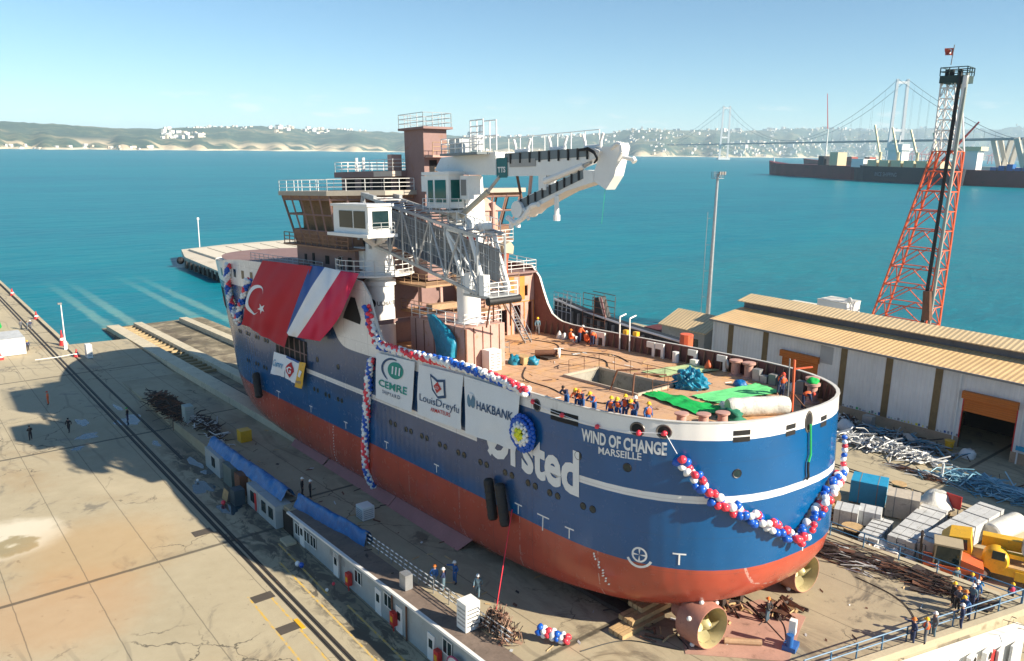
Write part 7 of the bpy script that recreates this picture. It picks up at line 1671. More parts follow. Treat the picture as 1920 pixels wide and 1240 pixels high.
cabf.box(-1.3, .75, -.9, .9, 2.85, 2.98, f); cabf.build('cab_frame', M_tan, th_); B('cab_glass', th_, M_glass, -1.15, .6, -.78, .78, 1.26, 2.83); B('seat', th_, M_black, -.4, .2, -.3, .3, 1.27, 1.9) if False else None
mb = MB(); 
for y in (-.4, .4): mb.beam(f(-2.1, y, .2), f(-2.2, y, 3.3), .14)
mb.beam(f(-2.15, -.4, 3.2), f(-2.15, .4, 3.2), .12); mb.beam(f(-2.12, -.4, 1.4), f(-2.12, .4, 1.4), .1); mb.build('mast', M_scrap, th_)
for y in (-.35, .35): MB().beam(f(-2.2, y, .25), f(-3.3, y, .25), .12, .06).build('fork', M_scrap, th_)
ax_ = (f(0, 1, 0) - f(0, 0, 0))
for x, y in ((-1.3, -.95), (-1.3, .95), (1.5, -.9), (1.5, .9)): wheel(th_, f(x, y, .5), .5, .35, ax_, M_org)
# ---- yellow mobile crane
mc = thing('mobile_crane', 'yellow mobile crane with long telescopic boom lying at the right edge', 'mobile crane', (25.5, -6, 0)); f = frame(25.6, -5.6, -1.25)
B('chassis', mc, M_yel, -5.5, 6.5, -1.25, 1.25, .8, 1.5); B('deck_plate', mc, M_wood, -1.0, 6.3, -1.2, 1.2, 1.503, 1.56); B('side_skirt', mc, M_yel, -.5, 6.0, -1.35, -1.28, .6, 1.35)
MB().prism([f(-5.4, -1.2, 1.5), f(-5.9, -1.2, 2.3), f(-5.3, -1.2, 3.0), f(-3.8, -1.2, 3.2), f(-3.5, -1.2, 1.5)], f(0, 1.2, 0) - f(0, -1.2, 0)).build('driver_cab', M_yel, mc)
MB().prism([f(-5.62, -1.23, 2.1), f(-5.3, -1.23, 2.85), f(-4.0, -1.23, 3.0), f(-3.9, -1.23, 2.1)], f(0, 1.23, 0) - f(0, -1.23, 0)).build('cab_window', M_glass, mc)
MB().lathe(f(-1.9, -1.3, 1.8), [(0, 0), (.8, 0), (.95, .2), (.95, 1.2), (.8, 1.4), (0, 1.4)], 28, ax_ if False else f(0, 1, 0) - f(0, 0, 0)).build('operator_hood', M_yel, mc, True); B('hood_window', mc, M_glass, -2.2, -1.3, -1.36, -1.31, 2.0, 2.7)
B('counterweight', mc, M_white, -4.6, -2.8, -1.1, 1.1, 2.3, 3.6) if False else None
MB().beam(f(-3.0, .9, 2.6), f(10.5, .9, 3.1), .9, .9).build('boom', M_yel, mc); MB().beam(f(5, .9, 3.05), f(13.5, .9, 3.2), .65, .65).build('boom_section', M_tan, mc)
mb = MB(); mb.beam(f(-1.5, -.3, 2.2), f(9.5, -.2, 2.3), .5, .35); mb.beam(f(0, 1.6, 3.3), f(11, 1.6, 3.3), .15); mb.build('side_beam', M_yel, mc)
MB().lathe(f(0.6, -.4, 3.0), [(0, 0), (.9, 0), (.9, 1.2), (0, 1.2)], 20, f(0, 1, 0) - f(0, 0, 0)).build('winch_drum', M_galv, mc, True)
ax_ = f(0, 1, 0) - f(0, 0, 0)
for x in (-4.2, -2.6, 3.6, 5.0):
    for y in (-1.15, 1.15): wheel(mc, f(x, y, .55), .55, .4, ax_, M_galv)
for y in (-1.7, 1.7): MB().beam(f(2.2, y, .9), f(2.2, y, .1), .25).build('outrigger', M_yel, mc)
# ---- slip front: railing, cabins below, people stand here
kr = MB(); pts = [Vector((x, frontY(x) + .35, slipz(frontY(x)))) for x in (-4, 4, 10, SX1 - .2)]; 
sr = thing('edge_railing', 'steel-blue handrail along the front edge of the slipway beside the crowd', 'railing', pts[2]); MB().rail(pts, 1.15, 2.3, .05, (1, .55)).build('rails', M_stb, sr)
sr2 = thing('edge_railing', 'steel-blue handrail along the starboard edge of the slipway before the machines', 'railing', (SX1 - .2, -1, 3.4)); MB().rail([Vector((SX1 - .2, frontY(SX1) + .35, slipz(-9))), Vector((SX1 - .2, 7.5, slipz(7.5)))], 1.15, 2.7, .05, (1, .55)).build('rails', M_stb, sr2)
mb = MB(); mb.prism([(-6, frontY(-6) - .25, 3.3), (SX1 + .1, frontY(SX1) - .25, 3.45), (SX1 + .1, frontY(SX1) + .25, 3.45), (-6, frontY(-6) + .25, 3.3)], (0, 0, .52)); structure(mb.build('slip_kerb', M_kerb))
structure(MB().prism([(SX1 - .1, frontY(SX1), slipz(-9) - .4), (SX1 + .4, frontY(SX1), slipz(-9) - .4), (SX1 + .4, 20, slipz(20) - .4), (SX1 - .1, 20, slipz(20) - .4)], (0, 0, .48)).build('slip_side_kerb', M_kerb))
cb2 = thing('front_cabin', 'white cabin wall with air conditioners below the front edge of the slipway', 'cabin', (9, -9, 0)); fy = lambda x: frontY(x)
MB().prism([(2, fy(2) - .6, 0), (13.6, fy(13.6) - .6, 0), (13.6, fy(13.6) - .03, 0), (2, fy(2) - .03, 0)], (0, 0, 2.95)).build('wall', M_white, cb2)
for x in (8.2, 6.4, 9.6): 
    o = MB().box(x - .45, x + .45, fy(x) - 1.05, fy(x) - .75, 1.7, 2.4).build('air_conditioner', M_white, cb2); MB().lathe((x + .1, fy(x) - 1.07, 2.05), [(0, 0), (.24, 0), (.28, .015), (.28, .03)], 16, (0, 1, 0)).build('fan', M_black, o)
for x in (11.0, 12.3): MB().box(x - .45, x + .45, fy(x) - .9, fy(x) - .75, .1, 2.1).build('door', M_pal, cb2)
MB().box(9.9, 10.6, fy(10) - .96, fy(10) - .78, 1.2, 2.1).build('red_box', M_red, cb2)
# steel plates, pump, hoses on the slip near the thrusters
pl_ = [(-7.3, 1.8), (-5.0, 4.3), (1.6, 2.6), (2.0, -.6), (.3, -1.2), (-3.2, -2.6)]
tag(MB().prism([(x, y, slipz(y) + .006) for x, y in pl_], (0, 0, .03)).build('steel_plate', paint('plate_pink', (0.46, 0.27, 0.21), .7, .2, (.2, .12, .09), .7)), 'large flat pinkish steel plates lying on the slipway before the propellers', 'plate')
pm = thing('pump_unit', 'small blue pump with a white box near the bottom edge', 'pump', (-1.8, -1.8, 3.56)); f = frame(-1.9, -1.9, .3, 3.56); B('frame', pm, M_blue, -.5, .5, -.4, .4, .05, .35); B('tank', pm, M_white, -.1, .3, -.2, .2, 1.0, 1.9); B('stand', pm, M_wgrey, 0, .1, -.1, .1, .35, 1.0); MB().tube(f(-.3, 0, .35), f(-.3, 0, 1.1), .2, 12).build('cylinder', M_blue, pm, True); MB().tube(f(.35, .2, .35), f(.35, .2, .7), .18, 12).build('cylinder', M_blue, pm, True)
tag(MB().tube((-4.6, 1.0, slipz(1) + .22), (-3.0, -.6, slipz(0) + .22), .2, 10).build('gas_bottle', M_ochre), 'rusty yellow pipe lying across the steel plates', 'pipe')
def hose(pts, r, mat, label, cat='hose', z=.04, n=6):
    f_ = bez([(x, y, 0) for x, y in pts]); P_ = [f_(i / (len(pts) * 6)) for i in range(len(pts) * 6 + 1)]; tag(MB().path([Vector((p.x, p.y, Z(p.x, p.y) + z)) for p in P_], r, 5).build('hose', mat), label, cat)
hose([(9.5, .0), (9, -3), (7.5, -5), (4.7, -6.5)], .03, M_black, 'thin black cable snaking across the sunny slipway to the crowd'); hose([(12, 3.5), (13.5, 1.5), (11.5, 4.3), (10.5, 5.5), (13, 6)], .035, M_red, 'red hose lying on the slipway right of the second propeller')
hose([(1.3, 4.5), (.8, 2), (.2, 0), (-1.5, -1.4)], .035, M_black, 'black hose from the pump towards the right propeller'); hose([(.6, 4.6), (.1, 2), (-.6, .5), (-1.5, -1.2)], .035, M_black, 'second black hose running beside the first to the pump'); hose([(-12, 6), (-9, 5), (-7, 2), (-6, 3.5), (-4, 3)], .035, M_black, 'dark cable lying in the patch of sun left of the big nozzle')
heap('timber_scrap', (1.5, .8), 1.6, 1.2, .3, 22, .11, 1.5, [M_wood, M_rust, M_scrap], 'dark timber wedges on the slipway under the right propeller', 'timber', 21, .8, .05); heap('timber_scrap', (-1.2, 3.2), 1.2, 1.2, .3, 26, .1, 1.2, [M_wood, M_rust, M_scrap], 'mixed timber and dark steel stands between the two propellers', 'timber', 22, .8, .1)
heap('timber_scrap', (-7.2, 4.6), 1.0, 1.2, .2, 9, .08, 1.0, [M_wood, M_rust], 'broken timber lying left of the big nozzle', 'timber', 23, .8, .1)
o = thing('launch_cradle', 'dark steel launching frame under the stern between the propellers', 'cradle', (-.5, 5.5, slipz(5))); mb = MB()
for x in (-1.6, .4): mb.beam((x, 3.2, slipz(3) + .5), (x, 10, slipz(10) + .7), .4, .5); mb.beam((x, 3.4, slipz(3)), (x, 3.4, slipz(3) + .9), .35); mb.beam((x - .8, 4.4, slipz(3)), (x + .8, 4.4, slipz(3) + 1.0), .2)
mb.build('frame', M_scrap, o)
for x in (-11.4, -6.6, 6.6, 11.0):
    structure(MB().prism([(x - .5, 6, slipz(6) + .01), (x + .5, 6, slipz(6) + .01), (x + .5, 88, slipz(88) + .01), (x - .5, 88, slipz(88) + .01)], (0, 0, .28)).build('sliding_way', M_scrap if abs(x) < 7 else M_groove)) if abs(x) < 7 else None
# ---- left quay things
def container(c, w, d, h, label, mat, doorface=True):
    o = thing('shipping_container', label, 'container', (c[0], c[1], 0)); x0, x1, y0, y1 = c[0] - w / 2, c[0] + w / 2, c[1] - d / 2, c[1] + d / 2
    MB().box(x0, x1, y0, y1, .1, h).build('body', mat, o); mb = MB()
    for i in range(int(w / .3)): mb.box(x0 + i * .3 + .05, x0 + i * .3 + .15, y0 - .03, y0 - .003, .2, h - .1)
    for i in range(int(d / .3)): mb.box(x1 + .003, x1 + .03, y0 + i * .3 + .05, y0 + i * .3 + .15, .2, h - .1)
    mb.build('ribs', mat, o); MB().box(x0 - .04, x1 + .04, y0 - .04, y1 + .04, h + .003, h + .08).build('roof', M_pal, o)
container((-27.2, 122.5), 4.6, 6.4, 2.7, 'white shipping container by the quay road at the left edge', M_white); container((-27.5, 160), 4, 7, 4.2, 'tall white box unit farther along the quay at the left edge', M_white); container((-30.2, 140), 4, 7, 2.4, 'grey container with a green machine beside it on the left quay', M_pal)
tag(lump((-26.4, 143, 0), 1.1, 1.4, 1.4, 70).build('green_machine', M_green, None, 2), 'small green machine beside the grey container on the left quay', 'machine')
o = thing('quay_lamp', 'leaning pale lamp post at the inner corner of the quay', 'lamp post', (-19.3, 119.3, 0)); MB().tube((-19.3, 119.3, 0), (-19.35, 119.3, 7.6), .12, 8, .08).build('pole', M_white, o, True); MB().box(-19.8, -19.2, 119.1, 119.5, 7.5, 7.75).build('lamp', M_wgrey, o); MB().box(-19.55, -19.1, 119.0, 119.5, .0, 1.4).build('base_box', M_white, o)
def cone(c, h, label, z=0): o = thing('red_buoy', label, 'marker', (c[0], c[1], z), 'red markers on the quay'); MB().lathe((c[0], c[1], z), [(0, 0), (.5, 0), (.5, .15), (.35, h * .3), (.12, h * .8), (.1, h), (0, h)], 12).build('cone', M_red, o, True); MB().lathe((c[0], c[1], z), [(.4, h * .35), (.28, h * .5)], 12).build('band', M_white, o)
cone((-19.2, 122.6), 2.6, 'tall red marker beside the leaning quay lamp post'); cone((-18.9, 113.2), 1.2, 'small red marker just in front of the quay lamp post'); cone((-19.0, 148), 1.5, 'red marker on the quay kerb, middle one of the row'); cone((-18.9, 178), 1.6, 'red marker on the quay kerb, second farthest'); cone((-18.8, 206), 1.8, 'red marker on the quay kerb, farthest one'); cone((-28.6, 117.8), 1.1, 'small red marker at the near corner of the white container')
cabinet('power_cabinet', -17.9, -17.1, 110.6, 112.0, 2.2, 'white cabinet on the shore edge right of the quay lamp post', z=0)
tag(MB().path([(-24.7, 112.5, .5), (-21.6, 112.5, .5), (-19.0, 113.2, .5)], .06, 5).build('barrier_tape', M_white), 'white barrier line stretched across the quay road before the container', 'barrier')
heap('shore_debris', (-16.5, 112), 1, 1.5, .5, 40, .06, 1, [M_rust, M_red, M_pal], 'small heap of red and grey fittings by the white shore cabinet', 'debris', 31)
def bobj(c, k, r, label): 
    o = D.objects.new('balloon', balloon_mesh(k)); col.objects.link(o); o.location = c; o.scale = (r,) * 3; tag(o, label, 'balloon')
for i, (x, y, k, l) in enumerate(((-18.9, 31.5, 1, 'single white balloon on the shaded yard by the offices'), (-18.75, 31.1, 2, 'single blue balloon touching the white one by the offices'), (-19.6, 46.3, 0, 'single red balloon lying on a puddle'), (-19.8, 53, 1, 'small white balloon on the middle puddle'), (-18, 27, 0, 'tiny red balloon by the office wall'), (-18.8, 26.5, 1, 'tiny white balloon on the dark oil stain'))): bobj((x, y, .2), k, .22 if i < 3 else .13, l)
garland('bunch of red, white and blue balloons at the bottom edge of the slipway', [Vector((-13.2, 8.7, 3.9)), Vector((-12.7, 7.8, 3.8)), Vector((-12.2, 6.9, 3.7))], .2, 4, lambda i, j: [2, 1, 0, 1][i % 4])
# wreath on the office front
o = thing('wreath', 'round white and mauve wreath leaning on the office wall at the bottom edge', 'wreath', (-17.5, 11.6, 0)); MB().lathe((-17.45, 11.4, 1.2), [(.5, 0), (.75, -.08), (.95, 0), (.75, .1), (.5, 0)], 24, (1, 0, .1)).build('ring', M_bag, o, True); MB().lathe((-17.5, 11.4, 1.2), [(.95, 0), (1.05, .02), (1.05, .08)], 24, (1, 0, .1)).build('ribbon', paint('mauve', (.35, .05, .15), .6), o, True)

# ---- on the ship's working deck
def dk(x, y, h=0.0): return S(x, y, DH + h)
def net(label, pts, mat, seed=0, amp=.08):
    pt = flagmesh(*[dk(*p, .06) for p in pts], amp=0, nrm=(0, 0, 1)); rn = random.Random(seed); rows = []
    for i in range(31):
        r_ = []
        for j in range(17):
            u, v = i / 30, j / 16; ee = .03 * mn.noise(Vector((u * 9, v * 9, seed))); p = pt(u + ee * (1 if u > .9 or u < .1 else 0), v + ee * 2 * (1 if v > .9 or v < .1 else 0)); r_.append(p + Vector((0, 0, .02 + abs(mn.noise(p * .9 + Vector((seed, 0, 0)))) * amp * 3)))
        rows.append(r_)
    tag(MB().grid(rows).build('safety_net', mat, None, 2, recalc=False), label, 'net', 'green nets laid on the deck')
net('vivid green net laid rumpled on the deck, nearest the port rail', [(11.5, -.9), (10.2, .35), (4.6, .3), (5.0, -2.2)], M_green, 1, .12); net('broad light green net spread flat towards the starboard stern', [(8.6, 1.3), (6.2, .8), (5.0, 6.9), (7.6, 7.6)], M_lgreen, 2, .05); net('pale faded green net along the starboard side beyond the hatch', [(15.9, 4.1), (13.6, 3.9), (12.0, 9.0), (14.6, 9.3)], M_pgreen, 3, .08)
tag(lump(dk(10.4, 3.4), 1.1, 1.35, 1.15, 81, 40, 26, .24, 4.2).build('crumpled_tarp', M_tqt, None, False), 'big crumpled turquoise tarpaulin piled beside the open hatch', 'tarpaulin'); tag(lump(dk(25.0, -1.4), .5, .6, .7, 82, 18, 12, .45, 2).build('crumpled_tarp', M_tqt, None, 2), 'turquoise tarpaulin half covering a crate by the white deck cabinet', 'tarpaulin'); tag(lump(dk(24.0, -.4), .5, .6, .6, 83, 18, 12, .45, 2).build('crumpled_tarp', M_tqt, None, 2), 'smaller turquoise bundle right of the covered crate', 'tarpaulin')
crate('crate', (S(24.6, -.9, 0).x, S(24.6, -.9, DH).y), .9, 1.2, .7, 0, M_wood, 'flat wooden crate between the two turquoise bundles on deck', z=dk(24.6, -.9).z, strap=False)
# tall hanging cover on the crane house corner
e0 = bez([(800, 588), (806, 612), (815, 640), (818, 668)]); e1 = bez([(815, 590), (838, 612), (856, 640), (856, 672)]); rows = []
for i in range(13):
    r_ = []
    for j in range(21):
        p = e0(j / 20).lerp(e1(j / 20), i / 12); k = math.sin(math.pi * i / 12); r_.append(S(*son(p.x, p.y, 1, -6.75 - .55 * k * (.3 + j / 20) - .1 * mn.noise(Vector((i * .5, j * .25, 2))))))
    rows.append(r_)
tag(MB().grid(rows).build('hanging_tarp', M_tqt, None, 2, recalc=False), 'tall turquoise cover hanging against the pink deck house', 'tarpaulin')
def dcab(x0, x1, y0, y1, h, label, mat=M_white):
    o = thing('deck_cabinet', label, 'cabinet', dk((x0 + x1) / 2, (y0 + y1) / 2)); MB().box(x0, x1, y0, y1, DH + .05, DH + h, lambda a, b, c: S(a, b, c)).build('body', mat, o); mb = MB()
    for i in range(6):
        for jj in range(2): mb.box(x0 - .02, x0 - .003, y0 + .12 + jj * (y1 - y0) * .5, y0 + (y1 - y0) * (.42 + .5 * jj), DH + h * (.15 + .13 * i), DH + h * (.2 + .13 * i), lambda a, b, c: S(a, b, c))
    mb.build('vents', M_wgrey, o)
dcab(24.0, 25.0, -4.9, -3.7, 1.75, 'white louvred electrical cabinet on deck against the pink house')
o = thing('hose_reel', 'rusty pump on a small cart with a white round end, in mid deck', 'cart', dk(24.6, 2)); MB().tube(dk(25.6, 1.3, .45), dk(24.2, 2.6, .5), .28, 12).build('drum', M_rust, o, True); MB().lathe(dk(24.1, 2.7, .5), [(0, 0), (.45, 0), (.45, .12), (0, .15)], 18, (.6, -.7, 0)).build('disc', M_white, o, True); MB().box(24.0, 25.8, 1.4, 2.5, DH + .1, DH + .2, lambda a, b, c: S(a, b, c)).build('cart', M_scrap, o)
o = thing('wrapped_roll', 'long greyish-white wrapped roll lying near the stern rail', 'roll', dk(2.8, 1.2)); rows = []
for i in range(25):
    c = Vector((4.1 - 2.2 * i / 24, -.8 + 3.4 * i / 24)); r_ = []
    for j in range(17): a = math.pi * 2 * j / 16; rr = .62 * (1 + .08 * mn.noise(Vector((i * .4, math.cos(a) * 1.5, math.sin(a) * 1.5)))) * (1 if 0 < i < 24 else .9); r_.append(S(c.x + math.cos(a) * rr * .84, c.y + math.cos(a) * rr * .54, DH + .6 + math.sin(a) * rr))
    rows.append(r_)
MB().grid(rows).build('wrap', M_ltp, o, 2, recalc=False); MB().add(rows[0][:-1], [tuple(range(16))]).build('end', M_galv, o, recalc=False)
M_nozl = paint('bollard_pink', (0.52, 0.30, 0.25), .6, .15, (.3, .15, .1), 2)
def bitt(x, y, label, h=1.0, r=.38):
    o = thing('bollard', label, 'bollard', dk(x, y), 'mooring bollards on the stern deck'); MB().lathe(dk(x, y), [(0, 0), (r * 1.25, 0), (r * 1.25, .08), (r * .85, .12), (r * .8, h * .8), (r * 1.2, h * .86), (r * 1.2, h * .98), (r * .9, h), (0, h)], 24, uS).build('post', M_nozl, o, True)
for x, y, l, h in ((5.0, -4.3, 'pink bollard behind the port rail, left one', .75), (4.0, -3.4, 'pink bollard behind the port rail, right one', .75), (3.3, -2.4, 'dark topped bollard beside the green heap at the port rail', .8), (10.4, 8.9, 'tall pink bollard by the starboard bulwark, left of a pair', 1.25), (9.2, 8.9, 'tall pink bollard by the starboard bulwark, right of a pair', 1.25), (2.3, 6.2, 'broad pink bollard with a green cloth on top at the starboard stern', 1.4), (3.1, 7.6, 'broad pink bollard nearest the starboard stern corner', 1.4)): bitt(x, y, l, h, .38 if h < 1 else .42)
tag(lump(dk(2.3, 6.2, 1.4), .4, .4, .3, 91).build('green_cloth', M_green, None, 2), 'bright green cloth lying on the broad pink bollard', 'cloth'); tag(lump(dk(3.6, -1.2), .7, .9, .6, 92, 18, 12, .4, 2).build('green_heap', paint('dark_green_net', (0.01, 0.16, 0.10), .8, .3), None, 2), 'dark green net heap beside the wrapped roll', 'net'); tag(lump(dk(5.0, .4), .5, .7, .6, 93).build('white_heap', M_ltp, None, 2), 'pale crumpled plastic at the end of the vivid green net', 'plastic'); tag(lump(dk(8.2, 6.4), .4, .5, .4, 94).build('blue_bundle', M_blt, None, 2), 'small blue bundle at the far corner of the light green net', 'bundle')
o = thing('davit_post', 'thin rusty red post with a short arm near the stern crowd', 'davit', dk(1.9, 2.7)); mb = MB(); mb.beam(dk(1.7, 2.8), dk(1.7, 2.8, 3.6), .12); mb.beam(dk(1.7, 2.8, 3.0), dk(1.0, 3.8, 3.1), .09); mb.build('post', M_ro, o); mb = MB(); mb.tube(dk(1.7, 2.8, 1.4), dk(2.5, 1.8, 0), .05, 6); mb.tube(dk(1.7, 2.8, 1.4), dk(1.1, 3.9, 0), .05, 6); mb.build('brace', M_rust, o); MB().tube(dk(1.9, 2.55), dk(1.9, 2.55, 3.7), .05, 5).build('pole', M_wgrey, o)
# gear along the inside of the starboard bulwark
rn = random.Random(8)
for i, (x, kind) in enumerate(((26.3, 'w'), (25.4, 'w'), (23.1, 'L'), (21.9, 'L'), (19.4, 'w'), (18.4, 'w'), (16.4, 'd'), (14.9, 'w'), (14.3, 'b'), (12.9, 'r'), (12.0, 'w'), (11.2, 'v'), (8.2, 'g'), (7.5, 'g'), (6.7, 'k'), (5.6, 'g'), (4.6, 'b'), (4.0, 'k'))):
    y = tab([(0, 5.2), (2, 7), (4, 8.1), (6, 8.8), (9, 9.1), (12, 9.25), (40, 9.25)], x)
    if kind == 'w': tag(MB().box(x - .45, x + .45, y - .05, y + .12, DH + .75, DH + 1.25, lambda a, b, c: S(a, b, c)).box(x - .45, x - .15, y - .05, y + .12, DH, DH + .75, lambda a, b, c: S(a, b, c)).build('fairlead_plate', M_white), 'white inverted-L fairlead bracket on the inside of the starboard bulwark', 'bracket', 'white brackets along the starboard bulwark')
    elif kind == 'L':
        o = thing('deck_light', 'white deck light post with a bent arm and yellow box, %s' % ('farther forward' if x > 22.5 else 'farther aft'), 'light', dk(x, y)); MB().path([dk(x, y), dk(x, y, 3.0), dk(x - .1, y + .7, 3.2)], .07, 6).build('post', M_white, o); MB().box(x - .6, x - .15, y + .25, y + .65, DH + 1.42, DH + 1.8, lambda a, b, c: S(a, b, c)).build('yellow_box', M_yel, o)
    elif kind == 'd': tag(MB().tube(dk(x, y - .3), dk(x, y - .3, .9), .28, 14).build('drum', M_white, None, True), 'white drum standing by the starboard bulwark', 'drum')
    elif kind == 'r': tag(lump(dk(x, y - .4), .4, .3, .6, 60 + i).build('rags', M_org, None, 2), 'small orange-red pile at the foot of the starboard bulwark', 'rags')
    elif kind == 'v': tag(MB().lathe(dk(x, y - .3, .7), [(0, -.15), (.35, -.1), (.4, 0), (.2, .12), (0, .15)], 18, (.7, -.6, 0)).build('valve_wheel', M_galv, None, True), 'round grey valve wheel on the starboard bulwark left of the tall bollards', 'valve')
    else: tag(MB().box(x - .3, x + .3, y - .7, y - .2, DH + .02, DH + rn.uniform(.5, .95), lambda a, b, c: S(a, b, c)).build('toolbox', {'b': M_white, 'g': M_galv, 'k': M_wgrey}[kind]), 'small box of gear among those lining the starboard bulwark', 'box', 'gear boxes along the starboard bulwark')
for i, (x, y) in enumerate(((30.6, 8.7), (30.0, 8.8), (28.8, 8.9), (28.2, 8.6))): tag(lump(dk(x, y), .3, .25, .6, 110 + i).build('sack', M_bag, None, 2), 'small white sack at the bulwark by the aft doors', 'sack', 'white sacks at the bulwark')
# small hatch and debris on deck
tag(MB().box(29.0, 31.2, -1.2, .8, DH + .006, DH + .05, lambda a, b, c: S(a, b, c)).build('deck_cover', M_dark), 'dark open square in the deck at the foot of the galvanised stair', 'hatch'); o = thing('hatch_rail', 'thin rail around the dark square in the deck', 'railing', dk(29, .9)); MB().rail([dk(31.2, 1.0), dk(28.8, 1.0), dk(28.8, -1.3)], 1.0, 1.2, .025, (1, .5), uS).build('rails', M_galv, o)
mb = MB(); rn = random.Random(77)
for i in range(150):
    x, y = rn.uniform(5, 33), rn.uniform(-8.5, 8.6)
    if HX0 - .7 < x < HX1 + .7 and HY0 - .7 < y < HY1 + .7: continue
    mb.cm = rn.randrange(4); a = rn.uniform(0, 3.1); l = rn.uniform(.05, .55); w = rn.uniform(.03, .12); u_, v_ = math.cos(a) * l, math.sin(a) * l; mb.add([dk(x - u_ - w, y - v_, .02), dk(x + u_ - w, y + v_, .02), dk(x + u_ + w, y + v_ + w, .05), dk(x - u_ + w, y - v_ + w, .05)], [(0, 1, 2, 3)])
o = tag(mb.build('deck_litter', [M_rust, M_wood, M_white, M_scrap], recalc=False), 'scattered offcuts and scraps all over the working deck', 'litter'); o['kind'] = 'stuff'
def dhose(pts, label, r=.04, mat=None): f_ = bez([(*p, 0) for p in pts]); tag(MB().path([dk(f_(i / 40).x, f_(i / 40).y, .04) for i in range(41)], r, 5).build('cable', mat or M_black), label, 'cable')
dhose([(23.4, -1.6), (20.5, -4.2), (17, -4.6), (14, -5.2), (10, -4.2)], 'dark cable winding over the deck between the cabinet and the port rail'); dhose([(33, 6), (29, 6.6), (26, 5.2), (22, 7), (19, 6)], 'dark cable across the far side of the deck by the bulwark'); dhose([(19, 3.5), (21, 5), (24, 4.4), (27, 2)], 'thin cable from the hatch towards the cart on deck')
mb = MB(); rn = random.Random(9)
for i in range(260):
    x, y = rn.uniform(-16, 13), rn.uniform(-5, 60)
    mb.cm = rn.randrange(4); a = rn.uniform(0, 3.1); l = rn.uniform(.05, .4); w = rn.uniform(.03, .12); u_, v_ = math.cos(a) * l, math.sin(a) * l; z = slipz(y) + .02
    if y < frontY(x) + .6: continue
    mb.add([(x - u_ - w, y - v_, z), (x + u_ - w, y + v_, z), (x + u_ + w, y + v_ + w, z + .05), (x - u_ + w, y - v_ + w, z + .05)], [(0, 1, 2, 3)])
o = tag(mb.build('slip_litter', [M_rust, M_wood, M_pal, M_scrap], recalc=False), 'scattered offcuts and scraps over the slipway', 'litter'); o['kind'] = 'stuff'
# ================================================================== PEOPLE
def skinmesh(nm, chains, sub=1):
    """chains: list of polylines [(pos, radius)...]; shared positions are welded; returns a baked mesh"""
    me = D.meshes.new(nm); vs = []; idx = {}; es = []; rs = []
    for ch in chains:
        prev = None
        for p, r in ch:
            k = tuple(round(c, 4) for c in p)
            if k not in idx: idx[k] = len(vs); vs.append(p); rs.append(r)
            if prev is not None and prev != idx[k]: es.append((prev, idx[k]))
            prev = idx[k]
    me.from_pydata(vs, es, []); o = D.objects.new(nm, me); col.objects.link(o)
    o.modifiers.new('skin', 'SKIN'); o.modifiers['skin'].use_smooth_shade = True
    for i, r in enumerate(rs):
        d = me.skin_vertices[0].data[i]; d.radius = (r, r) if not isinstance(r, tuple) else r; d.use_root = (i == 0)
    if sub: m = o.modifiers.new('sub', 'SUBSURF'); m.levels = sub; m.render_levels = sub
    dg = bpy.context.evaluated_depsgraph_get(); dg.update(); out = D.meshes.new_from_object(o.evaluated_get(dg)); D.objects.remove(o); D.meshes.remove(me); out.name = nm; return out
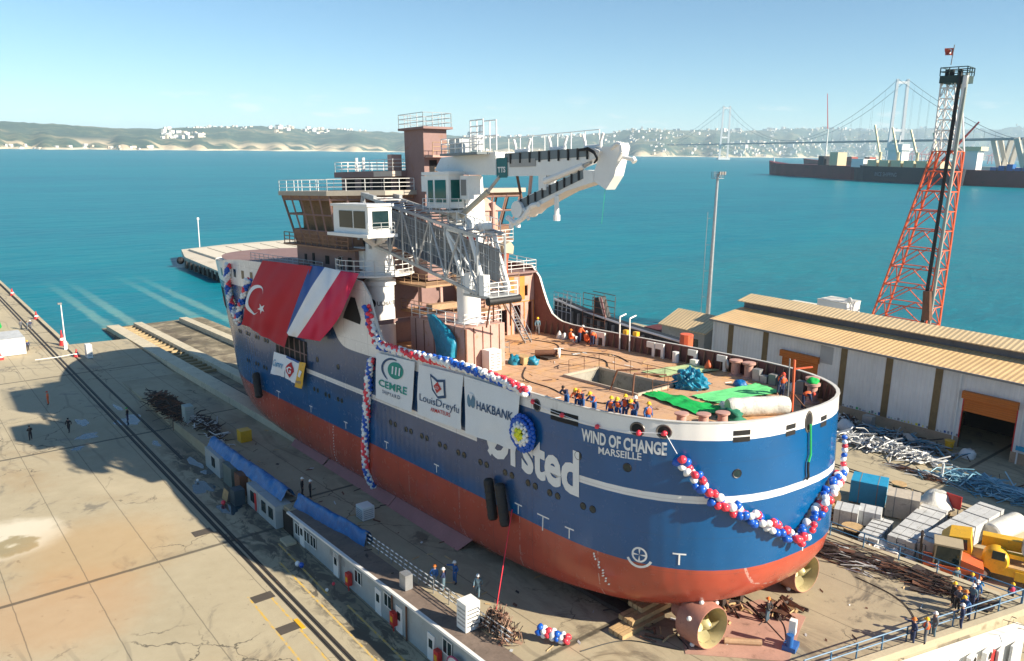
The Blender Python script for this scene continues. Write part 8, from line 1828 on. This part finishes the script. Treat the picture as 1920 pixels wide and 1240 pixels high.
def pose(kind):
    J = dict(pel=(0, 0, .96), sp=(0, .01, 1.16), ch=(0, .01, 1.38), nk=(0, .02, 1.52), hd=(0, .035, 1.66), ht=(0, .02, 1.74))
    sh, el, wr, hip, kn, an, to = .19, (.27, -.03, 1.15), (.27, .10, .92), .10, (.11, .03, .51), (.12, -.02, .09), (.14, .15, .04)
    P = {}
    for s_ in (-1, 1): P[s_] = dict(sh=(s_ * sh, 0, 1.42), el=(s_ * el[0], el[1], el[2]), wr=(s_ * wr[0], wr[1], wr[2]), hip=(s_ * hip, 0, .93), kn=(s_ * kn[0], kn[1], kn[2]), an=(s_ * an[0], an[1], an[2]), to=(s_ * to[0], to[1], to[2]))
    if kind == 'walk':
        P[-1].update(kn=(-.1, .2, .54), an=(-.1, .28, .12), to=(-.1, .46, .08), el=(-.27, -.14, 1.17), wr=(-.26, -.12, .93)); P[1].update(kn=(.1, -.02, .52), an=(.1, -.32, .15), to=(.11, -.2, .03), el=(.27, .06, 1.16), wr=(.25, .26, 1.0))
    if kind == 'lean':       # leaning forward, hands on a rail in front
        J.update(sp=(0, .07, 1.15), ch=(0, .2, 1.33), nk=(0, .3, 1.44), hd=(0, .37, 1.56), ht=(0, .39, 1.64))
        for s_ in (-1, 1): P[s_].update(sh=(s_ * .19, .22, 1.36), el=(s_ * .3, .36, 1.14), wr=(s_ * .2, .56, 1.14))
    if kind == 'bend':       # bent at the hips, working low
        J.update(sp=(0, .12, 1.1), ch=(0, .34, 1.16), nk=(0, .47, 1.16), hd=(0, .58, 1.14), ht=(0, .64, 1.18))
        for s_ in (-1, 1): P[s_].update(sh=(s_ * .19, .38, 1.14), el=(s_ * .24, .44, .88), wr=(s_ * .18, .5, .66))
    if kind == 'point':
        P[1].update(el=(.38, .2, 1.38), wr=(.45, .44, 1.45)); P[-1].update(el=(-.3, -.05, 1.16), wr=(-.18, .12, 1.02))
    if kind == 'cross':
        for s_ in (-1, 1): P[s_].update(el=(s_ * .28, .06, 1.17), wr=(s_ * .08, .22, 1.2))
    if kind == 'back':
        for s_ in (-1, 1): P[s_].update(el=(s_ * .3, -.12, 1.16), wr=(s_ * .1, -.16, .98))
    if kind == 'sit':
        dz = -.46
        J = {k: (v[0], v[1], v[2] + dz) for k, v in J.items()}
        for s_ in (-1, 1): P[s_] = dict(sh=(s_ * .19, 0, 1.42 + dz), el=(s_ * .27, .08, 1.16 + dz), wr=(s_ * .17, .3, 1.08 + dz), hip=(s_ * .1, 0, .93 + dz), kn=(s_ * .14, .42, .55), an=(s_ * .14, .40, .1), to=(s_ * .15, .56, .04))
    return J, P
POSES = {}
def V3(t_): return Vector(t_)
def get_pose(kind):
    if kind in POSES: return POSES[kind]
    J, P = pose(kind); W = {}
    body = [[(J['pel'], .12), (J['sp'], .11), (J['ch'], .13), (J['nk'], .055), (J['hd'], (.085, .1)), (J['ht'], (.07, .08))]]
    jac = [[(J['pel'], .155), (J['sp'], .15), (J['ch'], .165), ((J['nk'][0], J['nk'][1], J['nk'][2] - .03), .07)]]
    tr = [[(J['sp'], .13), (J['pel'], .145)]]; bt = []; vst = [[((J['pel'][0], J['pel'][1], J['pel'][2] + .04), .19), (J['sp'], .2), (J['ch'], .225), ((J['nk'][0], J['nk'][1], J['nk'][2] - .03), .13)]]
    for s_ in (-1, 1):
        q = P[s_]; wr, el = V3(q['wr']), V3(q['el']); d = (wr - el).normalized(); palm = wr + d * .08; side = d.cross(Vector((0, 0, 1)) if abs(d.z) < .9 else Vector((0, 1, 0))).normalized(); cu = side.cross(d) * s_
        body.append([(J['ch'], .13), (q['sh'], .06), (q['el'], .042), (q['wr'], .028), (tuple(palm), (.036, .02))]); body.append([(J['pel'], .12), (q['hip'], .085), (q['kn'], .055), (q['an'], .038), (q['to'], .036)])
        for k, l in ((-1.5, .052), (-.5, .066), (.5, .07), (1.5, .06)):
            b0 = wr + d * .06 + side * k * .019; b1 = palm + d * .03 + side * k * .021; b2 = b1 + d * l * .6 + cu * .012; b3 = b2 + d * l * .4 + cu * .03; body.append([(tuple(b0), .009), (tuple(b1), .0095), (tuple(b2), .009), (tuple(b3), .008)])
        t0 = wr + d * .03 + side * s_ * .015; body.append([(tuple(t0), .010), (tuple(t0 + side * s_ * .035 + d * .03), .010), (tuple(t0 + side * s_ * .045 + d * .065), .009)])
        jac.append([(J['ch'], .165), (q['sh'], .085), (q['el'], .066), (q['wr'], .05)]); tr.append([(J['pel'], .145), (q['hip'], .11), (q['kn'], .085), ((q['an'][0], q['an'][1], q['an'][2] + .05), .068)])
        bt.append([((q['an'][0], q['an'][1], q['an'][2] + .12), .062), (q['an'], .06), (q['to'], .05)])
    # the boots reach the ground: lift if needed
    W['body'] = skinmesh('body', body, 1); W['jacket'] = skinmesh('jacket', jac, 1); W['trousers'] = skinmesh('trousers', tr, 1); W['vest'] = skinmesh('vest', vst, 1); W['boots'] = skinmesh('boots', bt, 1)
    hd = V3(J['hd']); ax = (V3(J['ht']) - V3(J['nk'])).normalized(); fwd_ = Vector((0, 1, 0)); fwd_ = (fwd_ - ax * fwd_.dot(ax)).normalized(); sd = fwd_.cross(ax)
    f = MB(); f.ball(hd + fwd_ * .1 - ax * .005, .018, 6, 5); f.ball(hd + sd * .088, .022, 6, 5, (.5, 1, 1.3)); f.ball(hd - sd * .088, .022, 6, 5, (.5, 1, 1.3)); W['features'] = f.v, f.f
    e = MB(); e.ball(hd + fwd_ * .088 + sd * .033 + ax * .02, .012, 6, 4); e.ball(hd + fwd_ * .088 - sd * .033 + ax * .02, .012, 6, 4); e.obox(hd + fwd_ * .092 - ax * .045, sd * .024, fwd_ * .006, ax * .005); W['eyes'] = e.v, e.f
    h = MB(); h.lathe(hd + ax * .045, [(.0, .135), (.05, .128), (.1, .09), (.122, .03), (.124, .0), (.15, -.008), (.152, -.016), (.12, -.014)], 20, ax); h.obox(hd + ax * .035 + fwd_ * .15, sd * .07, fwd_ * .04, ax * .008); W['helmet'] = h.v, h.f
    r_ = MB(); r_.lathe(hd + ax * .02, [(0, .112), (.06, .1), (.098, .05), (.108, 0), (.1, -.04), (.085, -.055)], 16, ax); W['hair'] = r_.v, r_.f
    for k in ('features', 'eyes', 'helmet', 'hair'):
        me = D.meshes.new(k); me.from_pydata(W[k][0], [], W[k][1]); me.polygons.foreach_set('use_smooth', [True] * len(me.polygons)); W[k] = me
    POSES[kind] = W; return W
CM = {}
def cmat(c, nm='cloth'):
    if c not in CM: CM[c] = paint('%s_%d' % (nm, len(CM)), c, .75, .18, scale=5, fine=20)
    return CM[c]
SKIN = (0.48, 0.27, 0.18); NAVYC = (0.02, 0.035, 0.10); BLU = (0.02, 0.10, 0.30); DRK = (0.015, 0.015, 0.02); ORG = (0.90, 0.15, 0.04); YEL = (0.85, 0.50, 0.02); WHT = (0.80, 0.80, 0.78); ORH = (0.80, 0.22, 0.04); RDH = (0.62, 0.06, 0.03); GRY = (0.12, 0.13, 0.15); GRJ = (0.10, 0.17, 0.22)
def person(x, y, z, facing, kind, label, jacket, trousers, helmet=None, vest=None, group=None, scale=1.0):
    W = get_pose(kind); o = D.objects.new('person', None); col.objects.link(o); o.empty_display_size = .3
    o.matrix_world = Matrix.Translation((x, y, z)) @ Matrix.Rotation(facing, 4, 'Z') @ Matrix.Scale(scale, 4); tag(o, label, 'person', group)
    def part(nm, me, c):
        m = cmat(c); p = D.objects.new(nm, me); col.objects.link(p); p.parent = o
        if not me.materials: me.materials.append(m)
        p.material_slots[0].link = 'OBJECT'; p.material_slots[0].material = m; return p
    b = part('body', W['body'], SKIN); b2 = part('face', W['features'], SKIN); b2.parent = b; part('eyes', W['eyes'], DRK).parent = b
    part('jacket', W['jacket'], jacket); part('trousers', W['trousers'], trousers); part('boots', W['boots'], DRK)
    if vest: part('life_vest', W['vest'], vest)
    part('helmet', W['helmet'], helmet) if helmet else part('hair', W['hair'], (0.02, 0.012, 0.01))
    return o
def gpx(px, py, z): p = on(px, py, 2, z); return p.x, p.y
def pslip(px, py):
    z = 3.0
    for _ in range(5): p = on(px, py, 2, z); z = slipz(p.y)
    return p.x, p.y, z
# yard, left
def py_(px, py, f, k, l, j, t_, h=None, v=None, g=None): x, y = gpx(px, py, 0); person(x, y, 0, f, k, l, j, t_, h, v, g)
def ps_(px, py, f, k, l, j, t_, h=None, v=None, g=None):
    x, y, z = pslip(px, py)
    if g == 'crowd at the front railing': y += .75; z = slipz(y)
    person(x, y, z, f, k, l, j, t_, h, v, g)
def pd_(x, y, f, k, l, j, t_, h=None, v=None, g=None, dz=0): q = dk(x, y); person(q.x, q.y, q.z + dz, f, k, l, j, t_, h, v, g)
G1 = 'people on the left yard'
py_(130, 811, 2.6, 'walk', 'person in black walking in the shade of the left yard', DRK, DRK, None, None, G1)
py_(58, 826, .3, 'cross', 'person in a black coat standing at the tip of the shadow, farthest left', DRK, DRK, None, None, G1)
py_(91, 759, 1.2, 'stand', 'person in full orange overalls at the edge of the lattice shadow', ORG, ORG, RDH, None, G1)
py_(240, 791, 1.0, 'stand', 'person in a dark jacket and green helmet beside the crane rail puddle', DRK, NAVYC, (.05, .4, .1), None, G1)
py_(40, 618, .5, 'stand', 'small person in grey on the quay, left one of three', GRY, GRY, None, None, G1); py_(52, 620, 1.5, 'stand', 'small person in grey on the quay, middle one of three', GRJ, GRY, None, None, G1); py_(58, 619, 3, 'walk', 'small person in dark blue on the quay, right one of three', NAVYC, GRY, WHT, None, G1)
py_(53, 659, .2, 'stand', 'small person with a yellow helmet right of the white container', NAVYC, DRK, YEL, None, G1)
G2 = 'workers on the slipway below the hull'
ps_(567, 930, -2.2, 'stand', 'person in dark clothes with a white helmet behind the near blue tarpaulin, left one', DRK, DRK, WHT, None, G2); ps_(582, 935, -2.0, 'stand', 'person in black with a white helmet behind the near blue tarpaulin, right one', DRK, DRK, WHT, None, G2)
ps_(815, 1103, -1.0, 'back', 'worker in blue with an orange-red helmet by the taped railing', BLU, GRJ, ORH, None, G2); ps_(832, 1109, .6, 'cross', 'worker in navy with a white helmet next to the orange-helmeted one', NAVYC, GRJ, WHT, None, G2)
ps_(853, 1095, 1.6, 'point', 'worker in blue with a white helmet, rearmost of the three by the railing', BLU, BLU, WHT, None, G2); ps_(896, 1121, 2.3, 'walk', 'worker in blue with a white helmet alone near the cable heap', GRJ, GRJ, WHT, None, G2)
ps_(1438, 1168, .1, 'back', 'worker in black with an orange helmet seen from behind between the propellers', DRK, GRJ, ORH, None, G2)
G3 = 'crowd at the front railing'
ps_(1733, 1218, .9, 'point', 'worker in dark blue with an orange helmet, leftmost of the three at the front railing', NAVYC, NAVYC, ORH, None, G3); ps_(1757, 1218, .3, 'cross', 'worker in an orange vest and yellow helmet, middle of the three at the front railing', GRY, GRY, YEL, ORG, G3); ps_(1773, 1206, .8, 'stand', 'worker in grey with a white helmet, right of the three at the front railing', GRY, GRJ, WHT, None, G3)
for px, py, f, k, l, j, t_, h in ((1808, 1146, .9, 'stand', 'person in black with a yellow helmet, left rear of the front crowd', DRK, DRK, YEL), (1816, 1156, 1.2, 'cross', 'person in grey with an orange helmet, left front of the front crowd', GRY, DRK, ORH), (1830, 1163, .6, 'stand', 'person in blue with an orange-red helmet in the centre of the front crowd', BLU, NAVYC, ORH), (1838, 1172, .8, 'lean', 'person in blue bending at the rail in the front crowd', BLU, NAVYC, YEL), (1843, 1150, 1.4, 'stand', 'person in blue-grey with a white helmet, right of the front crowd', GRJ, NAVYC, WHT), (1850, 1142, 1.8, 'stand', 'person in blue with a white helmet, farthest right of the front crowd', BLU, NAVYC, WHT), (1824, 1190, .5, 'stand', 'person in navy nearest the rail in the front crowd', NAVYC, NAVYC, WHT)):
    ps_(px, py, f, k, l, j, t_, h, None, G3)
G4 = 'workers beside the yellow mobile crane'
py_(1818, 1114, 2.0, 'stand', 'worker in blue with a yellow helmet by the mobile crane, left of two', BLU, BLU, YEL, None, G4); py_(1832, 1122, 1.4, 'back', 'worker in bright blue with an orange helmet by the mobile crane, right of two', (.02, .2, .5), BLU, ORH, None, G4); py_(1893, 1133, 2.4, 'stand', 'worker in a pink-red vest and yellow helmet at the far right', NAVYC, DRK, YEL, (.7, .05, .12), G4); py_(1790, 1102, 2.4, 'stand', 'worker in pale blue with a yellow helmet before the forklift', GRJ, GRJ, YEL, None, G4); py_(1752, 1086, 2.4, 'sit', 'worker with a white helmet sitting beside the forklift', GRY, GRY, WHT, None, G4)
# deck crowd at the port rail.  facing outboard is +pi/2
G5 = 'spectators in orange life vests at the port rail'
AF = math.pi / 2
for px, py, k, l, j, h, v, df in ((1047, 752, 'lean', 'bare-headed person in dark blue leaning at the rail, leftmost', NAVYC, None, None, 0), (1068, 757, 'lean', 'person in an orange vest leaning at the rail, second from the left', ORG, YEL, ORG, .3), (1077, 761, 'lean', 'person in an orange vest bending low over the rail, third from the left', NAVYC, ORH, ORG, .1), (1096, 765, 'lean', 'person in blue and orange with a yellow helmet, fourth from the left', BLU, YEL, ORG, -.2),
    (1131, 771, 'stand', 'person in blue with an orange vest, left end of the middle group', BLU, YEL, ORG, .4), (1147, 768, 'stand', 'person in an orange vest standing behind in the middle group', NAVYC, YEL, ORG, 0), (1149, 776, 'lean', 'person with an orange helmet at the front of the middle group', NAVYC, YEL, ORG, .2), (1167, 771, 'stand', 'tall person in navy without a vest and with a white helmet', NAVYC, WHT, None, -.5), (1178, 778, 'lean', 'person in an orange vest right of the one in navy', NAVYC, YEL, ORG, -.2), (1206, 781, 'stand', 'person in an orange vest and blue trousers, rightmost at the port rail', BLU, YEL, ORG, 1.0)):
    s_, h_ = hullhit(px, py + 6); p = arcpt(s_, 12.8, -.75); w = arcpt(s_, 12.8, 0) - p; a = math.atan2(w.y, w.x) - math.pi / 2 + df
    if l.find('behind') > 0 or 'tall' in l: p = arcpt(s_ , 12.8, -1.6)
    person(p.x, p.y, p.z + (.62 if 'lean' == k else .4), a, k, l, j, BLU, h, v, G5)
o = thing('staging', 'low timber staging planks along the inside of the port rail under the spectators', 'planks', dk(10, -8)); mb = MB()
for k in range(12): a0, a1 = arcpt(-13.2 - k * .62 - 0.02, 12.8, -1.25), arcpt(-13.2 - k * .62 - .6, 12.8, -1.25); mb.obox((a0 + a1) / 2 + uS * .28, (a1 - a0) / 2, uS * .1, (arcpt(-13.2 - k * .62, 12.8, -.4) - arcpt(-13.2 - k * .62, 12.8, -1.3)) * .45)
mb.build('plank', M_wood, o)
G6 = 'people on the working deck'
pd_(33.4, 8.3, 2.6, 'walk', 'worker in grey-blue with a yellow helmet walking by the aft doors', GRJ, GRY, YEL, None, G6)
pd_(35.9, 7.3, 0, 'stand', 'worker in navy standing in the dark aft doorway', NAVYC, NAVYC, None, None, G6)
for i, (x, y, k, l) in enumerate(((28.3, 8.0, 'sit', 'seated worker in orange by the starboard bulwark, leftmost'), (27.6, 8.5, 'lean', 'worker in orange with a white helmet bending by the starboard bulwark'), (26.6, 8.4, 'sit', 'seated worker in orange with a white helmet by the starboard bulwark, third'), (25.7, 8.3, 'bend', 'worker in orange crouching at the right end of the group at the starboard bulwark'))): pd_(x, y, -2.0 + i * .3, k, l, ORG, ORG if i % 2 == 0 else NAVYC, WHT if i else ORH, ORG, G6)
pd_(4.9, 6.3, 2.6, 'lean', 'worker in an orange vest beside the red post near the stern', ORG, NAVYC, RDH, ORG, G6); pd_(4.4, 5.8, 2.9, 'stand', 'worker in an orange-red vest left behind the red post', NAVYC, NAVYC, RDH, ORG, G6)
pd_(1.75, 4.1, -2.4, 'bend', 'bent worker in navy with an orange vest at the stern bollards', NAVYC, NAVYC, RDH, ORG, G6)

# ================================================================== AIR
t = NT('haze'); t.n.remove(t.b); v = t.n.new('ShaderNodeVolumePrincipled'); v.inputs['Color'].default_value = (0.72, 0.88, 1.0, 1); v.inputs['Density'].default_value = 5e-05; v.inputs['Anisotropy'].default_value = 0.0
t.l.new(v.outputs[0], t.n['Material Output'].inputs['Volume'])
hz = MB().box(-45000, 45000, -45000, 45000, -9, 720).build('haze', t.m, org=(0, 0, -9)); hz['kind'] = 'stuff'; hz['label'] = 'pale blue haze over the far shore'; hz['category'] = 'haze'
scene.cycles.volume_step_rate = 1; scene.cycles.volume_bounces = 1
